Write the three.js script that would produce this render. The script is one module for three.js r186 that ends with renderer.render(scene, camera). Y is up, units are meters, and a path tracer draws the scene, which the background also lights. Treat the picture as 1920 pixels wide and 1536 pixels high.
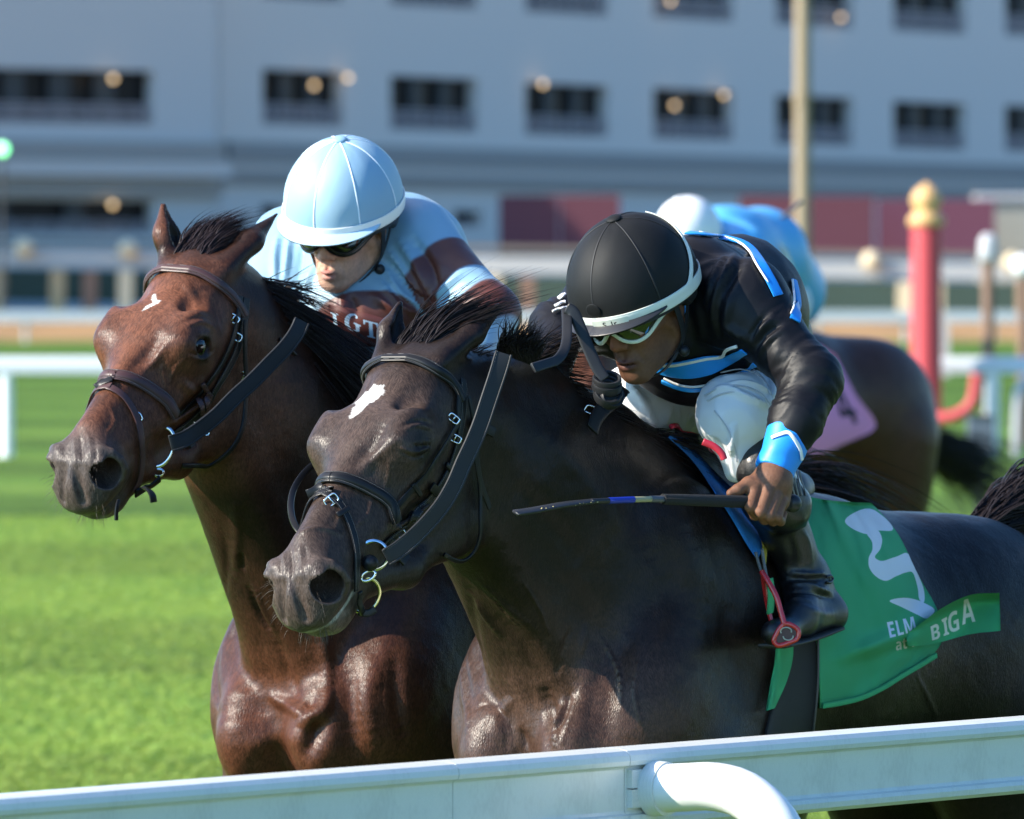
import * as THREE from 'three';
import { Sky } from 'three/addons/objects/Sky.js';
import { mergeGeometries } from 'three/addons/utils/BufferGeometryUtils.js';

// ───────────────────────── camera, sky, sun, exposure ─────────────────────────
const scene = new THREE.Scene();
const F = 15200, PW = 1920, PH = 1536, HORIZON = 532, EYE = 1.94;   // focal length and frame in pixels of the photograph
const camera = new THREE.PerspectiveCamera(2 * Math.atan(PH / 2 / F) * 180 / Math.PI, PW / PH, 1, 6000);
const PITCH = Math.atan((PH / 2 - HORIZON) / F);
camera.position.set(0, EYE, 0);
camera.rotation.x = -PITCH;
camera.focus = 15.55;
camera.userData.fStop = 8.2;
const SUN = new THREE.Vector3(-0.8, 0.52, 0.27).normalize();
const sky = new Sky();
sky.name = 'sky'; sky.scale.setScalar(5000); sky.userData.kind = 'structure';
Object.assign(sky.material.uniforms.sunPosition, { value: SUN.clone() });
sky.material.uniforms.turbidity.value = 3; sky.material.uniforms.rayleigh.value = 1.6;
sky.material.uniforms.mieCoefficient.value = 0.004; sky.material.uniforms.mieDirectionalG.value = 0.8;
scene.add(sky);
scene.environmentIntensity = 0.215;
const sun = new THREE.DirectionalLight(new THREE.Color(1, 0.9, 0.74), 5);
sun.name = 'sun';
sun.position.copy(SUN).multiplyScalar(60).add(new THREE.Vector3(0, 0, -20));
sun.target.position.set(0, 0, -20);
sun.castShadow = true; sun.shadow.mapSize.set(4096, 4096);
Object.assign(sun.shadow.camera, { left: -30, right: 30, top: 30, bottom: -30, near: 1, far: 200 });
scene.add(sun, sun.target);
const renderer = new THREE.WebGLRenderer({ antialias: true });
renderer.setSize(1024, 819);
renderer.toneMapping = THREE.LinearToneMapping;
renderer.toneMappingExposure = 2.1;
renderer.shadowMap.enabled = true;

// ───────────────────────── helpers ─────────────────────────
const V = (x = 0, y = 0, z = 0) => new THREE.Vector3(x, y, z);
const lerp = (a, b, t) => a + (b - a) * t, clamp = (x, a = 0, b = 1) => x < a ? a : x > b ? b : x;
const smooth = (a, b, x) => { const t = clamp((x - a) / (b - a)); return t * t * (3 - 2 * t); };
function rng(seed) { let s = seed >>> 0; return () => { s = (s + 0x6d2b79f5) | 0; let t = Math.imul(s ^ (s >>> 15), 1 | s); t = (t + Math.imul(t ^ (t >>> 7), 61 | t)) ^ t; return ((t ^ (t >>> 14)) >>> 0) / 4294967296; }; }
const hash3 = (x, y, z) => { let h = Math.imul(x, 374761393) ^ Math.imul(y, 668265263) ^ Math.imul(z, 2147483647 - 1274126177); h = Math.imul(h ^ (h >>> 13), 1274126177); h ^= h >>> 16; return (h >>> 0) / 4294967296; };
function noise(x, y, z) {      // value noise, -1..1
  const ix = Math.floor(x), iy = Math.floor(y), iz = Math.floor(z);
  let fx = x - ix, fy = y - iy, fz = z - iz; fx = fx * fx * (3 - 2 * fx); fy = fy * fy * (3 - 2 * fy); fz = fz * fz * (3 - 2 * fz);
  const a = lerp(lerp(hash3(ix, iy, iz), hash3(ix + 1, iy, iz), fx), lerp(hash3(ix, iy + 1, iz), hash3(ix + 1, iy + 1, iz), fx), fy);
  const b = lerp(lerp(hash3(ix, iy, iz + 1), hash3(ix + 1, iy, iz + 1), fx), lerp(hash3(ix, iy + 1, iz + 1), hash3(ix + 1, iy + 1, iz + 1), fx), fy);
  return lerp(a, b, fz) * 2 - 1;
}
const fbm = (x, y, z, n = 4) => { let s = 0, a = 0.5; for (let i = 0; i < n; i++) { s += a * noise(x, y, z); x = x * 2.03 + 7.1; y = y * 2.03 + 3.3; z = z * 2.03 + 1.7; a *= 0.5; } return s; };
// the point that stands at a place in the picture and D metres away along the lens axis
const cp = Math.cos(PITCH), sp = Math.sin(PITCH);
function P(px, py, D) {
  const a = (px - PW / 2) / F * D, b = (PH / 2 - py) / F * D;
  return V(a, EYE - sp * D + cp * b, -cp * D - sp * b);
}
const used = new Map();
function numbered(name) { const n = used.get(name) ?? 0; used.set(name, n + 1); return n ? name + '_' + String(n).padStart(3, '0') : name; }
function tag(o, label, category, group, kind) {
  if (label) o.userData.label = label; if (category) o.userData.category = category;
  if (group) o.userData.group = group; if (kind) o.userData.kind = kind; return o;
}
function thing(name, label, category, pos = V(), turn = 0, group) {
  const o = new THREE.Group(); o.name = numbered(name); o.position.copy(pos); o.rotation.y = turn; scene.add(o);
  return tag(o, label, category, group);
}
function part(name, geo, mat, parent, label) {
  const m = new THREE.Mesh(geo, mat); m.name = parent === scene ? numbered(name) : name; m.castShadow = m.receiveShadow = true;
  parent.add(m); if (label) m.userData.label = label; return m;
}
const group = (name, parent) => { const g = new THREE.Group(); g.name = name; parent.add(g); return g; };
const std = (r, g, b, rough = 0.6, more = {}) => { const m = new THREE.MeshPhysicalMaterial({ roughness: rough, ...more }); m.color.setRGB(r, g, b); return m; };
const merge = (list) => {
  const gs = list.map((g) => { const q = g.index ? g.toNonIndexed() : g; for (const k of Object.keys(q.attributes)) if (!['position', 'normal', 'uv', 'color'].includes(k)) q.deleteAttribute(k); return q; });
  const all = gs.every((g) => g.attributes.color); if (!all) gs.forEach((g) => g.deleteAttribute('color'));
  const uv = gs.every((g) => g.attributes.uv); if (!uv) gs.forEach((g) => g.deleteAttribute('uv'));
  return mergeGeometries(gs);
};
// a closed sweep: pts, per-point half sizes (w along side, h along normal), section of n corners rounded
function sweep(pts, nrm, w, h, n = 8, sq = 0.6, closed = false) {
  const N = pts.length, pos = [], uv = [], idx = [], W = (i) => (typeof w === 'function' ? w(i / (N - 1)) : w), H = (i) => (typeof h === 'function' ? h(i / (N - 1)) : h);
  let len = 0;
  for (let i = 0; i < N; i++) {
    const a = pts[closed ? (i - 1 + N) % N : Math.max(0, i - 1)], b = pts[closed ? (i + 1) % N : Math.min(N - 1, i + 1)];
    const t = b.clone().sub(a).normalize(), nn = nrm[i].clone().addScaledVector(t, -nrm[i].dot(t)).normalize(), s = t.clone().cross(nn);
    if (i) len += pts[i].distanceTo(pts[i - 1]);
    for (let k = 0; k <= n; k++) {
      const an = (k + 0.5) / n * 2 * Math.PI; let c = Math.cos(an), d = Math.sin(an);
      c = Math.sign(c) * Math.pow(Math.abs(c), sq); d = Math.sign(d) * Math.pow(Math.abs(d), sq);
      pos.push(pts[i].x + s.x * c * W(i) + nn.x * d * H(i), pts[i].y + s.y * c * W(i) + nn.y * d * H(i), pts[i].z + s.z * c * W(i) + nn.z * d * H(i));
      uv.push(len, k / n * 0.1);
    }
  }
  const M = closed ? N : N - 1;
  for (let i = 0; i < M; i++) for (let k = 0; k < n; k++) { const a = i * (n + 1) + k, b = ((i + 1) % N) * (n + 1) + k; idx.push(a, b, a + 1, b, b + 1, a + 1); }
  if (!closed) for (const [e, f] of [[0, 1], [(N - 1) * (n + 1), -1]]) for (let k = 1; k < n - 1; k++) f > 0 ? idx.push(e, e + k, e + k + 1) : idx.push(e, e + k + 1, e + k);
  const g = new THREE.BufferGeometry(); g.setAttribute('position', new THREE.Float32BufferAttribute(pos, 3)); g.setAttribute('uv', new THREE.Float32BufferAttribute(uv, 2)); g.setIndex(idx); g.computeVertexNormals();
  return g;
}
const spline = (pts, n) => new THREE.CatmullRomCurve3(pts, false, 'centripetal').getSpacedPoints(n);
function tube(pts, r, n = 24, k = 8, closed = false) {
  const c = new THREE.CatmullRomCurve3(pts, closed, 'centripetal'), f = c.computeFrenetFrames(n, closed), q = [], nn = [];
  for (let i = 0; i <= n - (closed ? 1 : 0); i++) { q.push(c.getPointAt(i / n)); nn.push(f.normals[i]); }
  return sweep(q, nn, r, r, k, 1, closed);
}

// ───────────────────────── solid shapes from distance fields ─────────────────────────
// every piece is {f(x,y,z), k, sub}; pieces are joined in order with a smooth minimum
const smin = (a, b, k) => { const h = Math.max(k - Math.abs(a - b), 0) / k; return Math.min(a, b) - h * h * k * 0.25; };
function cap(a, b, ra, rb, k = 0.02, more = {}) {        // rounded cone between two points
  const bax = b.x - a.x, bay = b.y - a.y, baz = b.z - a.z, l2 = bax * bax + bay * bay + baz * baz, rr = ra - rb, a2 = l2 - rr * rr, il2 = 1 / l2;
  const ax = a.x, ay = a.y, az = a.z;
  const f = a2 <= 1e-9 ? (ra > rb ? (x, y, z) => Math.hypot(x - ax, y - ay, z - az) - ra : (x, y, z) => Math.hypot(x - b.x, y - b.y, z - b.z) - rb) : (x, y, z) => {
    const px = x - ax, py = y - ay, pz = z - az, yy = px * bax + py * bay + pz * baz, zz = yy - l2;
    const vx = px * l2 - bax * yy, vy = py * l2 - bay * yy, vz = pz * l2 - baz * yy, x2 = vx * vx + vy * vy + vz * vz, y2 = yy * yy * l2, z2 = zz * zz * l2;
    const kk = Math.sign(rr) * rr * rr * x2;
    if (Math.sign(zz) * a2 * z2 > kk) return Math.sqrt(x2 + z2) * il2 - rb;
    if (Math.sign(yy) * a2 * y2 < kk) return Math.sqrt(x2 + y2) * il2 - ra;
    return (Math.sqrt(x2 * a2 * il2) + yy * rr) * il2 - ra;
  };
  return { f, k, ...more };
}
function ell(c, r, k = 0.02, M = null, more = {}) {      // ellipsoid, M: Matrix4 rotation of its axes
  const e = (M ?? new THREE.Matrix4()).elements, cx = c.x, cy = c.y, cz = c.z, ix = 1 / r.x, iy = 1 / r.y, iz = 1 / r.z;
  const f = (x, y, z) => {
    const px = x - cx, py = y - cy, pz = z - cz;
    const u = (px * e[0] + py * e[1] + pz * e[2]) * ix, v = (px * e[4] + py * e[5] + pz * e[6]) * iy, w = (px * e[8] + py * e[9] + pz * e[10]) * iz;
    const k0 = Math.sqrt(u * u + v * v + w * w), k1 = Math.sqrt(u * u * ix * ix + v * v * iy * iy + w * w * iz * iz);
    return k1 < 1e-9 ? -Math.min(r.x, r.y, r.z) : k0 * (k0 - 1) / k1;
  };
  return { f, k, ...more };
}
const rotM = (x = 0, y = 0, z = 0) => new THREE.Matrix4().makeRotationFromEuler(new THREE.Euler(x, y, z));
// a piece squeezed sideways along one axis of its frame (unit vector u, factor s) about point o
function squash(p, o, u, s) {
  const g = p.f, m = Math.min(1, s);
  return { ...p, f: (x, y, z) => { const d = ((x - o.x) * u.x + (y - o.y) * u.y + (z - o.z) * u.z) * (1 / s - 1); return g(x + u.x * d, y + u.y * d, z + u.z * d) * m; } };
}
function evalAll(ps, x, y, z) {
  let d = 1e3;
  for (const p of ps) { const v = p.f(x, y, z); d = p.sub ? -smin(-d, v, p.k) : smin(d, v, p.k); }
  return d;
}
const fieldOf = (ps) => (x, y, z) => evalAll(ps, x, y, z);
// surface nets over the blocks that the surface passes through
function solid(ps, lo, hi, cell, { clip, disp, color, uv = 1, passes = 1 } = {}) {
  const B = 8, bs = B * cell, bR = bs * 0.5 * Math.sqrt(3);
  const nx = Math.ceil((hi.x - lo.x) / bs), ny = Math.ceil((hi.y - lo.y) / bs), nz = Math.ceil((hi.z - lo.z) / bs);
  const pos = [], nor = [], verts = new Map(), edges = [], S = 1 << 12, val = new Float32Array((B + 1) ** 3), e1 = B + 1, e2 = e1 * e1;
  const key = (x, y, z) => x + S * (y + S * z);
  for (let bz = 0; bz < nz; bz++) for (let by = 0; by < ny; by++) for (let bx = 0; bx < nx; bx++) {
    const x0 = lo.x + bx * bs, y0 = lo.y + by * bs, z0 = lo.z + bz * bs, cx = x0 + bs / 2, cy = y0 + bs / 2, cz = z0 + bs / 2;
    const near = [], vs = []; let d = 1e3;
    for (const p of ps) { const v = p.f(cx, cy, cz); vs.push(v); d = p.sub ? -smin(-d, v, p.k) : smin(d, v, p.k); }
    if (Math.abs(d) > bR * 2.4 + 0.02) continue;
    for (let i = 0; i < ps.length; i++) if (ps[i].sub ? vs[i] < bR * 2.6 + ps[i].k + 0.03 : vs[i] < Math.max(d, 0) + bR * 3.4 + ps[i].k + 0.05) near.push(ps[i]);
    if (!near.length) continue;
    let any = 0;
    for (let k = 0, n = 0; k <= B; k++) for (let j = 0; j <= B; j++) for (let i = 0; i <= B; i++, n++) { const v = evalAll(near, x0 + i * cell, y0 + j * cell, z0 + k * cell); val[n] = v; any |= v < 0 ? 1 : 2; }
    if (any !== 3) continue;
    for (let k = 0; k < B; k++) for (let j = 0; j < B; j++) for (let i = 0; i < B; i++) {
      const n = i + e1 * j + e2 * k; let inside = 0, sx = 0, sy = 0, sz = 0, c = 0;
      for (let q = 0; q < 8; q++) if (val[n + (q & 1) + (q >> 1 & 1) * e1 + (q >> 2) * e2] < 0) inside++;
      if (!inside || inside === 8) continue;
      for (let ax = 0; ax < 3; ax++) for (let q = 0; q < 4; q++) {
        const u = q & 1, w = q >> 1, o = ax === 0 ? [0, u, w] : ax === 1 ? [u, 0, w] : [u, w, 0], st = ax === 0 ? 1 : ax === 1 ? e1 : e2;
        const m = n + o[0] + o[1] * e1 + o[2] * e2, a = val[m], b = val[m + st];
        if ((a < 0) !== (b < 0)) { const t = a / (a - b); sx += o[0] + (ax === 0 ? t : 0); sy += o[1] + (ax === 1 ? t : 0); sz += o[2] + (ax === 2 ? t : 0); c++; }
      }
      let x = x0 + (i + sx / c) * cell, y = y0 + (j + sy / c) * cell, z = z0 + (k + sz / c) * cell, gx, gy, gz;
      const h = cell * 0.4;
      for (let it = 0; it <= passes; it++) {
        if (it === passes && disp && passes) break;                     // normals are recomputed after displacing
        gx = evalAll(near, x + h, y, z) - evalAll(near, x - h, y, z); gy = evalAll(near, x, y + h, z) - evalAll(near, x, y - h, z); gz = evalAll(near, x, y, z + h) - evalAll(near, x, y, z - h);
        const l = Math.hypot(gx, gy, gz) || 1, g = l / (2 * h); gx /= l; gy /= l; gz /= l;
        if (it < passes) { const v = clamp(evalAll(near, x, y, z) / Math.max(g, 0.5), -cell * 0.5, cell * 0.5); x -= gx * v; y -= gy * v; z -= gz * v; }
      }
      const X = bx * B + i, Y = by * B + j, Z = bz * B + k;
      verts.set(key(X, Y, Z), pos.length / 3); pos.push(x, y, z); nor.push(gx, gy, gz);
      const a = val[n] < 0;
      if (a !== (val[n + 1] < 0)) edges.push(X, Y, Z, 0, a); if (a !== (val[n + e1] < 0)) edges.push(X, Y, Z, 1, a); if (a !== (val[n + e2] < 0)) edges.push(X, Y, Z, 2, a);
    }
  }
  const idx = [];
  for (let i = 0; i < edges.length; i += 5) {
    const X = edges[i], Y = edges[i + 1], Z = edges[i + 2], ax = edges[i + 3], a = edges[i + 4], dd = ax === 0 ? [[0, 0, 0], [0, -1, 0], [0, -1, -1], [0, 0, -1]] : ax === 1 ? [[0, 0, 0], [0, 0, -1], [-1, 0, -1], [-1, 0, 0]] : [[0, 0, 0], [-1, 0, 0], [-1, -1, 0], [0, -1, 0]];
    const q = dd.map((o) => verts.get(key(X + o[0], Y + o[1], Z + o[2])));
    const have = q.filter((v) => v !== undefined);
    if (have.length < 4) { if (have.length === 3 && !(clip && have.some((v) => clip(pos[v * 3], pos[v * 3 + 1], pos[v * 3 + 2])))) a ? idx.push(have[0], have[1], have[2]) : idx.push(have[0], have[2], have[1]); continue; }
    if (clip && q.some((v) => clip(pos[v * 3], pos[v * 3 + 1], pos[v * 3 + 2]))) continue;
    a ? idx.push(q[0], q[1], q[2], q[0], q[2], q[3]) : idx.push(q[0], q[2], q[1], q[0], q[3], q[2]);
  }
  return finish(pos, nor, idx, { disp, color, uv });
}
// displaces along the normals, colours, and gives box-projected uv in metres
function finish(pos, nor, idx, { disp, color, uv }) {
  const n = pos.length / 3, p = Float32Array.from(pos);
  if (disp) for (let i = 0; i < n; i++) { const d = disp(pos[i * 3], pos[i * 3 + 1], pos[i * 3 + 2], nor[i * 3], nor[i * 3 + 1], nor[i * 3 + 2]); for (let c = 0; c < 3; c++) p[i * 3 + c] += nor[i * 3 + c] * d; }
  let g = new THREE.BufferGeometry(); g.setAttribute('position', new THREE.BufferAttribute(p, 3)); g.setIndex(idx);
  if (disp) g.computeVertexNormals(); else g.setAttribute('normal', new THREE.Float32BufferAttribute(nor, 3));
  const N = g.attributes.normal.array, map = new Map(), op = [], on = [], ou = [], oc = [], oi = [];
  for (let t = 0; t < idx.length; t += 3) {
    let fx = 0, fy = 0, fz = 0; for (let c = 0; c < 3; c++) { fx += N[idx[t + c] * 3]; fy += N[idx[t + c] * 3 + 1]; fz += N[idx[t + c] * 3 + 2]; }
    fx = Math.abs(fx); fy = Math.abs(fy); fz = Math.abs(fz); const ax = fx > fy && fx > fz ? 0 : fy > fz ? 1 : 2;
    for (let c = 0; c < 3; c++) {
      const v = idx[t + c], kk = v * 3 + ax; let o = map.get(kk);
      if (o === undefined) {
        o = op.length / 3; map.set(kk, o); const x = p[v * 3], y = p[v * 3 + 1], z = p[v * 3 + 2]; op.push(x, y, z); on.push(N[v * 3], N[v * 3 + 1], N[v * 3 + 2]);
        ax === 0 ? ou.push(z * uv, y * uv) : ax === 1 ? ou.push(x * uv, z * uv) : ou.push(x * uv, y * uv);
        if (color) oc.push(...color(pos[v * 3], pos[v * 3 + 1], pos[v * 3 + 2], N[v * 3], N[v * 3 + 1], N[v * 3 + 2]));
      }
      oi.push(o);
    }
  }
  g = new THREE.BufferGeometry(); g.setAttribute('position', new THREE.Float32BufferAttribute(op, 3)); g.setAttribute('normal', new THREE.Float32BufferAttribute(on, 3)); g.setAttribute('uv', new THREE.Float32BufferAttribute(ou, 2));
  if (color) g.setAttribute('color', new THREE.Float32BufferAttribute(oc, 3)); g.setIndex(oi);
  return g;
}
// follows a ray into a field; returns the point and the outward normal
function march(field, o, d, t0 = 0, t1 = 1e9) {
  let t = t0;
  for (let i = 0; i < 240 && t < t1; i++) {
    const x = o.x + d.x * t, y = o.y + d.y * t, z = o.z + d.z * t, v = field(x, y, z);
    if (v < 3e-4) { return { p: V(x, y, z), n: gradient(field, x, y, z), t }; }
    t += v * 0.6;
  }
  return null;
}
function gradient(f, x, y, z, h = 0.004) { return V(f(x + h, y, z) - f(x - h, y, z), f(x, y + h, z) - f(x, y - h, z), f(x, y, z + h) - f(x, y, z - h)).normalize(); }

// ───────────────────────── textures ─────────────────────────
function texture(w, h, fn, { srgb = true, repeat } = {}) {
  const d = new Uint8Array(w * h * 4);
  for (let y = 0; y < h; y++) for (let x = 0; x < w; x++) { const c = fn(x / w, y / h, x, y), i = (y * w + x) * 4; d[i] = c[0]; d[i + 1] = c[1]; d[i + 2] = c[2]; d[i + 3] = 255; }
  const t = new THREE.DataTexture(d, w, h); t.wrapS = t.wrapT = THREE.RepeatWrapping; t.magFilter = THREE.LinearFilter; t.minFilter = THREE.LinearFilter;
  if (srgb) t.colorSpace = THREE.SRGBColorSpace; if (repeat) t.repeat.set(...repeat); t.needsUpdate = true; return t;
}
// noise that tiles: value noise with wrapped lattice
function tnoise(u, v, n, seed) {
  const x = u * n, y = v * n, ix = Math.floor(x), iy = Math.floor(y); let fx = x - ix, fy = y - iy; fx = fx * fx * (3 - 2 * fx); fy = fy * fy * (3 - 2 * fy);
  const h = (a, b) => hash3(((a % n) + n) % n, ((b % n) + n) % n, seed); return lerp(lerp(h(ix, iy), h(ix + 1, iy), fx), lerp(h(ix, iy + 1), h(ix + 1, iy + 1), fx), fy);
}
function tnoise2(u, v, nx, ny, seed) {
  const x = u * nx, y = v * ny, ix = Math.floor(x), iy = Math.floor(y); let fx = x - ix, fy = y - iy; fx = fx * fx * (3 - 2 * fx); fy = fy * fy * (3 - 2 * fy);
  const h = (a, b) => hash3(((a % nx) + nx) % nx, ((b % ny) + ny) % ny, seed); return lerp(lerp(h(ix, iy), h(ix + 1, iy), fx), lerp(h(ix, iy + 1), h(ix + 1, iy + 1), fx), fy);
}

// soft ridges and furrows along lines, as a height over a surface
function folds(list) {
  const S = list.map(([a, b, w, amp]) => ({ x: a.x, y: a.y, z: a.z, dx: b.x - a.x, dy: b.y - a.y, dz: b.z - a.z, L2: Math.max(1e-9, a.distanceToSquared(b)), w, amp, R: a.distanceTo(b) + w * 3 }));
  return (x, y, z) => { let d = 0; for (const s of S) { const px = x - s.x, py = y - s.y, pz = z - s.z; if (Math.abs(px) > s.R || Math.abs(py) > s.R || Math.abs(pz) > s.R) continue; const t = clamp((px * s.dx + py * s.dy + pz * s.dz) / s.L2), qx = px - s.dx * t, qy = py - s.dy * t, qz = pz - s.dz * t, r2 = (qx * qx + qy * qy + qz * qz) / (s.w * s.w); if (r2 < 9) { const v = s.amp * Math.exp(-r2); d = Math.sign(v) === Math.sign(d) ? (Math.abs(v) > Math.abs(d) ? v : d) : d + v; } } return d; };
}
// the same lines given on the picture of a surface
const foldsAt = (h, list) => folds(list.flatMap(([px, w, amp]) => { const l = lay(h, px, Math.max(6, px.length * 3), 0).pts, out = []; for (let i = 0; i + 1 < l.length; i++) out.push([l[i], l[i + 1], w, amp * Math.sin(Math.PI * (i + 0.5) / (l.length - 1)) ** 0.6]); return out; }));
// ───────────────────────── ground ─────────────────────────
const groundY = (D) => D < 18 ? 0 : D < 31 ? 0.2 * smooth(18, 31, D) : D < 200 ? lerp(0.2, 0.3, (D - 31) / 169) : D < 232 ? 0.3 : D < 292 ? lerp(0.3, 0.92, (D - 232) / 60) : 0.92;
function groundStrip(d0, d1, n, lift, half = 700) {
  const pos = [], uv = [], idx = [];
  for (let i = 0; i <= n; i++) { const D = lerp(d0, d1, i / n), y = groundY(D) + lift; for (const x of [-half, half]) { pos.push(x, y, -D); uv.push(x, -D); } if (i) { const a = i * 2; idx.push(a - 2, a - 1, a, a - 1, a + 1, a); } }
  const g = new THREE.BufferGeometry(); g.setAttribute('position', new THREE.Float32BufferAttribute(pos, 3)); g.setAttribute('uv', new THREE.Float32BufferAttribute(uv, 2)); g.setIndex(idx); g.computeVertexNormals(); return g;
}
{
  const TS = 24;                                        // metres that one turf tile covers
  const turfMap = texture(1024, 1024, (u, v, x, y) => {
    const broad = tnoise(u, v, 6, 3) * 0.6 + tnoise(u, v, 17, 5) * 0.32 + tnoise(u, v, 60, 9) * 0.08, fine = hash3(x, y, 7), mid = tnoise2(u, v, 256, 190, 11);
    const stripe = 0.5 + 0.5 * Math.tanh(5 * Math.sin(v * 2 * Math.PI * 2));   // mown bands, 2.4 m wide
    const b = 0.8 + 0.26 * (broad - 0.5) + 0.16 * (mid - 0.5) + 0.2 * (fine - 0.5) + 0.15 * (stripe - 0.5), dry = clamp((broad - 0.5) * 1.6 + 0.2 * (fine - 0.5), 0, 1);
    return [255 * clamp(b * lerp(0.86, 1.0, dry)), 255 * clamp(b), 255 * clamp(b * lerp(0.8, 0.9, dry))];
  });
  turfMap.repeat.set(1 / TS, 1 / TS);
  const turfBump = texture(512, 512, (u, v, x, y) => { const h = 255 * (0.5 * hash3(x, y, 21) + 0.5 * tnoise(u, v, 90, 22)); return [h, h, h]; }, { srgb: false }); turfBump.repeat.set(1 / 3, 1 / 3);
  const turfMat = std(0.2, 0.28, 0.062, 0.85, { map: turfMap, bumpMap: turfBump, bumpScale: 0.05, specularIntensity: 0.25 });
  tag(part('turf_course', groundStrip(-60, 232.2, 140, 0), turfMat, scene), 'mown green turf of the race course', null, null, 'structure');
  const dirtMap = texture(256, 256, (u, v, x, y) => { const b = 0.75 + 0.25 * tnoise(u, v, 9, 31) - 0.2 * hash3(x, y, 33) * 0.5; return [255 * b, 255 * b * 0.97, 255 * b * 0.93]; }); dirtMap.repeat.set(1 / 14, 1 / 14);
  tag(part('dirt_track', groundStrip(232.2, 300, 30, 0), std(0.46, 0.27, 0.10, 0.95, { map: dirtMap }), scene), 'tan dirt track beyond the far turf rail', null, null, 'structure');
  tag(part('apron', groundStrip(300, 3000, 20, 0), std(0.2, 0.2, 0.2, 0.9), scene), 'grey paved apron in front of the grandstand', null, null, 'structure');
  // grass leaves in the part of the turf that the lens sees
  const R = rng(5), blade = [], bi = [], bc = [];
  for (let b = 0; b < 9; b++) {
    const a = R() * 6.28, r = R() * 0.035, x = Math.cos(a) * r, z = Math.sin(a) * r, h = 0.008 + R() * 0.014, w = 0.0028, l = (R() - 0.5) * 0.06, q = R() * 3.14, i0 = blade.length / 3, lz = (R() - 0.5) * 0.06;
    blade.push(x - w * Math.cos(q), 0, z - w * Math.sin(q), x + w * Math.cos(q), 0, z + w * Math.sin(q), x + l * 0.5 - w * Math.cos(q) * 0.7, h * 0.65, z + lz * 0.4, x + l * 0.5 + w * Math.cos(q) * 0.7, h * 0.65, z + lz * 0.4, x + l, h, z + lz);
    bi.push(i0, i0 + 1, i0 + 2, i0 + 1, i0 + 3, i0 + 2, i0 + 2, i0 + 3, i0 + 4);
  }
  const bg = new THREE.BufferGeometry(); bg.setAttribute('position', new THREE.Float32BufferAttribute(blade, 3)); bg.setIndex(bi); bg.computeVertexNormals();
  const count = 60000, im = new THREE.InstancedMesh(bg, std(0.3, 0.43, 0.095, 0.6, { transmission: 0.35, side: THREE.DoubleSide, specularIntensity: 0.3 }), count), m = new THREE.Matrix4(), q = new THREE.Quaternion(), up = V(0, 1, 0), col = new THREE.Color();
  for (let i = 0; i < count; i++) {
    const D = 26 + 34 * Math.pow(R(), 1.5), half = D * 0.066 + 0.6, x = (R() * 2 - 1) * half; q.setFromAxisAngle(up, R() * 6.28);
    const s = 0.7 + R() * 0.7, band = 0.99 + 0.06 * Math.tanh(5 * Math.sin(-D / 24 * 2 * Math.PI * 2)); m.compose(V(x, groundY(D) - 0.002, -D), q, V(s, s * (0.75 + 0.5 * R()), s)); im.setMatrixAt(i, m);
    const t = 0.9 + 0.2 * R(); im.setColorAt(i, col.setRGB(t * band * (0.95 + 0.2 * R()), t * band, t * band * 0.9));
  }
  im.name = 'grass'; scene.add(im); tag(im, 'short green grass leaves growing on the turf course', 'grass', null, 'stuff');
}
// ───────────────────────── grandstand ─────────────────────────
const M = {
  wall: std(0.66, 0.63, 0.58, 0.8), wall2: std(0.52, 0.53, 0.52, 0.8), band: std(0.32, 0.31, 0.29, 0.8), slab: std(0.55, 0.53, 0.5, 0.8), dark: std(0.008, 0.009, 0.012, 0.3, { specularIntensity: 0.3 }), dim: std(0.04, 0.047, 0.05, 0.7), rail: std(0.34, 0.32, 0.34, 0.6),
  maroon: std(0.105, 0.028, 0.042, 0.7), maroon2: std(0.125, 0.035, 0.06, 0.7), white: std(0.78, 0.79, 0.78, 0.35), tan: std(0.42, 0.31, 0.17, 0.8), cream: std(0.7, 0.58, 0.38, 0.6), brown: std(0.22, 0.13, 0.09, 0.8), green: std(0.05, 0.09, 0.075, 0.8),
  red: std(0.5, 0.052, 0.06, 0.5), gold: std(0.62, 0.36, 0.14, 0.45), grey: std(0.45, 0.45, 0.46, 0.6),
};
const box = (w, h, d, x, y, z, r = 0) => { const g = new THREE.BoxGeometry(w, h, d); if (r) g.rotateY(r); g.translate(x, y, z); return g; };
function lamp(parent, p, color, r = 0.11, power = 1.1) {
  const mat = std(1, 1, 1, 0.5); mat.emissive.setRGB(...color); mat.emissiveIntensity = power;
  const g = new THREE.SphereGeometry(r, 12, 8); g.translate(p.x, p.y, p.z); const l = part('lamp', g, mat, parent);
  const pl = new THREE.PointLight(new THREE.Color().setRGB(...color), 0.06); pl.name = 'lamp_light'; pl.position.copy(p); pl.castShadow = true; parent.add(pl); return l;
}
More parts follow.
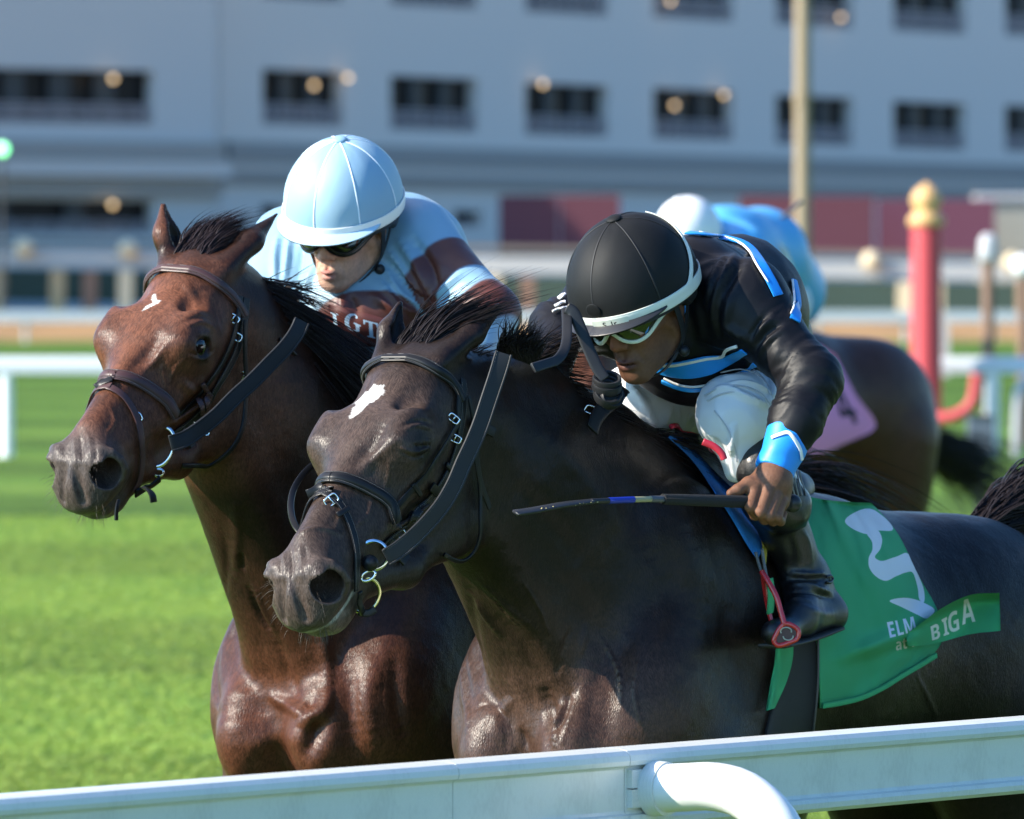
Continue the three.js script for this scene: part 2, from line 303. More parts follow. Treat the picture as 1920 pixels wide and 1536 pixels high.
// a wall in its own plane: u along it, v up; origin at ground where the plane meets pixel column x0
function facade(name, label, x0, D0, x1, D1, uMin, uMax, top, wallMat, holes, bands, lamps) {
  const a = P(x0, HORIZON, D0), b = P(x1, HORIZON, D1), dir = b.clone().sub(a).setY(0).normalize(), nrm = V(-dir.z, 0, dir.x), y0 = groundY(D0);
  const o = thing(name, label, 'building', V(a.x, y0, a.z), Math.atan2(-dir.z, dir.x));
  const uv = (px, py) => {                               // where the line of sight through a pixel meets the wall
    const d = P(px, py, 1).sub(camera.position), k = (a.x - camera.position.x) * nrm.x + (a.z - camera.position.z) * nrm.z, t = k / (d.x * nrm.x + d.z * nrm.z), q = camera.position.clone().addScaledVector(d, t);
    return [(q.x - a.x) * dir.x + (q.z - a.z) * dir.z, q.y - y0];
  };
  const s = new THREE.Shape(); s.moveTo(uMin, -0.5); s.lineTo(uMax, -0.5); s.lineTo(uMax, top); s.lineTo(uMin, top); s.lineTo(uMin, -0.5);
  const T = 0.5;
  for (const h of holes) {
    const [u0, v0] = uv(h[0], h[3]), [u1] = uv(h[2], h[3]), [, v1] = uv((h[0] + h[2]) / 2, h[1]), p = new THREE.Path();
    p.moveTo(u0, v0); p.lineTo(u0, v1); p.lineTo(u1, v1); p.lineTo(u1, v0); p.lineTo(u0, v0); s.holes.push(p);
    const w = group('window', o), W = u1 - u0, H = v1 - v0;
    part('pane', box(W + 0.1, H + 0.1, 0.05, (u0 + u1) / 2, (v0 + v1) / 2, -T - 0.1), M.dark, w);
    const mull = h[4] ?? 2; for (let i = 1; i <= mull; i++) part('mullion', box(W * 0.09, H * 0.98, 0.12, u0 + W * i / (mull + 1), (v0 + v1) / 2, -T * 0.7), M.dim, w);
    const rl = []; for (let k = 0; k < 4; k++) rl.push(box(W, H * 0.045, 0.06, (u0 + u1) / 2, v0 + H * (0.05 + 0.1 * k), -0.12)); for (let k = 0; k < 9; k++) rl.push(box(0.05, H * 0.34, 0.05, u0 + W * (k + 0.5) / 9, v0 + H * 0.19, -0.16));
    part('railing', merge(rl), M.rail, w);
  }
  const wg = new THREE.ExtrudeGeometry(s, { depth: T, bevelEnabled: false }); wg.translate(0, 0, -T);
  part('wall', wg, wallMat, o);
  part('storey', box(uMax - uMin, top - 0.2, 9, (uMin + uMax) / 2, top / 2 - 0.3, -T - 5.2), M.band, o);
  part('roof', box(uMax - uMin + 0.6, 0.4, 11, (uMin + uMax) / 2, top + 0.2, -5), M.band, o);
  for (const [nm, m, px, yTop, yBot, proud] of bands) { const [, v1] = uv(px, yTop), [, v0] = uv(px, yBot); part(nm, box(uMax - uMin - 0.01 * proud, v1 - v0, proud, (uMin + uMax) / 2, (v0 + v1) / 2, proud / 2 + 0.003), m, o); }
  for (const [px, py, c] of lamps) { const [u, v] = uv(px, py); lamp(o, V(u, v, 0.45), c ?? [1, 0.62, 0.2]); }
  return { o, uv };
}
{
  const holes = [], tops = [[492, 132, 644], [732, 145, 896], [985, 158, 1141], [1225, 168, 1376], [1455, 181, 1600], [1675, 192, 1812], [1885, 200, 2010]];
  for (const [x0, y, x1] of tops) { holes.push([x0, y, x1, y + 100 - (x0 - 492) * 0.012]); holes.push([x0, y - 242 + (x0 - 492) * 0.008, x1, y - 138 + (x0 - 492) * 0.002]); }
  for (const [x0, y0, x1, y1] of [[490, 385, 540, 440], [850, 395, 903, 425]]) holes.push([x0, y0, x1, y1, 0]);
  const w = facade('grandstand', 'pale blue grey grandstand wing with a row of square windows behind the horses', 412, 310, 1920, 372, -0.05, 110, 24, M.wall, holes,
    [['ledge', M.band, 1100, 285, 318, 0.5], ['ledge', M.slab, 1100, 320, 338, 0.35], ['ledge', M.band, 1100, 341, 358, 0.25]],
    [[570, 160], [634, 146], [1000, 158], [1247, 198], [1340, 178], [1560, 33], [1240, 2]]);
  const l = facade('grandstand', 'darker blue grey block with wide dark windows at the left edge of the grandstand', -300, 296, 411, 306.5, -30, 17.0, 24, M.wall2,
    [[-140, 129, 288, 228, 4], [-140, 374, 288, 436, 2]], [['ledge', M.band, 200, 264, 296, 0.5], ['ledge', M.slab, 200, 300, 332, 0.9], ['ledge', M.band, 200, 340, 366, 0.4]], [[199, 148], [198, 384]]);
  part('return_wall', box(0.4, 24, 7, 16.75, 12, -3.9), M.wall2, l.o);
  // maroon panels along the foot of the wing
  const mp = (x0, x1, y0, y1, D, label, mat) => { const s = D / F, g = [], n = Math.max(1, Math.round((x1 - x0) / 130)), t = thing('hoarding', label, 'panel', V((x0 + x1 - PW) / 2 * s, groundY(D), -D)), W = (x1 - x0) * s, top = EYE - (y0 - HORIZON) * s - groundY(D), bot = EYE - (y1 - HORIZON) * s - groundY(D);
    for (let i = 0; i < n; i++) part('panel', box(W / n - 0.03, top - bot, 0.12, -W / 2 + W * (i + 0.5) / n, (top + bot) / 2, 0), mat, t);
    part('frame', box(W, 0.12, 0.2, 0, bot - 0.06, 0), M.dim, t); for (const e of [-1, 1]) part('leg', box(0.15, bot, 0.15, e * W * 0.48, bot / 2 - 0.12, -0.05), M.dim, t); };
  mp(935, 1163, 366, 474, 302, 'maroon panel wall left of the black cap, behind the far fence', M.maroon);
  mp(1386, 1640, 368, 474, 302, 'maroon panel wall right of the white cap, behind the tan light pole', M.maroon);
  mp(1644, 1866, 374, 474, 304, 'purple maroon panel wall behind the red furlong pole', M.maroon2);
  const k = thing('shed', 'low dark blue shed between the maroon panels behind the white cap', 'shed', P(1275, HORIZON, 303).setY(groundY(303)));
  part('wall', box(4.2, 3.0, 3, 0, 1.5, -1.6), M.dark, k); part('roof', box(4.5, 0.2, 3.4, 0, 3.1, -1.6), M.band, k);
  const g2 = thing('shed', 'pale olive shed with a low roof at the right edge behind the red pole', 'shed', P(1900, HORIZON, 306).setY(groundY(306)));
  part('wall', box(2.6, 4.2, 3, 0.1, 2.1, -1.8), std(0.3, 0.29, 0.24, 0.8), g2); part('roof', box(2.9, 0.2, 3.4, 0.1, 4.3, -1.8), M.grey, g2);
  // green lamp at the left edge
  const gl = thing('signal_lamp', 'green lit lamp at the left edge of the picture before the grandstand', 'lamp', P(4, HORIZON, 285).setY(groundY(285)));
  const hh = EYE - (280 - HORIZON) * 285 / F - groundY(285); part('pole', new THREE.CylinderGeometry(0.06, 0.08, hh, 8).translate(0, hh / 2, 0), M.dim, gl); lamp(gl, V(0, hh, 0), [0.12, 1, 0.28], 0.2, 2);
}
// ───────────────────────── far fences ─────────────────────────
function beam(y0, y1, D, half, depth = 0.12) { const s = D / F; return box(half * 2, (y1 - y0) * s, depth, 0, EYE - ((y0 + y1) / 2 - HORIZON) * s, -D); }
{
  const D = 290, s = D / F, t = thing('apron_fence', 'grey white double beam fence with tan posts in front of the grandstand', 'fence', V(0, 0, 0));
  part('beam', beam(469, 500, D, 40, 0.4), std(0.4, 0.41, 0.4, 0.7), t); part('beam', beam(449, 459, D + 3, 40), std(0.2, 0.165, 0.13, 0.7), t); t.rotation.z = -0.0146; t.position.y = -0.24; part('panel', beam(505, 566, D + 1.5, 40, 0.06), M.green, t);
  const R = rng(12);
  for (let px = -300; px < 2250; px += 58) {
    const w = (22 + R() * 14) * s, x = (px + R() * 24 - PW / 2) * s, y0 = groundY(D), y1 = EYE - (505 - HORIZON) * s; if (R() < 0.16) continue;
    part('post', box(w, y1 - y0, 0.25, x, (y0 + y1) / 2, -D + 0.3), [M.cream, M.tan, M.brown, M.cream][Math.floor(R() * 4)], t);
  }
  for (const px of [44, 238, 1350, 1630, 1895]) part('globe', new THREE.SphereGeometry(0.34, 14, 10).translate((px - PW / 2) * s, EYE - (466 - HORIZON) * s, -D + 0.45), M.cream, t);
  const t2 = thing('far_rail', 'blue white running rail between the far turf and the dirt track', 'rail', V(0, 0, 0)), D2 = 225, s2 = D2 / F;
  part('rail', beam(583, 604, D2, 40, 0.25), std(0.42, 0.45, 0.48, 0.6), t2);
  for (let px = -400; px < 2400; px += 165) part('post', new THREE.CylinderGeometry(0.06, 0.06, 0.8, 8).translate((px + 118 - PW / 2) * s2, groundY(D2) + 0.38, -D2), M.grey, t2);
}
// ───────────────────────── inner turf rail with the furlong pole ─────────────────────────
const D3 = 80, S3 = D3 / F, X3 = (px) => (px - PW / 2) * S3, Y3 = (py) => EYE - (py - HORIZON) * S3;
{
  const t = thing('turf_rail', 'white running rail across the turf behind the horses', 'rail', V(0, 0, 0));
  const prof = new THREE.Shape(); const hw = 0.08, hh = (700 - 669) * S3 / 2; prof.moveTo(-hw, -hh); prof.lineTo(hw, -hh); prof.quadraticCurveTo(hw * 1.2, hh, 0, hh); prof.quadraticCurveTo(-hw * 1.2, hh, -hw, -hh);
  const g = new THREE.ExtrudeGeometry(prof, { depth: 24, bevelEnabled: false }); g.rotateY(Math.PI / 2).translate(-12, Y3(684.5), -D3); part('rail', g, std(0.56, 0.58, 0.6, 0.5), t);
  for (let px = -920; px < 2800; px += 463) { const x = X3(px + 5 - (px > 1500 ? 2 : 0)), y0 = groundY(D3), y1 = Y3(696); part('post', new THREE.CylinderGeometry(0.075, 0.075, y1 - y0, 14).translate(x, (y0 + y1) / 2, -D3), M.white, t); }
  part('gooseneck', tube([V(X3(1990), Y3(690), -D3), V(X3(1935), Y3(700), -D3 + 0.1), V(X3(1908), Y3(735), -D3 + 0.2), V(X3(1903), Y3(790), -D3 + 0.25), V(X3(1902), groundY(D3), -D3 + 0.25)], 0.05, 24, 8), M.grey, t);
  const p = thing('furlong_pole', 'tall red pole with a gold turned finial beside the turf rail', 'pole', V(X3(1733), groundY(D3), -D3 + 0.4)), H = Y3(425) - groundY(D3);
  const lath = (pts, n = 24) => new THREE.LatheGeometry(pts.map(([r, y]) => new THREE.Vector2(r, y)), n);
  part('shaft', lath([[0, 0], [0.155, 0], [0.155, 0.02], [0.148, H - 0.02], [0.13, H], [0, H]]), M.red, p);
  const u = S3; part('finial', lath([[0, 0], [28 * u, 0], [34 * u, 4 * u], [34 * u, 16 * u], [26 * u, 24 * u], [20 * u, 30 * u], [27 * u, 40 * u], [29 * u, 52 * u], [25 * u, 64 * u], [14 * u, 74 * u], [6 * u, 80 * u], [0, 84 * u]]).translate(0, H - 0.005, 0), M.gold, p);
  part('gooseneck', tube([V(X3(1752) - X3(1733), Y3(782) - groundY(D3), 0.12), V(X3(1785) - X3(1733), Y3(778) - groundY(D3), 0.18), V(X3(1815) - X3(1733), Y3(755) - groundY(D3), 0.2), V(X3(1826) - X3(1733), Y3(700) - groundY(D3), 0.2)], 0.058, 24, 10), M.red, p);
  const b = thing('marker_sign', 'pale grey pink sign board on a thin brown post beside the red pole', 'sign', V(X3(1815), groundY(D3 + 6), -D3 - 6)), s6 = (D3 + 6) / F;
  part('board', box(50 * s6, 118 * s6, 0.06, 0, EYE - (648 - HORIZON) * s6 - groundY(D3 + 6), 0), std(0.5, 0.43, 0.40, 0.7), b);
  const q = thing('post', 'dark brown post with a grey white cap right of the red pole', 'post', V((1855 - PW / 2) * s6, groundY(D3 + 6), -D3 - 6.2)), hy = EYE - (492 - HORIZON) * s6 - groundY(D3 + 6);
  part('shaft', new THREE.CylinderGeometry(0.065, 0.075, hy, 10).translate(0, hy / 2, 0), M.brown, q); part('cap', lath([[0, 0], [0.08, 0], [0.1, 0.06], [0.1, 0.22], [0.06, 0.3], [0, 0.31]]).translate(0, hy, 0), M.grey, q);
  const q2 = thing('post', 'white topped post at the right edge of the picture', 'post', V((1921 - PW / 2) * s6, groundY(D3 + 6), -D3 - 6.2)), h2 = EYE - (500 - HORIZON) * s6 - groundY(D3 + 6);
  part('shaft', new THREE.CylinderGeometry(0.06, 0.07, h2, 10).translate(0, h2 / 2, 0), M.brown, q2); part('cap', new THREE.SphereGeometry(0.13, 12, 10).translate(0, h2, 0), M.white, q2);
  const Dp = 150, lp = thing('light_pole', 'tall slim tan light pole rising past the top of the picture', 'pole', V((1505 - PW / 2) * Dp / F, groundY(Dp), -Dp));
  part('shaft', new THREE.CylinderGeometry(0.135, 0.16, 11, 16).translate(0, 5.5, 0), std(0.3, 0.225, 0.14, 0.7), lp); part('collar', new THREE.CylinderGeometry(0.17, 0.17, 0.25, 16).translate(0, 5.1, 0), std(0.27, 0.2, 0.12, 0.7), lp);
  part('base_plate', box(0.6, 0.12, 0.6, 0, 0.06, 0), M.grey, lp);
  const bx = thing('bin', 'grey box standing on the turf behind the dark flowing tail', 'box', V((1838 - PW / 2) * 60 / F, groundY(60), -60)), sb = 60 / F; part('body', box(46 * sb, 66 * sb, 0.3, 0, 0.6, 0), std(0.09, 0.11, 0.14, 0.8), bx); part('lid', box(50 * sb, 5 * sb, 0.32, 0, 0.6 + 36 * sb, 0), M.dim, bx); part('leg', box(0.06, 0.5, 0.06, 0, 0.25, 0), M.dim, bx);
}
// ───────────────────────── near rail ─────────────────────────
const railA = V(-0.84, 0, -13.3), railDir = V(0.606, 0, -0.795).normalize(), railN = V(0.795, 0, 0.606).normalize(), RAIL_TOP = 1.1;
{
  const t = thing('running_rail', 'white plastic running rail in the foreground below the galloping horses', 'rail', railA.clone(), Math.atan2(0.795, 0.606));
  // local: x along the rail, y up, z towards the lens
  const prof = [[-0.036, -0.001], [-0.03, 0], [0.012, 0], [0.028, -0.004], [0.036, -0.012], [0.038, -0.022], [0.036, -0.03], [0.026, -0.0335], [0.0235, -0.037], [0.0235, -0.112], [0.026, -0.118], [0.034, -0.121], [0.037, -0.128], [0.036, -0.138], [0.028, -0.145], [0.012, -0.147], [-0.03, -0.147], [-0.038, -0.14], [-0.038, -0.01]];
  const sh = new THREE.Shape(prof.map(([z, y]) => new THREE.Vector2(-z, y)));
  const wear = texture(512, 256, (u, v, x, y) => { const n = tnoise(u, v, 5, 41) * 0.5 + tnoise2(u, v, 40, 8, 42) * 0.3 + tnoise2(u, v, 120, 60, 43) * 0.2, d = 1 - 0.06 * smooth(0.4, 0.8, n) - 0.03 * hash3(x, y, 44); return [255 * d, 255 * d, 255 * d * 0.985]; });
  wear.repeat.set(0.9, 4);
  const plastic = std(0.72, 0.73, 0.72, 0.32, { map: wear, clearcoat: 0.25, clearcoatRoughness: 0.25 });
  const along = (px) => { const d = P(px, 1450, 1).sub(camera.position), k = (railA.x - 0) * railN.x + (railA.z - 0) * railN.z, q = d.multiplyScalar(k / (d.x * railN.x + d.z * railN.z)); return (q.x - railA.x) * railDir.x + (q.z - railA.z) * railDir.z; };
  const j = [-9, -2.4, along(829), along(1151), 4.2, 9];
  for (let i = 0; i + 1 < j.length; i++) { const g = new THREE.ExtrudeGeometry(sh, { depth: j[i + 1] - j[i] - 0.0022, bevelEnabled: false, curveSegments: 1 }); g.rotateY(Math.PI / 2).translate(j[i] + 0.0011, RAIL_TOP, 0); part('rail_section', g, plastic, t); }
  for (let i = 1; i + 1 < j.length; i++) part('rail_sleeve', box(0.03, 0.12, 0.05, j[i], RAIL_TOP - 0.08, -0.006), M.dim, t);
  const c = along(1190), y = RAIL_TOP - 0.073;
  const bs = new THREE.Shape(); const cw = 0.05; bs.moveTo(-cw, -0.034); bs.lineTo(cw, -0.034); bs.lineTo(cw, 0.034); bs.lineTo(-cw, 0.034); bs.lineTo(-cw, -0.034);
  for (const cx of [c, c + 4.6, c - 4.6]) {
    for (const e of [0, 1]) part('bracket', box(0.086, 0.033, 0.012, cx - 0.012, y + (e - 0.5) * 0.0355, 0.0296), plastic, t);
    part('collar', new THREE.CylinderGeometry(0.049, 0.051, 0.03, 32).rotateX(Math.PI / 2).translate(cx + 0.012, y - 0.002, 0.05), plastic, t);
    part('gooseneck', tube([V(cx + 0.012, y - 0.002, 0.045), V(cx + 0.012, y + 0.003, 0.11), V(cx + 0.012, y + 0.006, 0.17), V(cx + 0.012, y - 0.006, 0.235), V(cx + 0.012, y - 0.05, 0.3), V(cx + 0.012, y - 0.12, 0.34), V(cx + 0.012, y - 0.22, 0.362), V(cx + 0.012, 0.4, 0.37), V(cx + 0.012, -0.1, 0.37)], 0.044, 64, 24), std(0.78, 0.78, 0.76, 0.3, { clearcoat: 0.3 }), t);
  }
}
// ───────────────────────── horses ─────────────────────────
const coatTex = texture(512, 512, (u, v) => { const h = 0.45 * tnoise2(u, v, 220, 60, 51) + 0.35 * tnoise2(u, v, 110, 30, 52) + 0.2 * tnoise(u, v, 24, 53), b = 255 * clamp(0.52 + 0.66 * h, 0, 1); return [b, b, b]; });
const coatBump = texture(512, 512, (u, v) => { const h = 255 * (0.5 * tnoise2(u, v, 200, 56, 54) + 0.3 * tnoise2(u, v, 96, 30, 55) + 0.2 * tnoise(u, v, 20, 56)); return [h, h, h]; }, { srgb: false });
coatTex.repeat.set(5.5, 5.5); coatBump.repeat.set(5.5, 5.5);
const coat = (rough, sheen) => std(1, 1, 1, rough, { vertexColors: true, map: coatTex, bumpMap: coatBump, bumpScale: 0.0008, specularIntensity: 0.42 });
const mixc = (a, b, t) => [lerp(a[0], b[0], t), lerp(a[1], b[1], t), lerp(a[2], b[2], t)];

const hairMat = (r, g, b) => std(r, g, b, 0.42, { specularIntensity: 0.5, side: THREE.DoubleSide });
// locks of hair: each a thin three sided tapering strand
function hair(list, seg = 8) {
  const pos = [], idx = [];
  for (const { p, d, len, bend, w, curl = 0, ph = 0 } of list) {
    const side = d.clone().cross(V(0.31, 0.9, 0.28)).normalize(), up = side.clone().cross(d).normalize(), i0 = pos.length / 3;
    for (let i = 0; i <= seg; i++) {
      const t = i / seg, r = w * (i === seg ? 0.08 : Math.sin(Math.PI * (0.24 + 0.76 * t)) * (1 - 0.25 * t)), c = curl * len * Math.sin(ph + t * 5) * t;
      const x = p.x + d.x * len * t + bend.x * len * t * t + side.x * c, y = p.y + d.y * len * t + bend.y * len * t * t + side.y * c, z = p.z + d.z * len * t + bend.z * len * t * t + side.z * c;
      for (let k = 0; k < 3; k++) { const a = k * 2.094 + ph, ca = Math.cos(a) * r, sa = Math.sin(a) * r; pos.push(x + side.x * ca + up.x * sa, y + side.y * ca + up.y * sa, z + side.z * ca + up.z * sa); }
      if (i) for (let k = 0; k < 3; k++) { const a = i0 + (i - 1) * 3 + k, b = i0 + (i - 1) * 3 + (k + 1) % 3; idx.push(a, b, a + 3, b, b + 3, a + 3); }
    }
  }
  const g = new THREE.BufferGeometry(); g.setAttribute('position', new THREE.Float32BufferAttribute(pos, 3)); g.setIndex(idx); g.computeVertexNormals(); return g;
}

const THETA = 52 * Math.PI / 180, TURN = THETA - Math.PI;            // heading: towards the lens and to the left
const HEAD_F = V(-Math.cos(THETA), 0, Math.sin(THETA)), HEAD_R = V(-Math.sin(THETA), 0, -Math.cos(THETA));

// the head in its own frame: x down the face from the poll, y out of the forehead, z to the horse's right; 0.6 long before scaling
function headPieces(o) {
  const L = [], H = (x, y, z) => V(x, y, z), both = (f) => { for (const s of [-1, 1]) L.push(...[].concat(f(s))); };
  L.push(ell(H(0.06, -0.07, 0), H(0.12, 0.072, 0.066), 0.02));
  L.push(ell(H(0.165, -0.062, 0), H(0.15, 0.064, 0.083), 0.05));
  both((s) => ell(H(0.205, -0.045, s * 0.066), H(0.068, 0.045, 0.034), 0.045));
  both((s) => cap(H(0.175, -0.01, s * 0.074), H(0.232, -0.016, s * 0.081), 0.011, 0.011, 0.06));           // brow over the eye
  L.push(squash(cap(H(0.2, -0.05, 0), H(0.47, -0.05, 0), 0.056, 0.04, 0.05), H(0, 0, 0), V(0, 0, 1), 0.86));  // nasal bone
  both((s) => cap(H(0.22, -0.1, s * 0.036), H(0.45, -0.085, s * 0.02), 0.05, 0.034, 0.035));
  both((s) => ell(H(0.14, -0.17, s * 0.05), H(0.12, 0.118, 0.03), 0.035, rotM(0, 0, -0.2)));                   // cheek
  both((s) => cap(H(0.15, -0.245, s * 0.04), H(0.33, -0.20, s * 0.034), 0.03, 0.027, 0.035));
  both((s) => cap(H(0.33, -0.20, s * 0.034), H(0.46, -0.135, s * 0.024), 0.027, 0.024, 0.03));
  L.push(cap(H(0.1, -0.16, 0), H(0.43, -0.12, 0), 0.055, 0.04, 0.04));
  both((s) => cap(H(0.245, -0.1, s * 0.079), H(0.37, -0.098, s * 0.055), 0.009, 0.006, 0.022));                  // crest of the cheek bone
  L.push(ell(H(0.52, -0.076, 0), H(0.074, 0.05, 0.05), 0.035));
  L.push(ell(H(0.57, -0.1, 0), H(0.036, 0.034, 0.05), 0.025));                                                // upper lip
  both((s) => ell(H(0.515, -0.105, s * 0.03), H(0.055, 0.026, 0.024), 0.025));
  both((s) => ell(H(0.53, -0.066, s * 0.04), H(0.044, 0.036, 0.024), 0.03, rotM(0, s * -0.55, 0.15)));           // nostril swell
  L.push(cap(H(0.47, -0.148, 0), H(0.55, -0.138, 0), 0.03, 0.023, 0.02)); both((s) => cap(H(0.47, -0.145, s * 0.018), H(0.55, -0.136, s * 0.022), 0.024, 0.016, 0.016));
  L.push(ell(H(0.515, -0.155, 0), H(0.034, 0.022, 0.03), 0.02));                                                  // chin
  // rim and pit of the flared nostril
  both((s) => { const c = H(0.541, -0.066, s * 0.047), n = H(0.78, 0.03, s * 0.62).normalize(), u = H(0.77, 0.25, -s * 0.6).addScaledVector(n, -H(0.77, 0.25, -s * 0.6).dot(n)).normalize(), v = n.clone().cross(u), r = [];
    for (let i = 0; i < 12; i++) { const q = (a) => c.clone().addScaledVector(u, Math.cos(a) * 0.033).addScaledVector(v, Math.sin(a) * 0.03).addScaledVector(n, -0.006 + 0.004 * Math.cos(2 * a)); const a = i / 12 * 6.2832, b = (i + 1) / 12 * 6.2832; r.push(cap(q(a), q(b), 0.0065, 0.0065, 0.012)); }
    return r; });
  both((s) => { const c = H(0.541, -0.066, s * 0.047), n = H(0.78, 0.03, s * 0.62).normalize(), m = new THREE.Matrix4().makeBasis(n, ...(() => { const u = H(0.77, 0.25, -s * 0.6); u.addScaledVector(n, -u.dot(n)).normalize(); return [u, n.clone().cross(u)]; })());
    return ell(c.clone().addScaledVector(n, -0.004), H(0.05, 0.0305, 0.027), 0.005, m, { sub: true }); });
  both((s) => cap(H(0.575, -0.04, s * 0.014), H(0.6, -0.09, s * 0.022), 0.006, 0.005, 0.012, { sub: true }));    // furrow between the nostrils
  both((s) => [cap(H(0.597, -0.127, s * 0.012), H(0.565, -0.1235, s * 0.044), 0.003, 0.003, 0.006, { sub: true }), cap(H(0.565, -0.1235, s * 0.044), H(0.49, -0.121, s * 0.056), 0.003, 0.0025, 0.006, { sub: true })]);
  both((s) => ell(H(0.14, 0.004, s * 0.066), H(0.03, 0.009, 0.014), 0.025, null, { sub: true }));                  // hollow above the eye
  both((s) => ell(H(0.3, -0.125, s * 0.094), H(0.06, 0.02, 0.02), 0.03, null, { sub: true }));
  // eye socket and lids
  const open = o.eyeOpen;
  const E = (u, v, w, s) => { const ca = Math.cos(0.62), sa = Math.sin(0.62); return H(0.212 + u * ca - v * sa, (-0.04 + u * sa + v * ca) / 1.08, s * w); }, half = (s) => (s < 0 ? open : 0.8);
  both((s) => ell(E(0, 0, 0.102, s), H(0.026, 0.0165 * half(s) + 0.0012, 0.022), 0.005, rotM(0, 0, 0.62), { sub: true }));
  both((s) => { const up = 0.0185 * half(s) + 0.003, dn = 0.017 * half(s) + 0.002, q = [E(-0.03, -0.001, 0.092, s), E(-0.012, up, 0.0985, s), E(0.012, up, 0.0985, s), E(0.031, -0.004, 0.092, s)], w = [q[0], E(-0.012, -dn, 0.0965, s), E(0.012, -dn, 0.0965, s), q[3]];
    return [0, 1, 2].flatMap((k) => [cap(q[k], q[k + 1], 0.0068, 0.0068, 0.008), cap(w[k], w[k + 1], 0.0054, 0.0054, 0.008)]); });
  // veins and wrinkles
  both((s) => [cap(H(0.25, -0.13, s * 0.088), H(0.33, -0.115, s * 0.068), 0.0035, 0.003, 0.008), cap(H(0.33, -0.115, s * 0.068), H(0.42, -0.075, s * 0.047), 0.003, 0.0025, 0.008)]);
  return L;
}
function horseField(o) {
  const L = [], hm = o.headM, hs = o.hs, inv = hm.clone().invert(), e = inv.elements;
  // trunk
  L.push(ell(V(-0.32, 1.185, 0), V(0.6, 0.335, 0.265), 0.05));
  L.push(ell(V(-0.8, 1.215, 0), V(0.36, 0.235, 0.215), 0.1));
  L.push(cap(V(0.03, 1.55, 0), V(-0.28, 1.49, 0), 0.05, 0.04, 0.1));
  for (const s of [-1, 1]) {
    L.push(ell(V(-0.9, 1.16, s * 0.1), V(0.33, 0.28, 0.165), 0.1));
    L.push(ell(V(-0.95, 0.98, s * 0.15), V(0.22, 0.3, 0.11), 0.09, rotM(0, 0, -0.25)));
    L.push(ell(V(0.1, 1.22, s * 0.165), V(0.2, 0.36, 0.085), 0.1, rotM(0, 0, -0.45)));         // shoulder blade
    L.push(ell(V(0.31, 1.09, s * 0.19), V(0.13, 0.19, 0.085), 0.08, rotM(0, 0, 0.25)));           // point of the shoulder
    L.push(ell(V(0.16, 0.98, s * 0.19), V(0.16, 0.17, 0.08), 0.06, rotM(0, 0, 0.6)));             // upper arm
    L.push(ell(V(0.4, 1.02, s * 0.1), V(0.1, 0.15, 0.095), 0.06));                            // breast muscle
  }
  L.push(ell(V(0.3, 1.13, 0), V(0.17, 0.24, 0.2), 0.08));
  // neck
  const nk = o.neck, up = V(0, 0, 1);
  for (let i = 0; i + 1 < nk.length; i++) L.push(squash(cap(V(nk[i][0], nk[i][1], 0), V(nk[i + 1][0], nk[i + 1][1], 0), nk[i][2], nk[i + 1][2], 0.08), V(0, 0, 0), up, (nk[i][3] + nk[i + 1][3]) / 2));
  const tl = o.crest; for (let i = 0; i + 1 < tl.length; i++) L.push(cap(V(tl[i][0], tl[i][1] - 0.035, 0), V(tl[i + 1][0], tl[i + 1][1] - 0.035, 0), 0.032, 0.035, 0.09));
  for (const s of [-1, 1]) {
    const a = nk[0], b = nk[nk.length - 1];
    L.push(cap(V(o.throat[0] + 0.0, o.throat[1] + 0.06, s * 0.035), V(0.45, 1.2, s * 0.05), 0.035, 0.05, 0.06));   // muscle bands under the neck
  }
  L.push(cap(V(0.535, 1.1, 0), V(0.5, 0.9, 0), 0.006, 0.045, 0.03, { sub: true }));
  for (const s of [-1, 1]) L.push(ell(V(0.43, 1.0, s * 0.1), V(0.105, 0.12, 0.075), 0.03));
  // legs
  for (const [leg, rad, kk] of o.legs) for (let i = 0; i + 1 < leg.length; i++) L.push(cap(V(...leg[i]), V(...leg[i + 1]), rad[i], rad[i + 1], kk[i]));
  // dock of the tail
  L.push(cap(V(-1.0, 1.34, 0), V(...o.dock), 0.05, 0.026, 0.06));
  // head, evaluated in its own frame
  const sphereR = 0.5 * hs;
  const conv = (p) => ({ ...p, k: p.k * hs, f: (x, y, z) => p.f(e[0] * x + e[4] * y + e[8] * z + e[12], e[1] * x + e[5] * y + e[9] * z + e[13], e[2] * x + e[6] * y + e[10] * z + e[14]) * hs });
  const head = headPieces(o).map(conv);
  // poll and throat latch joining head and neck
  const H = (x, y, z) => V(x, y, z).applyMatrix4(hm);
  L.push(cap(H(0.04, -0.07, 0), V(nk[0][0], nk[0][1] + 0.03, 0), 0.075, 0.1, 0.06));
  head[0].k = 0.07;
  L.push(...head);
  // ears
  for (const [base, tip, openTo] of o.ears) {
    const mid = base.clone().lerp(tip, 0.42), ax = tip.clone().sub(base).normalize(), op = openTo.clone().addScaledVector(ax, -openTo.dot(ax)).normalize(), sd = ax.clone().cross(op);
    const m = 0.9 * hs;
    for (const p of [cap(base.clone().addScaledVector(ax, -0.02), mid, 0.026 * m, 0.032 * m, 0.03), cap(mid, tip, 0.032 * m, 0.004, 0.012)]) L.push(squash(p, base, op, 0.72));
    L.push(squash(cap(base.clone().lerp(tip, 0.2).addScaledVector(op, 0.019 * m), mid.clone().addScaledVector(op, 0.017 * m), 0.012 * m, 0.0235 * m, 0.006, { sub: true }), base, sd, 0.9));
    L.push(squash(cap(mid.clone().addScaledVector(op, 0.017 * m), tip.clone().lerp(base, 0.1).addScaledVector(op, 0.004 * m), 0.0235 * m, 0.003, 0.006, { sub: true }), base, sd, 0.9));
  }
  return L;
}
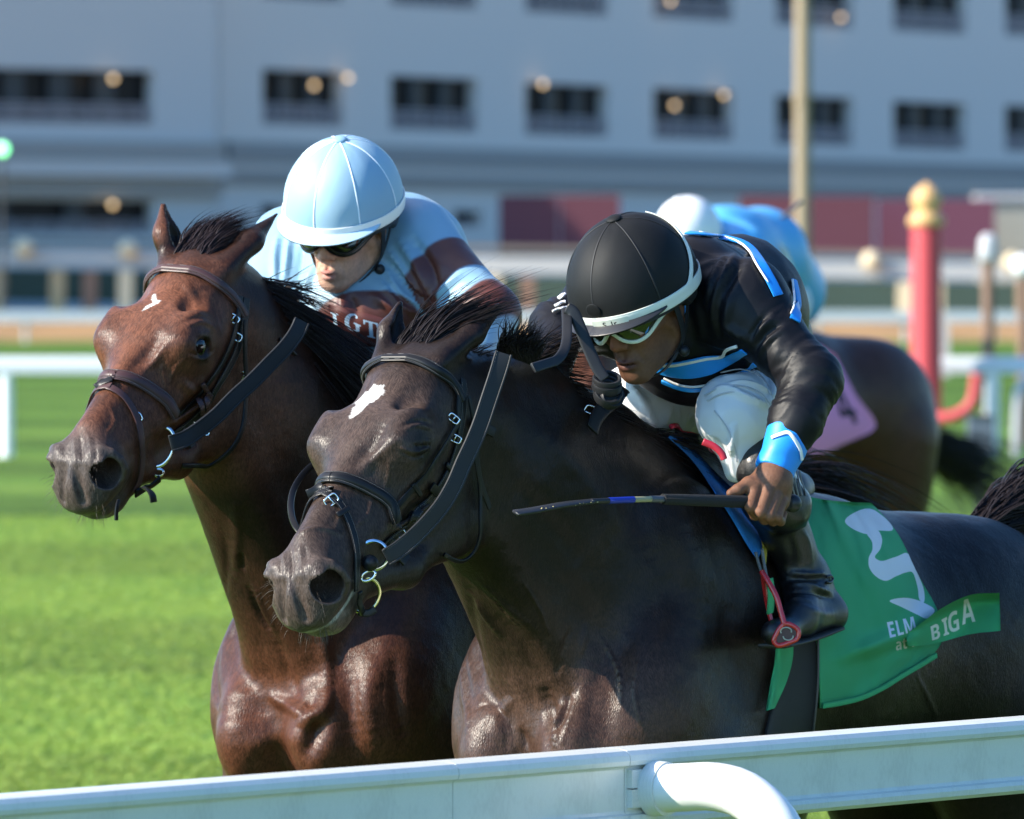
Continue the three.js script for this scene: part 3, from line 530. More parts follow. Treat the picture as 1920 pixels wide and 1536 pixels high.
const legSet = (f1, f2, h1, h2) => [
  [f1, [0.095, 0.055, 0.034, 0.036, 0.042, 0.05], [0.06, 0.03, 0.02, 0.02, 0.01]], [f2, [0.095, 0.055, 0.034, 0.036, 0.042, 0.05], [0.06, 0.03, 0.02, 0.02, 0.01]],
  [h1, [0.15, 0.085, 0.05, 0.036, 0.04, 0.05], [0.09, 0.05, 0.02, 0.02, 0.01]], [h2, [0.15, 0.085, 0.05, 0.036, 0.04, 0.05], [0.09, 0.05, 0.02, 0.02, 0.01]],
];
const GALLOP = legSet(
  [[0.2, 0.98, -0.17], [0.42, 0.66, -0.15], [0.36, 0.42, -0.14], [0.22, 0.28, -0.14], [0.14, 0.27, -0.14]],
  [[0.22, 0.98, 0.17], [0.52, 0.72, 0.15], [0.74, 0.42, 0.14], [0.84, 0.28, 0.14], [0.9, 0.24, 0.14]],
  [[-0.98, 1.05, -0.14], [-0.95, 0.62, -0.14], [-0.72, 0.34, -0.13], [-0.6, 0.2, -0.13], [-0.54, 0.16, -0.13]],
  [[-1.02, 1.05, 0.14], [-1.2, 0.64, 0.14], [-1.28, 0.26, 0.13], [-1.26, 0.1, 0.13], [-1.2, 0.055, 0.13]]);

function makeHorse(spec) {
  const base = spec.base, o = thing('racehorse', spec.label, 'horse', base, TURN, null);
  const toLocal = (w) => { const d = w.clone().sub(base); return V(d.dot(HEAD_F), d.y, d.dot(HEAD_R)); };
  const dirLocal = (d) => V(d.dot(HEAD_F), d.y, d.dot(HEAD_R));
  const [X, Y, Z] = spec.axes.map((a) => dirLocal(V(...a))), poll = toLocal(spec.poll), hs = spec.hs;
  const headM = new THREE.Matrix4().makeBasis(X.multiplyScalar(hs), Y.multiplyScalar(hs * 1.17), Z.multiplyScalar(hs * 1.07)).setPosition(poll);
  const inv = headM.clone().invert(), H = (x, y, z) => V(x, y, z).applyMatrix4(headM);
  const ears = spec.ears.map(([b, tip, open]) => [H(...b), toLocal(tip), dirLocal(V(...open)).normalize()]);
  const pieces = horseField({ ...spec, headM, hs, ears }), field = fieldOf(pieces), relief = spec.relief ? foldsAt({ field, toLocal }, spec.relief) : () => 0;
  const q = V(), cell = spec.cell, c = spec.coat;
  const color = (x, y, z, nx, ny, nz) => {
    q.set(x, y, z).applyMatrix4(inv);
    const n1 = fbm(x * 9, y * 9, z * 9, 3), n2 = noise(x * 60, y * 60, z * 60);
    let col = mixc(c.body, c.warm, clamp(smooth(0.15, 0.5, x) * smooth(1.4, 1.05, y) + 0.3 * n1) * c.warmth);
    const onHead = smooth(-0.02, 0.12, q.x) * smooth(-0.34, -0.28, q.y);
    if (onHead > 0) {
      let hc = mixc(c.face, c.faceDark, clamp(0.35 + 0.9 * fbm(q.x * 14, q.y * 14, q.z * 14, 3)));
      hc = mixc(hc, c.cheek, smooth(-0.08, -0.16, q.y) * 0.8);
      hc = mixc(hc, c.muzzle, smooth(0.455, 0.53, q.x + 0.02 * n1));
      const eye = Math.hypot((q.x - 0.213) / 1.2, q.y + 0.038, 0); if (Math.abs(q.z) > 0.05) hc = mixc(hc, c.dark, 0.85 * smooth(0.034, 0.016, eye));
      hc = mixc(hc, c.faceDark, 0.55 * smooth(0.05, 0.0, Math.abs(Math.abs(q.z) - 0.045)) * smooth(0.2, 0.26, q.x) * smooth(0.44, 0.36, q.x) * smooth(-0.05, -0.01, q.y));
      hc = mixc(hc, c.lip ?? hc, 0.6 * smooth(-0.118, -0.13, q.y) * smooth(0.5, 0.54, q.x) * (0.6 + 0.6 * noise(q.x * 120, q.y * 120, q.z * 120)));
      // lip edge, nostril lining
      const nz2 = Math.hypot(q.x - 0.53, q.y + 0.066, Math.abs(q.z) - 0.036); hc = mixc(hc, [0.075, 0.012, 0.016], smooth(0.027, 0.018, nz2) * 0.9);
      if (spec.foam) hc = mixc(hc, [0.6, 0.6, 0.55], 0.55 * smooth(0.008, 0.003, Math.abs(q.y + 0.124)) * smooth(0.47, 0.5, q.x) * smooth(0.1, 0.35, fbm(x * 70, y * 70, z * 70, 2) + 0.5));
      for (const [sx, sz, rx, rz, sk] of spec.star) { const f = 0.16 * noise(q.x * 160, q.z * 240, 2) + 0.1 * noise(q.x * 90, q.z * 400, 5), d = Math.hypot((q.x - sx) / rx, (q.z - sz - sk * (q.x - sx)) / rz) + f; if (q.y > -0.05) hc = mixc(hc, [0.78, 0.75, 0.7], smooth(1.06, 0.9, d)); }
      col = mixc(col, hc, onHead);
    }
    if (q.x > -0.3 && q.x < 0.16) col = mixc(col, mixc(c.face, c.faceDark, clamp(0.5 + n1)), smooth(0.012, 0.035, q.y) * smooth(0.025, 0.04, Math.abs(q.z)) * 0.9);
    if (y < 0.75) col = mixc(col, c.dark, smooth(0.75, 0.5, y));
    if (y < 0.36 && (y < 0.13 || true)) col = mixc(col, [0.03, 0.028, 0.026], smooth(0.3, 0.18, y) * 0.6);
    const b = 1 + 0.1 * n2 + 0.22 * n1; return [Math.max(0.004, col[0] * b), Math.max(0.004, col[1] * b), Math.max(0.004, col[2] * b)];
  };
  const disp = (x, y, z) => {
    q.set(x, y, z).applyMatrix4(inv);
    const wr = smooth(0.46, 0.54, q.x) * smooth(-0.34, -0.3, q.y), body = 1 - smooth(0.0, 0.1, q.x);
    let d = relief(x, y, z) + 0.006 * fbm(x * 6, y * 4, z * 6, 3) * body + 0.0007 * noise(x * 45, y * 45, z * 45);
    d += 0.004 * body * smooth(0.1, 0.42, x) * (0.5 - Math.abs(noise(x * 5 + 3 * y, y * 3.2, z * 8)));                // tensed muscle over breast and neck
    d += wr * 0.001 * noise(q.x * 60, q.y * 60, q.z * 60);
    return d;
  };
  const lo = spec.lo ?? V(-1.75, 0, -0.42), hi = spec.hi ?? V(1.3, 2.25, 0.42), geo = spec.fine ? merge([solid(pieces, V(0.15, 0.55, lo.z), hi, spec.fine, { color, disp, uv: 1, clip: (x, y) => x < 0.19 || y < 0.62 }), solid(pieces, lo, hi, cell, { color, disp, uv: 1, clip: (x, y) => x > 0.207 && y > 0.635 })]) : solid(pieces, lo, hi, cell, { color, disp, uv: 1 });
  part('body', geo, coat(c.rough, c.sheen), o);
  for (const [leg] of spec.legs) {                                        // hooves under the pasterns
    const a = V(...leg[3]), b = V(...leg[4]), d = b.clone().sub(a).normalize(), g = new THREE.CylinderGeometry(0.044, 0.058, 0.075, 20); g.applyQuaternion(new THREE.Quaternion().setFromUnitVectors(V(0, -1, 0), d)).translate(b.x + d.x * 0.012, b.y + d.y * 0.012, b.z + d.z * 0.012); part('hoof', g, std(0.03, 0.026, 0.022, 0.5), o);
  }
  for (const s of [-1, 1]) {
    const e = new THREE.SphereGeometry(0.0275 * hs, 24, 16), p = H(0.212, -0.037, s * (0.082 - (s < 0 ? 0.011 * (1 - spec.eyeOpen) : 0))); e.translate(p.x, p.y, p.z);
    part('eye', e, std(0.007, 0.004, 0.003, 0.03, { clearcoat: 0.6, clearcoatRoughness: 0.02 }), o);
  }
  return { o, field, pieces, toLocal, dirLocal, H, inv, headM, hs, base };
}
const WORLD_OF = (base) => (p) => base.clone().addScaledVector(HEAD_F, p.x).addScaledVector(HEAD_R, p.z).setY(base.y + p.y);

const bayCoat = { body: [0.024, 0.0105, 0.007], warm: [0.1, 0.035, 0.018], warmth: 0.95, face: [0.175, 0.064, 0.033], faceDark: [0.075, 0.031, 0.02], cheek: [0.085, 0.034, 0.019], muzzle: [0.095, 0.071, 0.062], lip: [0.1, 0.08, 0.075], dark: [0.012, 0.009, 0.009], rough: 0.38, sheen: [0.5, 0.32, 0.22] };
const darkCoat = { body: [0.0165, 0.0098, 0.0072], warm: [0.082, 0.043, 0.03], warmth: 0.9, face: [0.082, 0.052, 0.04], faceDark: [0.044, 0.029, 0.023], cheek: [0.022, 0.0155, 0.013], muzzle: [0.085, 0.061, 0.051], lip: [0.3, 0.23, 0.19], dark: [0.01, 0.008, 0.008], rough: 0.36, sheen: [0.45, 0.38, 0.33] };

const darkHorse = makeHorse({
  label: 'near black horse with a white star, its eye shut, galloping in front behind the rail', base: V(0.327, 0, -16.27), poll: P(768, 660, 15.6), hs: 1.06, cell: 0.0075, fine: 0.0034,
  axes: [[-0.4003, -0.6497, 0.6463], [-0.3816, 0.7594, 0.527], [-0.8331, -0.0357, -0.5519]],
  ears: [[[-0.005, -0.015, -0.058], P(937, 574, 15.74), [0.55, -0.1, -0.8]], [[0.0, -0.01, 0.056], P(750, 570, 15.72), [0.75, 0.1, 0.6]]],
  neck: [[0.74, 1.64, 0.15, 0.56], [0.52, 1.56, 0.19, 0.54], [0.28, 1.4, 0.25, 0.56], [0.05, 1.29, 0.28, 0.64]],
  crest: [[0.8, 1.785], [0.5, 1.755], [0.26, 1.67], [0.05, 1.595]], throat: [0.66, 1.41], dock: [-1.17, 1.47, 0], legs: GALLOP, eyeOpen: 0.12, coat: darkCoat, foam: true,
  relief: [[[[1022, 1290], [1032, 1340], [1038, 1400]], 0.0184, -0.0156], [[[1050, 1330], [1042, 1370], [1040, 1400]], 0.0138, 0.0078], [[[930, 1150], [985, 1210], [1015, 1290]], 0.0230, -0.0058], [[[895, 1230], [920, 1300], [960, 1370]], 0.0207, -0.0068], [[[960, 1270], [985, 1330], [1000, 1390]], 0.0230, 0.0078], [[[925, 1370], [955, 1320], [990, 1300]], 0.0138, 0.0058], [[[1110, 1240], [1085, 1320], [1070, 1400]], 0.0230, 0.0068], [[[1180, 1190], [1150, 1280], [1130, 1390]], 0.0253, -0.0058], [[[880, 1110], [905, 1150], [935, 1190]], 0.0080, 0.0058], [[[900, 1090], [950, 1140], [1000, 1180]], 0.0092, 0.0049], [[[865, 1240], [870, 1300], [880, 1370]], 0.0138, 0.0058],
    [[[879, 1084], [893, 1187], [926, 1281], [963, 1300]], 0.0138, -0.0050], [[[1071, 1300], [1067, 1323], [1053, 1356], [1036, 1372]], 0.0080, -0.0086], [[[1088, 1288], [1078, 1330], [1062, 1372], [1050, 1400]], 0.0115, 0.0072], [[[1071, 1178], [1057, 1215], [1050, 1240]], 0.0069, -0.0029], [[[1052, 1234], [1043, 1265]], 0.0069, -0.0029], [[[1098, 1180], [1088, 1230]], 0.0080, 0.0029],
    [[[893, 1328], [917, 1319], [945, 1356], [949, 1398]], 0.0069, -0.0050], [[[908, 1350], [925, 1345], [935, 1385]], 0.0161, 0.0050], [[[980, 1370], [988, 1400]], 0.0069, -0.0058], [[[870, 1190], [880, 1240], [890, 1300]], 0.0069, 0.0029], [[[905, 1080], [930, 1130], [975, 1180]], 0.0046, 0.0025], [[[920, 1110], [945, 1150], [965, 1195]], 0.0046, -0.0025],
    [[[868, 1150], [858, 1200], [862, 1260], [858, 1320]], 0.004, 0.003], [[[980, 1090], [1010, 1140], [1030, 1190]], 0.004, 0.003], [[[1130, 1200], [1160, 1260], [1165, 1330]], 0.0045, 0.003], [[[1200, 1230], [1190, 1300], [1205, 1370]], 0.004, 0.003], [[[1340, 1000], [1370, 1100], [1365, 1220]], 0.03, -0.008], [[[1280, 960], [1300, 1080], [1310, 1200]], 0.035, 0.008], [[[1150, 900], [1200, 980], [1240, 1080]], 0.03, -0.006], [[[1000, 800], [1080, 880], [1150, 960]], 0.03, 0.007], [[[960, 900], [1030, 980], [1100, 1060]], 0.025, -0.006], [[[1717, 1259], [1740, 1310], [1759, 1350]], 0.005, 0.003],
    [[[747, 812], [722, 842], [692, 864], [674, 886]], 0.012, 0.006], [[[722, 792], [700, 830], [668, 866]], 0.012, -0.006], [[[794, 876], [768, 905], [746, 930]], 0.008, 0.004], [[[730, 862], [729, 890], [722, 914]], 0.0035, 0.0022], [[[752, 846], [776, 858], [802, 850]], 0.0035, -0.003], [[[748, 838], [776, 848], [806, 840]], 0.0035, 0.003], [[[756, 808], [782, 798], [812, 804]], 0.0045, 0.0035], [[[752, 800], [782, 789], [816, 796]], 0.004, -0.003],
    [[[544, 1030], [548, 1060], [546, 1092]], 0.004, -0.0036], [[[561, 1016], [565, 1058], [560, 1100]], 0.0035, 0.0024], [[[572, 1020], [574, 1056], [570, 1095]], 0.003, -0.0021], [[[530, 1030], [534, 1060], [533, 1095]], 0.005, 0.0030], [[[700, 700], [690, 730], [700, 760]], 0.008, -0.002], [[[640, 920], [640, 960], [625, 1000]], 0.004, 0.0022], [[[700, 930], [690, 965], [660, 990]], 0.004, 0.0025], [[[560, 1000], [600, 990], [640, 1002]], 0.006, 0.004]],
  star: [[0.138, 0.012, 0.03, 0.025, 0.1], [0.168, 0.012, 0.036, 0.0135, 0.05]],
});
const bayHorse = makeHorse({
  label: 'bay brown horse with a small white mark on its forehead, galloping on the far left', base: V(-0.186, 0, -17.17), poll: P(366, 481, 16.58), hs: 1.06, cell: 0.0075, fine: 0.0034,
  axes: [[-0.4155, -0.6351, 0.6512], [-0.2932, 0.7712, 0.5651], [-0.861, 0.0439, -0.5066]],
  ears: [[[-0.005, -0.015, -0.06], P(518, 402, 16.68), [0.6, 0.1, -0.75]], [[0.0, -0.01, 0.058], P(306, 386, 16.66), [0.85, 0.0, 0.5]]],
  neck: [[0.66, 1.82, 0.14, 0.58], [0.52, 1.64, 0.19, 0.56], [0.3, 1.43, 0.25, 0.58], [0.05, 1.3, 0.29, 0.64]],
  crest: [[0.72, 1.965], [0.5, 1.885], [0.25, 1.73], [0.03, 1.6]], throat: [0.7, 1.57], dock: [-1.17, 1.47, 0], legs: GALLOP, eyeOpen: 1, coat: bayCoat,
  relief: [[[[585, 1320], [592, 1360], [575, 1410]], 0.0208, -0.0204], [[[500, 1305], [545, 1325], [580, 1350]], 0.0130, 0.0102], [[[560, 1355], [580, 1345], [605, 1330], [620, 1290]], 0.0156, 0.0122], [[[600, 1170], [612, 1240], [620, 1290]], 0.0182, 0.0102], [[[640, 1230], [660, 1310], [665, 1400]], 0.0260, -0.0082], [[[452, 1035], [453, 1050], [456, 1068]], 0.0065, -0.0061], [[[468, 1105], [480, 1140], [508, 1188]], 0.0078, -0.0092], [[[478, 1100], [492, 1140], [514, 1180]], 0.0078, 0.0051], [[[430, 1130], [440, 1230], [480, 1300]], 0.0260, -0.0071], [[[400, 1350], [440, 1330], [500, 1330]], 0.0260, -0.0071], [[[470, 1400], [520, 1380], [565, 1390]], 0.0260, 0.0102],
    [[[310, 646], [286, 676], [264, 692]], 0.011, 0.006], [[[298, 632], [272, 668], [246, 694]], 0.012, -0.006], [[[352, 668], [330, 690], [318, 722]], 0.004, 0.0025], [[[340, 715], [352, 728], [366, 735]], 0.009, 0.005], [[[302, 685], [308, 710], [314, 735]], 0.0035, 0.0022], [[[352, 660], [380, 668], [404, 655]], 0.0035, -0.003], [[[350, 612], [378, 604], [404, 615]], 0.0045, 0.0035], [[[346, 602], [378, 594], [408, 606]], 0.004, -0.003],
    [[[150, 818], [153, 850], [155, 884]], 0.004, -0.0036], [[[165, 812], [170, 850], [168, 884]], 0.0035, 0.0024], [[[177, 815], [180, 848], [178, 880]], 0.003, -0.0021], [[[138, 820], [140, 850], [142, 880]], 0.005, 0.0024], [[[205, 760], [215, 790], [200, 815]], 0.004, 0.003], [[[345, 530], [365, 560], [372, 590]], 0.010, 0.004], [[[400, 560], [408, 590], [415, 620]], 0.008, -0.004],
    [[[440, 930], [445, 1000], [440, 1080]], 0.012, 0.005], [[[420, 1000], [425, 1060], [420, 1120]], 0.010, -0.004], [[[395, 1190], [400, 1260], [410, 1330]], 0.016, -0.006], [[[520, 1200], [540, 1260], [560, 1310]], 0.014, -0.006], [[[700, 1250], [690, 1320], [700, 1400]], 0.02, 0.008], [[[740, 1230], [745, 1320], [760, 1390]], 0.018, -0.008]],
  star: [[0.15, 0.008, 0.016, 0.005, -0.6], [0.172, 0.002, 0.018, 0.006, 0.5]],
});
// ───────────────────────── tack ─────────────────────────
const LE = { black: std(0.008, 0.0082, 0.009, 0.4, { specularIntensity: 0.6 }), rein: std(0.014, 0.0145, 0.016, 0.5, { specularIntensity: 0.6 }), brown: std(0.06, 0.026, 0.024, 0.45), stitch: std(0.16, 0.15, 0.14, 0.7), steel: std(0.75, 0.76, 0.78, 0.12, { metalness: 1 }), brass: std(0.7, 0.62, 0.35, 0.2, { metalness: 1 }) };
// a picture path laid on a horse (or any field in the frame of toLocal); misses keep the depth of their neighbours
function lay(h, px, n = 40, lift = 0.004, o = {}) {
  const cam = h.toLocal(camera.position), c2 = new THREE.CatmullRomCurve3(px.map(([x, y]) => V(x, y, 0)), false, 'centripetal'), q = c2.getSpacedPoints(n);
  const hits = q.map((p) => { const d = h.toLocal(P(p.x, p.y, 1)).sub(cam).normalize(), r = march(h.field, cam, d, 12.5, 20.5); return { d, r }; });
  const ok = hits.map((e, i) => (e.r ? i : -1)).filter((i) => i >= 0), sgn = V();
  const t = hits.map((e, i) => { if (e.r) return e.r.t; const a = ok.filter((k) => k < i).pop(), b = ok.find((k) => k > i); if (a === undefined && b === undefined) return o.D ?? 15.5; return a === undefined ? hits[b].r.t : b === undefined ? hits[a].r.t : lerp(hits[a].r.t, hits[b].r.t, (i - a) / (b - a)); });
  const nn = hits.map((e) => (e.r ? e.r.n : e.d.clone().negate()));
  if (o.D0 !== undefined) for (let i = 0; i <= n; i++) { const L = lerp(o.D0, o.D1, i / n); t[i] = Math.min(L, hits[i].r ? hits[i].r.t - (o.gap ?? 0.008) : 99); nn[i] = nn[i].clone().lerp(hits[i].d.clone().negate(), 0.6).normalize(); }
  const S = (a) => a.map((v, i) => { const l = a[Math.max(0, i - 1)], r = a[Math.min(a.length - 1, i + 1)]; return typeof v === 'number' ? (l + 2 * v + r) / 4 : l.clone().add(v).add(v).add(r).normalize(); });
  let ts = S(S(t)), ns = S(S(S(nn)));
  return { pts: hits.map((e, i) => cam.clone().addScaledVector(e.d, ts[i]).addScaledVector(ns[i], lift)), nrm: ns, ts };
}
const mirrorOn = (h, l) => ({ pts: l.pts.map((p) => { const q = p.clone().applyMatrix4(h.inv); q.z *= -1; return q.applyMatrix4(h.headM); }), nrm: l.nrm.map((v) => { const q = v.clone().transformDirection(h.inv); q.z *= -1; return q.transformDirection(h.headM).normalize(); }) });
function strap(h, g, name, px, w, mat, o = {}) {
  let l = lay(h, px, o.n ?? 48, (o.lift ?? 0.003) + (o.th ?? 0.004) / 2, o);
  if (o.mirror) { const m = mirrorOn(h, l); l = { pts: [...m.pts.reverse(), ...l.pts.slice(1)], nrm: [...m.nrm.reverse(), ...l.nrm.slice(1)] }; }
  const gs = [sweep(l.pts, l.nrm, w / 2, (o.th ?? 0.004) / 2, 12, 0.55)];
  if (o.pad) gs.push(sweep(l.pts.map((p, i) => p.clone().addScaledVector(l.nrm[i], 0.0025)), l.nrm, w * 0.3, 0.004, 12, 0.8));
  if (o.rim) for (const e of [-1, 1]) gs.push(sweep(l.pts.map((p, i) => { const t = l.pts[Math.min(i + 1, l.pts.length - 1)].clone().sub(l.pts[Math.max(0, i - 1)]).normalize().cross(l.nrm[i]); return p.clone().addScaledVector(t, e * w * 0.43).addScaledVector(l.nrm[i], o.th / 2); }), l.nrm, 0.0022, 0.0014, 8, 0.9));
  part(name, merge(gs), mat, g);
  if (o.stitch) { const st = []; for (const e of [-1, 1]) for (let i = 1; i + 1 < l.pts.length; i++) { const t = l.pts[i + 1].clone().sub(l.pts[i]), s = t.clone().normalize().cross(l.nrm[i]); for (const f of [0.1, 0.6]) { const a = l.pts[i].clone().addScaledVector(t, f).addScaledVector(s, e * w * 0.38).addScaledVector(l.nrm[i], (o.th ?? 0.004) / 2 + 0.0004); st.push(sweep([a, a.clone().addScaledVector(t, 0.25)], [l.nrm[i], l.nrm[i]], 0.0007, 0.0005, 4, 1)); } } part('stitching', merge(st), LE.stitch, g); }
  return l;
}
function ringAt(h, g, name, x, y, rx, ry, turn, r, mat, toward = 0.02, tilt = 0) {   // a metal ring, seen as an ellipse of rx by ry pixels
  const cam = h.toLocal(camera.position), d = h.toLocal(P(x, y, 1)).sub(cam).normalize(), hit = march(h.field, cam, d, 12.5, 20.5), D = (hit ? hit.t : 15.4) - toward, pts = [];
  for (let i = 0; i < 28; i++) { const a = i / 28 * 6.2832, u = Math.cos(a) * rx, v = Math.sin(a) * ry; pts.push(h.toLocal(P(x + u * Math.cos(turn) - v * Math.sin(turn), y + u * Math.sin(turn) + v * Math.cos(turn), D + tilt * u / 1000))); }
  return part(name, tube(pts, r, 56, 8, true), mat, g);
}
function buckleAt(h, g, x, y, w, len, turn, mat = LE.steel) {
  const cam = h.toLocal(camera.position), d = h.toLocal(P(x, y, 1)).sub(cam).normalize(), hit = march(h.field, cam, d, 12.5, 20.5), D = (hit ? hit.t : 15.4) - 0.01, pts = [];
  const c = Math.cos(turn), s = Math.sin(turn); for (const [a, b] of [[-1, -0.7], [-0.8, -1], [0.8, -1], [1, -0.7], [1, 0.7], [0.8, 1], [-0.8, 1], [-1, 0.7]]) { const u = a * len / 2, v = b * w / 2; pts.push(h.toLocal(P(x + u * c - v * s, y + u * s + v * c, D))); }
  const tongue = tube([h.toLocal(P(x - len / 2 * c, y - len / 2 * s, D - 0.002)), h.toLocal(P(x, y, D - 0.005)), h.toLocal(P(x + len / 2 * c, y + len / 2 * s, D - 0.004))], 0.0014, 8, 6);
  return part('buckle', merge([tube(pts, 0.0019, 40, 6, true), tongue]), mat, g);
}
function keeperAt(h, g, x, y, w, len, turn, mat) { const l = lay(h, [[x - Math.sin(turn) * w / 2, y + Math.cos(turn) * w / 2], [x + Math.sin(turn) * w / 2, y - Math.cos(turn) * w / 2]], 6, 0.008); part('keeper', sweep(l.pts, l.nrm, len / 2 / 960, 0.003, 10, 0.5), mat, g); }
{ // bridle of the dark horse
  const h = darkHorse, g = group('bridle', h.o), K = LE.black;
  strap(h, g, 'browband', [[760, 674], [790, 681], [815, 692], [835, 707], [852, 728], [863, 752]], 0.021, K, { mirror: true, pad: true, stitch: true, th: 0.006 });
  strap(h, g, 'noseband', [[619, 898], [640, 899], [667, 907], [695, 920], [718, 934], [732, 950], [739, 978]], 0.026, K, { mirror: true, pad: true, stitch: true, th: 0.007 });
  strap(h, g, 'cheek_strap', [[865, 712], [866, 745], [864, 777], [858, 815], [850, 850], [834, 889], [806, 931], [768, 977], [738, 1003], [714, 1024]], 0.017, K, { stitch: true });
  strap(h, g, 'cheek_strap', [[857, 722], [855, 760], [853, 793], [842, 812], [826, 838], [812, 860], [790, 895], [762, 925], [742, 950]], 0.012, K, { lift: 0.005 });
  strap(h, g, 'flash_strap', [[598, 922], [617, 931], [634, 945], [644, 962], [654, 985], [662, 1012], [665, 1042], [664, 1075], [662, 1106]], 0.015, K, { mirror: true, lift: 0.004, stitch: true });
  keeperAt(h, g, 592, 920, 36, 16, 1.2, K); keeperAt(h, g, 640, 962, 26, 10, 1.0, K); keeperAt(h, g, 776, 916, 24, 9, -0.6, K); keeperAt(h, g, 838, 880, 26, 10, -0.7, K); keeperAt(h, g, 812, 918, 26, 18, -0.8, K); keeperAt(h, g, 770, 972, 28, 20, -0.8, K);
  buckleAt(h, g, 621, 938, 24, 16, 0.9); buckleAt(h, g, 851, 785, 20, 12, -0.9); buckleAt(h, g, 853, 822, 22, 12, -1.1); buckleAt(h, g, 748, 996, 26, 15, -0.7);
  strap(h, g, 'throat_lash', [[868, 745], [878, 800], [884, 860], [888, 920], [889, 965], [887, 1005], [876, 1030], [858, 1043], [835, 1042], [822, 1036]], 0.009, K, { lift: 0.012, th: 0.006 });
  strap(h, g, 'strap_end', [[874, 800], [880, 850], [888, 900], [899, 935], [905, 954]], 0.014, K, { lift: 0.014 });
  ringAt(h, g, 'bit_ring', 700, 1041, 27, 27, 0, 0.0042, LE.steel, 0.024); ringAt(h, g, 'bit_ring', 683, 1116, 27, 33, 0.5, 0.0036, LE.brass, 0.0, 0.6); ringAt(h, g, 'curb_ring', 690, 1080, 14, 8, -0.5, 0.003, LE.steel, 0.02);
  part('bit_joint', (() => { const q = h.toLocal(P(694, 1056, 15.33)); return new THREE.SphereGeometry(0.016, 16, 12).translate(q.x, q.y, q.z); })(), K, g);
  strap(h, g, 'chin_strap', [[664, 1106], [664, 1130], [672, 1146], [690, 1150], [704, 1142]], 0.014, K, { lift: 0.01, th: 0.006 });
  const r = strap(h, g, 'rein', [[722, 1046], [748, 1030], [785, 997], [826, 950], [850, 910], [868, 868], [886, 830], [900, 796], [918, 742], [934, 695], [944, 664]], 0.035, LE.rein, { lift: 0, th: 0.006, D0: 15.32, D1: 15.45, gap: 0.02, n: 70, rim: true, stitch: true });
  keeperAt(h, g, 740, 1036, 52, 26, -0.75, K); keeperAt(h, g, 899, 800, 48, 20, -1.1, K);
  strap(h, g, 'rein', [[998, 692], [1018, 686], [1040, 678], [1055, 662], [1062, 640], [1063, 608], [1062, 580]], 0.02, LE.rein, { D0: 15.45, D1: 15.72, th: 0.007, n: 50 });
  strap(h, g, 'rein', [[1062, 578], [1074, 585], [1088, 615], [1104, 655], [1120, 690], [1134, 712]], 0.024, LE.black, { D0: 15.7, D1: 15.66, th: 0.007 });
  const knot = []; for (const [x, y, rx, ry, a] of [[1138, 714, 24, 12, 0.1], [1138, 724, 25, 13, 0.1], [1140, 738, 24, 20, 0.3], [1146, 744, 20, 18, 0.9]]) { const pts = []; for (let i = 0; i < 20; i++) { const q = i / 20 * 6.2832, u = Math.cos(q) * rx, v = Math.sin(q) * ry; pts.push(h.toLocal(P(x + u * Math.cos(a) - v * Math.sin(a), y + u * Math.sin(a) + v * Math.cos(a), 15.66 - 0.022 * Math.sin(q)))); } knot.push(sweep(pts, pts.map((p) => p.clone().sub(h.toLocal(P(x, y, 15.66))).normalize()), 0.009, 0.004, 8, 0.6, true)); }
  part('rein_knot', merge(knot), LE.rein, g);
  strap(h, g, 'neck_strap', [[1150, 752], [1128, 764], [1108, 776], [1094, 792], [1085, 815]], 0.034, K, { lift: 0.03, th: 0.006 }); buckleAt(h, g, 1108, 776, 26, 26, 0.4);
  // far side rein, a loop that shows left of the face
  part('rein', (() => { const p = [[598, 862, 15.62], [572, 885, 15.6], [552, 915, 15.56], [545, 950, 15.5], [553, 985, 15.44], [568, 1004, 15.42]].map((a) => h.toLocal(P(...a))), q = spline(p, 30); return sweep(q, q.map(() => h.dirLocal(V(0.25, 0.2, 1)).normalize()), 0.0065, 0.0035, 8, 0.6); })(), K, g);
}
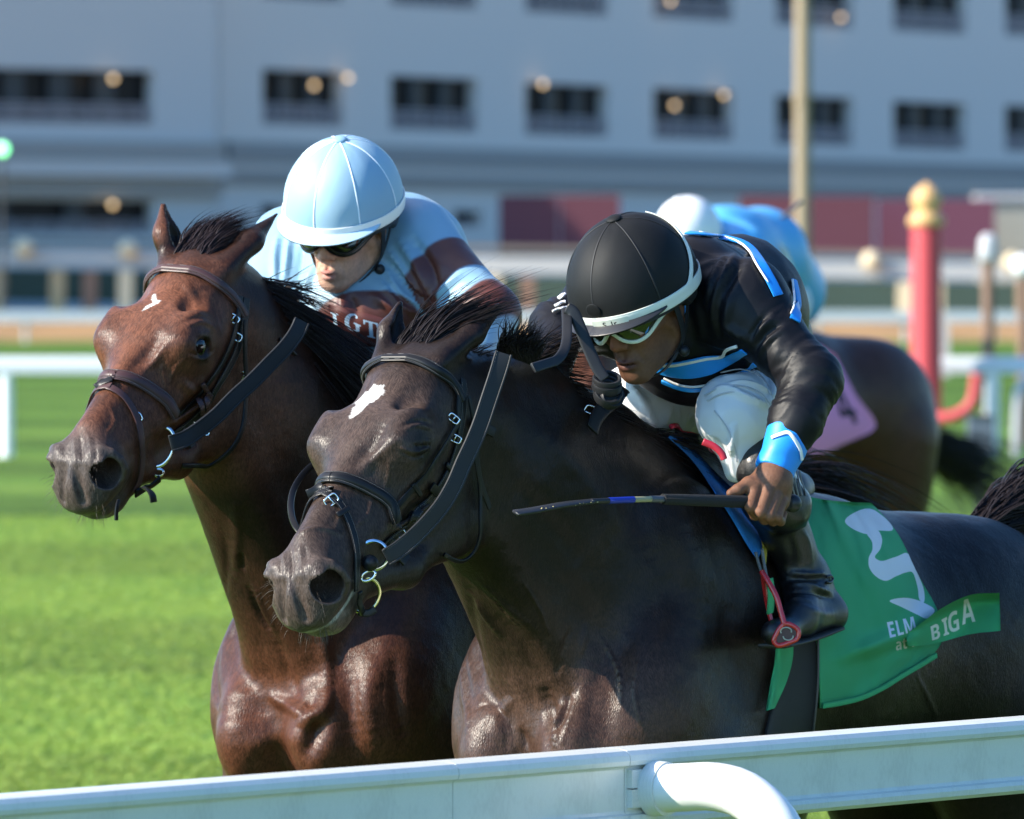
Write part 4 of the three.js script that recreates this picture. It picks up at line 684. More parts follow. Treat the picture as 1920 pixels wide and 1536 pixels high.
{ // bridle of the bay horse
  const h = bayHorse, g = group('bridle', h.o), K = LE.black, B = LE.brown;
  strap(h, g, 'browband', [[352, 508], [375, 515], [401, 529], [424, 547], [444, 570], [457, 592]], 0.021, B, { mirror: true, pad: true, stitch: true, th: 0.006 });
  strap(h, g, 'noseband', [[205, 706], [235, 709], [265, 721], [292, 738], [312, 755], [325, 778]], 0.027, B, { mirror: true, pad: true, stitch: true, th: 0.007 });
  strap(h, g, 'flash_strap', [[192, 725], [212, 732], [230, 745], [246, 768], [257, 795], [262, 830], [262, 875], [256, 905], [246, 922]], 0.015, B, { mirror: true, lift: 0.004 });
  strap(h, g, 'cheek_strap', [[447, 556], [443, 592], [434, 630], [422, 660], [405, 692], [386, 718], [363, 747], [345, 764], [330, 779]], 0.014, K, { lift: 0.004 });
  strap(h, g, 'cheek_strap', [[459, 560], [455, 600], [448, 635], [436, 668], [420, 698], [402, 727], [388, 752], [372, 775], [350, 793], [318, 820]], 0.019, K, { stitch: true });
  keeperAt(h, g, 196, 722, 34, 16, 1.2, K); buckleAt(h, g, 254, 785, 22, 16, 1.1); buckleAt(h, g, 437, 597, 22, 13, -1.0); buckleAt(h, g, 441, 630, 24, 13, -1.1); buckleAt(h, g, 350, 795, 26, 14, -1.4); buckleAt(h, g, 378, 808, 26, 14, -1.5); keeperAt(h, g, 381, 728, 24, 10, -0.6, B);
  strap(h, g, 'strap_end', [[384, 730], [376, 745], [371, 765], [372, 775]], 0.012, B, { lift: 0.012 }); strap(h, g, 'strap_end', [[388, 735], [381, 760], [380, 785], [385, 800]], 0.012, B, { lift: 0.012 });
  strap(h, g, 'throat_lash', [[450, 600], [450, 660], [453, 705], [452, 760], [447, 802], [432, 832], [408, 852], [378, 865], [350, 871], [333, 871]], 0.01, K, { lift: 0.012, th: 0.006 }); buckleAt(h, g, 457, 705, 18, 12, -1.1);
  const Q = 16.15;
  ringAt(h, g, 'bit_ring', 299, 838, 25, 38, 0.35, 0.0044, LE.steel, 0.02); ringAt(h, g, 'curb_ring', 297, 886, 9, 7, 0, 0.003, LE.steel, 0.02);
  strap(h, g, 'rein', [[318, 832], [345, 824], [372, 806], [405, 780], [440, 745], [472, 716], [505, 682], [536, 650], [556, 622], [565, 602]], 0.034, LE.rein, { lift: 0, th: 0.006, D0: Q, D1: 16.3, gap: 0.02, n: 60, rim: true });
  keeperAt(h, g, 534, 651, 44, 8, -0.8, K); keeperAt(h, g, 345, 824, 40, 26, -0.6, K);
  strap(h, g, 'chin_strap', [[246, 922], [262, 912], [280, 902], [292, 893]], 0.02, K, { lift: 0.008, th: 0.006 });
  part('strap_end', (() => { const p = [[270, 916, 16.2], [280, 920, 16.18], [286, 930, 16.17], [288, 942, 16.17]].map((a) => h.toLocal(P(...a))), q = spline(p, 12); return sweep(q, q.map(() => h.dirLocal(V(0.6, 0.2, 0.7)).normalize()), 0.008, 0.003, 8, 0.6); })(), K, g);
  part('strap_end', (() => { const p = [[222, 938, 16.2], [219, 952, 16.19], [218, 962, 16.19], [218, 976, 16.19]].map((a) => h.toLocal(P(...a))), q = spline(p, 12); return sweep(q, q.map(() => h.dirLocal(V(0.6, 0.2, 0.7)).normalize()), 0.004, 0.003, 8, 0.6); })(), K, g);
  part('rein', (() => { const p = [[180, 735, 16.75], [168, 760, 16.7], [160, 790, 16.6]].map((a) => h.toLocal(P(...a))), q = spline(p, 12); return sweep(q, q.map(() => h.dirLocal(V(0.6, 0.2, 0.7)).normalize()), 0.006, 0.003, 8, 0.6); })(), K, g);
}
// ───────────────────────── manes, forelocks, tails ─────────────────────────
function locks(seed, count, fn) { const R = rng(seed), out = []; for (let i = 0; i < count; i++) { const s = fn(R, i / count, i); if (s) out.push(s); } return out; }
const hairDark = hairMat(0.014, 0.010, 0.010), hairBay = hairMat(0.016, 0.010, 0.011);
function maneOf(h, crest, seed, mat, o) {
  const c = spline(crest.map(([x, y]) => V(x, y, 0)), 100);
  part('mane', hair(locks(seed, o.count, (R, t) => {
    const cl = Math.floor(t * o.clumps), RR = rng(seed * 31 + cl * 7), a = RR(), b = RR(), e = RR(), p = c[Math.min(99, Math.floor(t * 100 + R() * 1.5))].clone(); p.z += (R() - 0.5) * 0.036; p.y -= 0.012; p.x += (R() - 0.5) * 0.03;
    const w = o.flow(t), up = w.up + (a - 0.4) * w.wild, sd = w.side + (b - 0.5) * w.wild, len = w.len * (0.65 + 0.35 * e) * (0.6 + 0.5 * R());
    const d = V(-0.75 + (R() - 0.5) * 0.5, up + (R() - 0.5) * 0.45, sd + (R() - 0.5) * 0.45).normalize();
    return { p, d, len, bend: V(-0.35, -w.drop * (0.6 + 0.6 * b), -0.12 + (R() - 0.5) * 0.2), w: 0.0016 + 0.0012 * R(), curl: 0.05 + 0.12 * a, ph: R() * 6 };
  })), mat, h.o);
}
maneOf(darkHorse, [[0.76, 1.79], [0.65, 1.785], [0.5, 1.755], [0.26, 1.675], [0.06, 1.6]], 61, hairDark, { count: 4600, clumps: 60, flow: (t) => ({ up: lerp(0.15, 0.02, smooth(0.1, 0.8, t)) + 0.12 * smooth(0.7, 0.9, t) + 0.9 * Math.exp(-(((t - 0.3) / 0.06) ** 2)), side: lerp(0.25, -0.8, smooth(0.1, 0.6, t)) + 0.35 * smooth(0.7, 0.9, t), wild: 0.7, len: lerp(0.1, 0.11, t) + 0.11 * Math.exp(-(((t - 0.3) / 0.07) ** 2)) + 0.04 * smooth(0.7, 0.9, t), drop: lerp(0.3, 0.9, t) }) });
maneOf(bayHorse, [[0.7, 1.96], [0.6, 1.925], [0.5, 1.885], [0.25, 1.73], [0.03, 1.6]], 62, hairBay, { count: 5200, clumps: 52, flow: (t) => ({ up: lerp(0.1, -0.95, smooth(0, 0.45, t)), side: lerp(-0.5, -0.9, smooth(0, 0.4, t)), wild: lerp(0.6, 0.35, t), len: lerp(0.24, 0.36, smooth(0, 0.5, t)), drop: lerp(0.9, 0.6, t) }) });
function forelock(h, seed, count, mat, fn) { part('forelock', hair(locks(seed, count, fn), 10), mat, h.o); }
forelock(bayHorse, 71, 1700, hairBay, (R) => { const p = bayHorse.H(lerp(-0.02, 0.05, R()), -0.004, lerp(-0.03, 0.036, R())), a = R(); return { p, d: bayHorse.dirLocal(V(0.05 + 0.35 * (R() - 0.5), 1, -0.1)).normalize(), len: 0.105 * (0.6 + 0.75 * R()), bend: bayHorse.dirLocal(V(0.4 + 0.55 * a, -0.25 - 0.6 * R() * R(), -0.5)), w: 0.0015 + 0.001 * R(), curl: 0.05, ph: R() * 6 }; });
forelock(darkHorse, 72, 1400, hairDark, (R) => { const p = darkHorse.H(lerp(-0.045, 0.02, R()), -0.006, lerp(-0.03, 0.04, R())), a = R(); return { p, d: darkHorse.dirLocal(V(0.3 + 0.8 * (R() - 0.4), 0.8, -0.35 + 0.3 * (R() - 0.5))).normalize(), len: (0.05 + 0.13 * R() * R()) * (0.7 + 0.5 * R()), bend: darkHorse.dirLocal(V(0.75 + 0.4 * a, 0.1 - 0.3 * R(), -0.5)), w: 0.0014 + 0.001 * R(), curl: 0.08, ph: R() * 6 }; });
function wisps(h, seed, count, px, D, to, len, mat) { const R = rng(seed), L = []; for (let i = 0; i < count; i++) { const t = R(), p = h.toLocal(P(lerp(px[0], px[2], t), lerp(px[1], px[3], t), D)), e = h.toLocal(P(lerp(to[0], to[2], R()), lerp(to[1], to[3], R()), D - 0.05)), d = e.sub(p).normalize(); L.push({ p, d, len: len * (0.5 + 0.6 * R()), bend: V(-0.3, -0.5 * R(), 0.3 * (R() - 0.5)), w: 0.0011 + 0.0008 * R(), curl: 0.12, ph: R() * 6 }); } part('mane', hair(L, 12), mat, h.o); }
wisps(bayHorse, 91, 130, [455, 525, 530, 590], 16.75, [540, 470, 600, 640], 0.14, hairBay);
wisps(darkHorse, 92, 420, [930, 660, 1010, 690], 15.75, [930, 560, 1030, 610], 0.11, hairDark);
for (const [h, seed] of [[darkHorse, 93], [bayHorse, 94]]) part('whisker', hair(locks(seed, 260, (R) => { const a = R() * 6.283, lowL = R() < 0.6, q = lowL ? h.H(lerp(0.5, 0.585, R()), -0.135 - 0.012 * R(), lerp(-0.03, 0.03, R())) : h.H(lerp(0.53, 0.6, R()), lerp(-0.12, -0.04, R()), (R() < 0.5 ? -1 : 1) * lerp(0.03, 0.052, R())); const c = h.H(0.52, -0.09, 0), d = q.clone().sub(c).normalize().add(V((R() - 0.5) * 0.6, -0.2 + (R() - 0.5) * 0.6, (R() - 0.5) * 0.6)).normalize(); return { p: q.addScaledVector(d, -0.004), d, len: 0.012 + 0.022 * R() * R(), bend: V(0, -0.3, 0), w: 0.0004, curl: 0.02, ph: a }; }), 4), hairMat(0.09, 0.075, 0.06), h.o);
function tailOf(h, seed, count, mat, root, tip, o = {}) {
  const a = V(...root), b = V(...tip), d0 = b.clone().sub(a).normalize();
  part('tail', hair(locks(seed, count, (R) => { const t = R(), p = a.clone().lerp(b, t); p.x += (R() - 0.5) * 0.05; p.y += (R() - 0.5) * 0.05; p.z += (R() - 0.5) * 0.06; return { p, d: d0.clone().add(V((R() - 0.5) * 0.5, (R() - 0.5) * 0.5, (R() - 0.5) * 0.5)).normalize(), len: (o.len ?? 0.5) * (0.5 + 0.6 * R()), bend: V(-0.55 + 0.2 * R(), (o.drop ?? -0.7) - 0.3 * R(), (o.side ?? 0) + (R() - 0.5) * 0.3), w: 0.0022 + 0.0014 * R(), curl: 0.04, ph: R() * 6 }; }), 10), mat, h.o);
}
tailOf(darkHorse, 81, 4200, hairDark, [-1.03, 1.38, 0], [-1.18, 1.475, 0]);
tailOf(bayHorse, 82, 1200, hairBay, [-1.03, 1.38, 0], [-1.18, 1.475, 0]);
// ───────────────────────── people ─────────────────────────
const clothBump = texture(256, 256, (u, v, x, y) => { const h = 255 * (0.5 + 0.25 * Math.sin(x * Math.PI / 2) * Math.sin(y * Math.PI / 2) + 0.25 * (hash3(x, y, 91) - 0.5)); return [h, h, h]; }, { srgb: false }); clothBump.repeat.set(10, 10);
const fabric = (rough = 0.5, more = {}) => std(1, 1, 1, rough, { vertexColors: true, bumpMap: clothBump, bumpScale: 0.0004, ...more });
const pore = texture(256, 256, (u, v, x, y) => { const h = 255 * (0.5 * hash3(x, y, 95) + 0.5 * tnoise(u, v, 40, 96)); return [h, h, h]; }, { srgb: false }); pore.repeat.set(16, 16);
const skinMat = std(1, 1, 1, 0.48, { vertexColors: true, specularIntensity: 0.45, bumpMap: pore, bumpScale: 0.0006 });
const ellAxis = (a, b, r0, r1, k) => cap(a, b, r0, r1, k);
function headOf(o) {            // x out of the face, y up, z to the person's right; origin between the ears
  const L = [], H = (x, y, z) => V(x, y, z), both = (f) => { for (const s of [-1, 1]) L.push(...[].concat(f(s))); };
  L.push(ell(H(-0.012, 0.045, 0), H(0.095, 0.098, 0.074), 0.02)); L.push(ell(H(0.026, -0.028, 0), H(0.074, 0.095, 0.064), 0.03));
  both((s) => cap(H(0.0, -0.065, s * 0.046), H(0.074, -0.107, s * 0.014), 0.026, 0.02, 0.03)); L.push(ell(H(0.08, -0.109, 0), H(0.019, 0.018, 0.022), 0.015));
  both((s) => ell(H(0.06, -0.022, s * 0.043), H(0.03, 0.022, 0.022), 0.02)); both((s) => cap(H(0.088, 0.03, s * 0.01), H(0.07, 0.03, s * 0.05), 0.012, 0.01, 0.015));
  L.push(cap(H(0.089, 0.02, 0), H(0.112, -0.036, 0), 0.009, 0.0125, 0.012)); both((s) => ell(H(0.101, -0.041, s * 0.0125), H(0.013, 0.0095, 0.0085), 0.006));
  both((s) => ell(H(0.107, -0.05, s * 0.0075), H(0.006, 0.004, 0.0045), 0.003, null, { sub: true }));
  const pz = o.purse ? 0.015 : 0.022, pxx = o.purse ? 0.006 : 0;
  L.push(ell(H(0.083, -0.078, 0), H(0.02, 0.022, 0.03), 0.014));
  L.push(ell(H(0.0965 + pxx, -0.0755, 0), H(0.011, 0.006, pz), 0.005)); L.push(ell(H(0.0945 + pxx, -0.0885, 0), H(0.0115, 0.0075, pz * 0.9), 0.005));
  L.push(ell(H(0.108 + pxx, -0.0815, 0), H(0.014, 0.0016, pz * 0.95), 0.003, null, { sub: true }));
  both((s) => [cap(H(0.1, -0.047, s * 0.021), H(0.088, -0.082, s * 0.036), 0.0025, 0.0025, 0.009, { sub: true }), ell(H(0.052, -0.066, s * 0.06), H(0.032, 0.026, 0.012), 0.022, null, { sub: true })]);
  L.push(cap(H(0.101, -0.058, 0), H(0.103, -0.07, 0), 0.002, 0.003, 0.006, { sub: true }));
  both((s) => ell(H(0.092, 0.012, s * 0.031), H(0.014, 0.011, 0.017), 0.008, null, { sub: true })); both((s) => ell(H(0.079, 0.012, s * 0.031), H(0.0125, 0.0125, 0.0125), 0.002));
  both((s) => ell(H(-0.006, -0.008, s * 0.078), H(0.022, 0.034, 0.009), 0.008, rotM(0, s * -0.35, -0.2))); both((s) => ell(H(-0.002, -0.006, s * 0.088), H(0.012, 0.021, 0.006), 0.005, rotM(0, s * -0.35, -0.2), { sub: true }));
  return L;
}
function makePerson(spec) {
  const base = spec.base, o = thing('person', spec.label, 'person', base, 0, null);
  const toLocal = (w) => w.clone().sub(base), dirLocal = (d) => d.clone(), J = {}; for (const [k, v] of Object.entries(spec.joints)) J[k] = toLocal(P(...v));
  const [X, Y, Z] = spec.axes.map((a) => V(...a)), hs = spec.hs;
  const hm = new THREE.Matrix4().makeBasis(X.clone().multiplyScalar(hs), Y.clone().multiplyScalar(hs), Z.clone().multiplyScalar(hs)).setPosition(J.head), inv = hm.clone().invert(), e = inv.elements, H = (x, y, z) => V(x, y, z).applyMatrix4(hm), dirH = (x, y, z) => V(x, y, z).transformDirection(hm);
  const conv = (p) => ({ ...p, k: p.k * hs, f: (x, y, z) => p.f(e[0] * x + e[4] * y + e[8] * z + e[12], e[1] * x + e[5] * y + e[9] * z + e[13], e[2] * x + e[6] * y + e[10] * z + e[14]) * hs });
  const sk = spec.skin, q = V(), lo = (c, r) => V(c.x - r, c.y - r, c.z - r), hi = (c, r) => V(c.x + r, c.y + r, c.z + r);
  const skinColor = (x, y, z) => {
    q.set(x, y, z).applyMatrix4(inv); let c = sk.base; const n = fbm(x * 40, y * 40, z * 40, 3);
    if (q.length() < 0.2) {
      const lips = Math.hypot((q.y + 0.082) / 0.013, q.z / (spec.purse ? 0.018 : 0.025)); if (q.x > 0.085) c = mixc(c, sk.lip, smooth(1.1, 0.75, lips));
      c = mixc(c, sk.red, 0.6 * smooth(0.03, 0.01, Math.hypot(q.x - 0.112, q.y + 0.036, q.z))); c = mixc(c, sk.red, 0.35 * smooth(0.04, 0.0, Math.hypot(q.x - 0.07, q.y + 0.04, Math.abs(q.z) - 0.05)));
      c = mixc(c, sk.stubble, 0.5 * smooth(-0.06, -0.09, q.y + 0.01 * n) * smooth(0.0, 0.03, q.x));
      const hr = smooth(0.03, 0.05, q.y - 0.2 * q.x + 0.02); if (q.x < 0.06) c = mixc(c, sk.hair, hr);
    }
    const b = 1 + 0.3 * n + 0.16 * noise(x * 260, y * 260, z * 260); return [c[0] * b, c[1] * b, c[2] * b];
  };
  // one skin surface: head and neck finely, hands finely, the clothed rest coarsely
  const inner = [cap(H(-0.02, -0.05, 0), J.neck, 0.056 * hs, 0.062, 0.03), ...headOf(spec).map(conv)];
  const torso = (g) => [cap(J.shL, J.shR, 0.075 + g, 0.075 + g, 0.05), cap(J.neck, J.chest, 0.08 + g, 0.135 + g, 0.06), cap(J.chest, J.back, 0.135 + g, 0.125 + g, 0.08), cap(J.back, J.pelvis, 0.125 + g, 0.13 + g, 0.08)];
  const arm = (s, g) => [cap(J['sh' + s], J['el' + s], 0.066 + g, 0.047 + g, 0.05), cap(J['el' + s], J['wr' + s], 0.046 + g, 0.031 + g, 0.03)];
  const leg = (s, g) => [cap(J['hip' + s], J['kn' + s], 0.095 + g, 0.066 + g, 0.06), cap(J['kn' + s], J['an' + s], 0.058 + g, 0.04 + g, 0.03)];
  const bodyAll = [...inner, ...torso(-0.02), ...arm('L', -0.012), ...arm('R', -0.012), ...leg('L', -0.012), ...leg('R', -0.012), ...(spec.hands ? spec.hands(J, toLocal) : [])];
  const geos = [], center = H(0.02, -0.03, 0), near = (x, y, z, c, r) => Math.hypot(x - c.x, y - c.y, z - c.z) < r;
  const spots = [[center, 0.16, spec.fine ?? 0.0032], ...['L', 'R'].filter((s) => spec.hands).map((s) => [J['hand' + s], 0.1, spec.fine ?? 0.0026])];
  for (const [c, r, cell] of spots) geos.push(solid(bodyAll, lo(c, r), hi(c, r), cell, { color: skinColor, uv: 1, clip: (x, y, z) => !near(x, y, z, c, r * 0.98) }));
  geos.push(solid(bodyAll, spec.lo, spec.hi, spec.coarse ?? 0.012, { color: skinColor, uv: 1, clip: (x, y, z) => spots.some(([c, r]) => near(x, y, z, c, r * 0.93)) }));
  part('body', merge(geos), skinMat, o);
  return { o, J, H, dirH, hm, inv, hs, toLocal, dirLocal, torso, arm, leg, base, spec };
}
// cloth creases that run round a limb or along a pull
function creases(list) {                         // [a, b, wavelength, amplitude, reach]: ripples that follow distance along a..b
  return (x, y, z) => { let d = 0; for (const [a, b, wl, amp, reach, skew = 0] of list) { const ab = b.clone().sub(a), L = ab.length(); ab.divideScalar(L); const px = x - a.x, py = y - a.y, pz = z - a.z, t = px * ab.x + py * ab.y + pz * ab.z, r = Math.sqrt(Math.max(0, px * px + py * py + pz * pz - t * t)); if (t < -reach || t > L + reach || r > reach * 2.4) continue;
    const w = smooth(-reach, 0, t) * smooth(L + reach, L, t) * smooth(reach * 2.4, reach * 1.2, r), n = noise(x * 13, y * 13, z * 13); d += amp * w * (0.5 - Math.abs(Math.sin((t + skew * r + 0.012 * n) / wl * Math.PI)) ** 0.7) * (0.55 + 0.45 * noise(x * 9 + 5, y * 9, z * 9)); } return d; };
}
// helmets: a dome of gores in the head frame, seams, button, band and peak
const DOME = { c: [0.004, 0.036], r: [0.139, 0.136, 0.119] };
const domePoint = (az, el, k = 1) => V(DOME.c[0] + DOME.r[0] * k * Math.cos(el) * Math.cos(az), DOME.c[1] + DOME.r[1] * k * Math.sin(el), DOME.r[2] * k * Math.cos(el) * Math.sin(az));
function makeHelmet(p, o) {
  const g = group('helmet', p.o), rim = (az) => o.rim + o.tilt * Math.cos(az), lat = (pos, idx) => { const b = new THREE.BufferGeometry(); b.setAttribute('position', new THREE.Float32BufferAttribute(pos, 3)); b.setIndex(idx); b.computeVertexNormals(); return b; };
  const N = o.gores, S = 10, T = 22;
  for (let k = 0; k < N; k++) {
    const pos = [], uv = [], idx = [], a0 = o.turn + k / N * 2 * Math.PI, a1 = o.turn + (k + 1) / N * 2 * Math.PI;
    for (let i = 0; i <= S; i++) for (let j = 0; j <= T; j++) {
      const u = i / S, az = lerp(a0, a1, u), el = lerp(rim(az), Math.PI / 2 - 0.001, j / T), bulge = 1 + 0.010 * Math.sin(Math.PI * u) * Math.sin(Math.PI * clamp(j / T * 1.1)) + 0.006 * noise(az * 3 + o.seed, el * 3, k) * (1 - j / T) + 0.0025 * noise(az * 9 + o.seed, el * 7, k);
      const q = domePoint(az, el, bulge).applyMatrix4(p.hm); pos.push(q.x, q.y, q.z); uv.push(az * 0.13, el * 0.13); if (i && j) { const c = i * (T + 1) + j; idx.push(c - T - 2, c - 1, c - T - 1, c - T - 1, c - 1, c); }
    }
    const b = lat(pos, idx); b.setAttribute('uv', new THREE.Float32BufferAttribute(uv, 2)); part('panel', b, o.panels[k % o.panels.length], g);
    const sp = [], sn = []; for (let j = 0; j <= 24; j++) { const el = lerp(rim(a0), 1.52, j / 24); sp.push(domePoint(a0, el, 1.001).applyMatrix4(p.hm)); sn.push(domePoint(a0, el).sub(V(DOME.c[0], DOME.c[1], 0)).transformDirection(p.hm)); } part('seam', sweep(sp, sn, o.seamW, 0.0012, 8, 0.8), o.seamMat, g);
  }
  const top = domePoint(0, Math.PI / 2, 1.01); const bt = new THREE.SphereGeometry(1, 20, 14); bt.scale(0.0155, 0.006, 0.0155).translate(top.x - 0.004, top.y, 0).applyMatrix4(p.hm); bt.computeVertexNormals(); part('button', bt, o.buttonMat, g);
  // shell under the cover, closed below
  const shell = new THREE.SphereGeometry(1, 40, 24); shell.scale(DOME.r[0] * 0.965, DOME.r[1] * 0.965, DOME.r[2] * 0.965).translate(DOME.c[0], DOME.c[1], 0); { const a = shell.attributes.position; for (let i = 0; i < a.count; i++) { const y = a.getY(i), lim = DOME.c[1] - 0.035 - 0.02 * (a.getX(i) > 0 ? 0 : 1); if (y < lim) a.setY(i, lim); } } shell.applyMatrix4(p.hm); shell.computeVertexNormals(); part('shell', shell, o.shellMat, g);
  const ring = (f, k, w, th, mat, name, a0 = 0, a1 = 2 * Math.PI) => { const ps = [], ns = [], n = 72; for (let i = 0; i <= n; i++) { const az = lerp(a0, a1, i / n), el = f(az); ps.push(domePoint(az, el, k).applyMatrix4(p.hm)); ns.push(domePoint(az, el).sub(V(DOME.c[0], DOME.c[1], 0)).transformDirection(p.hm)); } return part(name, sweep(ps, ns, w, th, 10, 0.55), mat, g); };
  ring((az) => rim(az) + o.bandUp, 1.012, o.bandW / 2, 0.0022, o.bandMat, 'band');
  // peak
  const pos = [], idx = [], n = 28; for (let i = 0; i <= n; i++) for (let j = 0; j <= 3; j++) { const az = lerp(-1.12, 1.12, i / n), out = (j === 0 || j === 3 ? 0.0 : o.peak) * Math.max(0, Math.cos(az * 1.38)) ** 0.7, q = domePoint(az, rim(az) - 0.02 + (j >= 2 ? -0.03 : 0), 1.0); q.x += out * Math.cos(az); q.z += out * Math.sin(az); q.y -= out * o.peakDrop; q.applyMatrix4(p.hm); pos.push(q.x, q.y, q.z); if (i && j) { const c = i * 4 + j; idx.push(c - 5, c - 1, c - 4, c - 4, c - 1, c); } }
  part('peak', lat(pos, idx), o.peakMat, g);
  return { g, ring, rim };
}
function makeGoggles(p, o) {
  const g = group('goggles', p.o), at = (u, v) => { const az = u * 1.28, drop = -0.012 * Math.exp(-(((Math.abs(u) - 0.42) / 0.25) ** 2)) + 0.016 * Math.exp(-((u / 0.14) ** 2)), y0 = o.y0 + drop + 0.018 * smooth(0.55, 1, Math.abs(u)), y1 = o.y1 - 0.006 * u * u, y = lerp(y0, y1, v), b = 1 + 0.05 * Math.sin(Math.PI * v); return V(0.004 + o.rx * b * Math.cos(az), y, o.rz * b * Math.sin(az)).applyMatrix4(p.hm); };
  const pos = [], idx = [], n = 48, m = 12; for (let i = 0; i <= n; i++) for (let j = 0; j <= m; j++) { const q = at(lerp(-0.97, 0.97, i / n), j / m); pos.push(q.x, q.y, q.z); if (i && j) { const c = i * (m + 1) + j; idx.push(c - m - 2, c - m - 1, c - 1, c - m - 1, c, c - 1); } }
  const b = new THREE.BufferGeometry(); b.setAttribute('position', new THREE.Float32BufferAttribute(pos, 3)); b.setIndex(idx); b.computeVertexNormals(); part('lens', b, o.lens, g);
  const edge = []; for (let i = 0; i <= 40; i++) edge.push([lerp(-1, 1, i / 40), 0]); for (let i = 1; i < 8; i++) edge.push([1, i / 8]); for (let i = 0; i <= 40; i++) edge.push([lerp(1, -1, i / 40), 1]); for (let i = 1; i < 8; i++) edge.push([-1, 1 - i / 8]);
  const ep = edge.map(([u, v]) => at(u, v)), c0 = p.H(-0.02, 0.01, 0); part('frame', sweep(ep, ep.map((q) => q.clone().sub(c0).normalize()), o.fw, 0.0045, 8, 0.8, true), o.frame, g);
  for (const s of [-1, 1]) { const ps = spline([at(s * 0.95, 0.55), p.H(0.03, o.y1 - 0.012, s * 0.093), p.H(-0.03, o.y1 + 0.01, s * 0.1), p.H(-0.08, o.y1 + 0.03, s * 0.08)], 20); part('strap', sweep(ps, ps.map((q) => q.clone().sub(c0).normalize()), o.sw, 0.0016, 8, 0.6), o.strap, g); }
  return g;
}
function chinStrap(p, mat) {
  const g = group('harness', p.o);
  for (const s of [-1, 1]) { for (const x0 of [0.03, -0.03]) { const ps = spline([p.H(x0, 0.035, s * 0.092), p.H(x0 * 0.6, -0.02, s * 0.09), p.H(0.012, -0.075, s * 0.078), p.H(0.03, -0.11, s * 0.055)], 18); part('strap', sweep(ps, ps.map((q) => q.clone().sub(p.H(0, -0.02, 0)).normalize()), 0.0075, 0.0014, 8, 0.6), mat, g); } }
  const ps = spline([p.H(0.02, -0.095, -0.068), p.H(0.045, -0.125, -0.035), p.H(0.058, -0.132, 0), p.H(0.045, -0.125, 0.035), p.H(0.02, -0.095, 0.068)], 24); part('chin_strap', sweep(ps, ps.map((q) => q.clone().sub(p.H(0.01, -0.03, 0)).normalize()), 0.008, 0.0018, 8, 0.6), mat, g);
  const b = p.H(0.016, -0.1, -0.075); part('clip', new THREE.SphereGeometry(0.011, 12, 10).translate(b.x, b.y, b.z), mat, g);
}
function textStrip(w, h, draw) { const c = document.createElement('canvas'); c.width = w; c.height = h; draw(c.getContext('2d'), w, h); const t = new THREE.CanvasTexture(c); t.colorSpace = THREE.SRGBColorSpace; t.magFilter = THREE.LinearFilter; return t; }
// a thin printed sheet laid on a surface between picture rows of points: rows from top to bottom, each a polyline
function sheet(h, rows, nu, nv, lift, o = {}) {
  const R = rows.map((r) => new THREE.CatmullRomCurve3(r.map(([x, y]) => V(x, y, 0)), false, 'centripetal').getSpacedPoints(nu)), cam = h.toLocal(camera.position), cols = []; for (let i = 0; i <= nu; i++) cols.push(new THREE.CatmullRomCurve3(R.map((r) => r[i]), false, 'centripetal'));
  const T = [], Nn = [], D = []; for (let j = 0; j <= nv; j++) for (let i = 0; i <= nu; i++) { const q = cols[i].getPoint(j / nv), d = h.toLocal(P(q.x, q.y, 1)).sub(cam).normalize(), r = march(h.field, cam, d, 12.5, 36); D.push(d); T.push(r ? r.t : null); Nn.push(r ? r.n : d.clone().negate()); }
  const W = nu + 1, known = T.filter((t) => t !== null), mean = known.reduce((a, b) => a + b, 0) / Math.max(1, known.length);
  for (let pass = 0; pass < 60; pass++) { let miss = 0; const copy = T.slice(); for (let k = 0; k < T.length; k++) if (T[k] === null) { const i = k % W, nb = [i ? copy[k - 1] : null, i < nu ? copy[k + 1] : null, copy[k - W], copy[k + W]].filter((v) => v !== null && v !== undefined); if (nb.length) T[k] = nb.reduce((a, b) => a + b) / nb.length; else miss++; } if (!miss) break; }
  for (let k = 0; k < T.length; k++) T[k] ??= mean;
  for (let pass = 0; pass < (o.smooth ?? 2); pass++) { const c = T.slice(); for (let k = 0; k < T.length; k++) { const i = k % W, j = Math.floor(k / W); let s = c[k] * 2, n = 2; for (const m of [i && k - 1, i < nu && k + 1, j && k - W, j < nv && k + W]) if (m || m === 0 && m !== false) { if (typeof m === 'number' && m >= 0 && m < T.length && m !== k) { s += c[m]; n++; } } T[k] = s / n; } }
  const pos = [], uv = [], idx = []; const th = o.th ?? 0.003, pt = (i, j, k) => { const n = Nn[k], a = o.wave ? o.wave(i / nu, j / nv) : 0, q = cam.clone().addScaledVector(D[k], T[k] - a).addScaledVector(n, lift); return q; };
  for (const side of [0, 1]) for (let j = 0; j <= nv; j++) for (let i = 0; i <= nu; i++) { const k = j * W + i, q = pt(i, j, k); if (side) q.addScaledVector(D[k], th); pos.push(q.x, q.y, q.z); uv.push(i / nu, 1 - j / nv); }
  const off = W * (nv + 1); for (let j = 0; j < nv; j++) for (let i = 0; i < nu; i++) { const a = j * W + i; idx.push(a, a + W, a + 1, a + 1, a + W, a + W + 1, off + a, off + a + 1, off + a + W, off + a + 1, off + a + W + 1, off + a + W); }
  const rimE = (a, b) => idx.push(a, b, off + a, b, off + b, off + a); for (let i = 0; i < nu; i++) { rimE(i + 1, i); rimE(nv * W + i, nv * W + i + 1); } for (let j = 0; j < nv; j++) { rimE(j * W, (j + 1) * W); rimE((j + 1) * W + nu, j * W + nu); }
  const g = new THREE.BufferGeometry(); g.setAttribute('position', new THREE.Float32BufferAttribute(pos, 3)); g.setAttribute('uv', new THREE.Float32BufferAttribute(uv, 2)); g.setIndex(idx); g.computeVertexNormals(); return g;
}
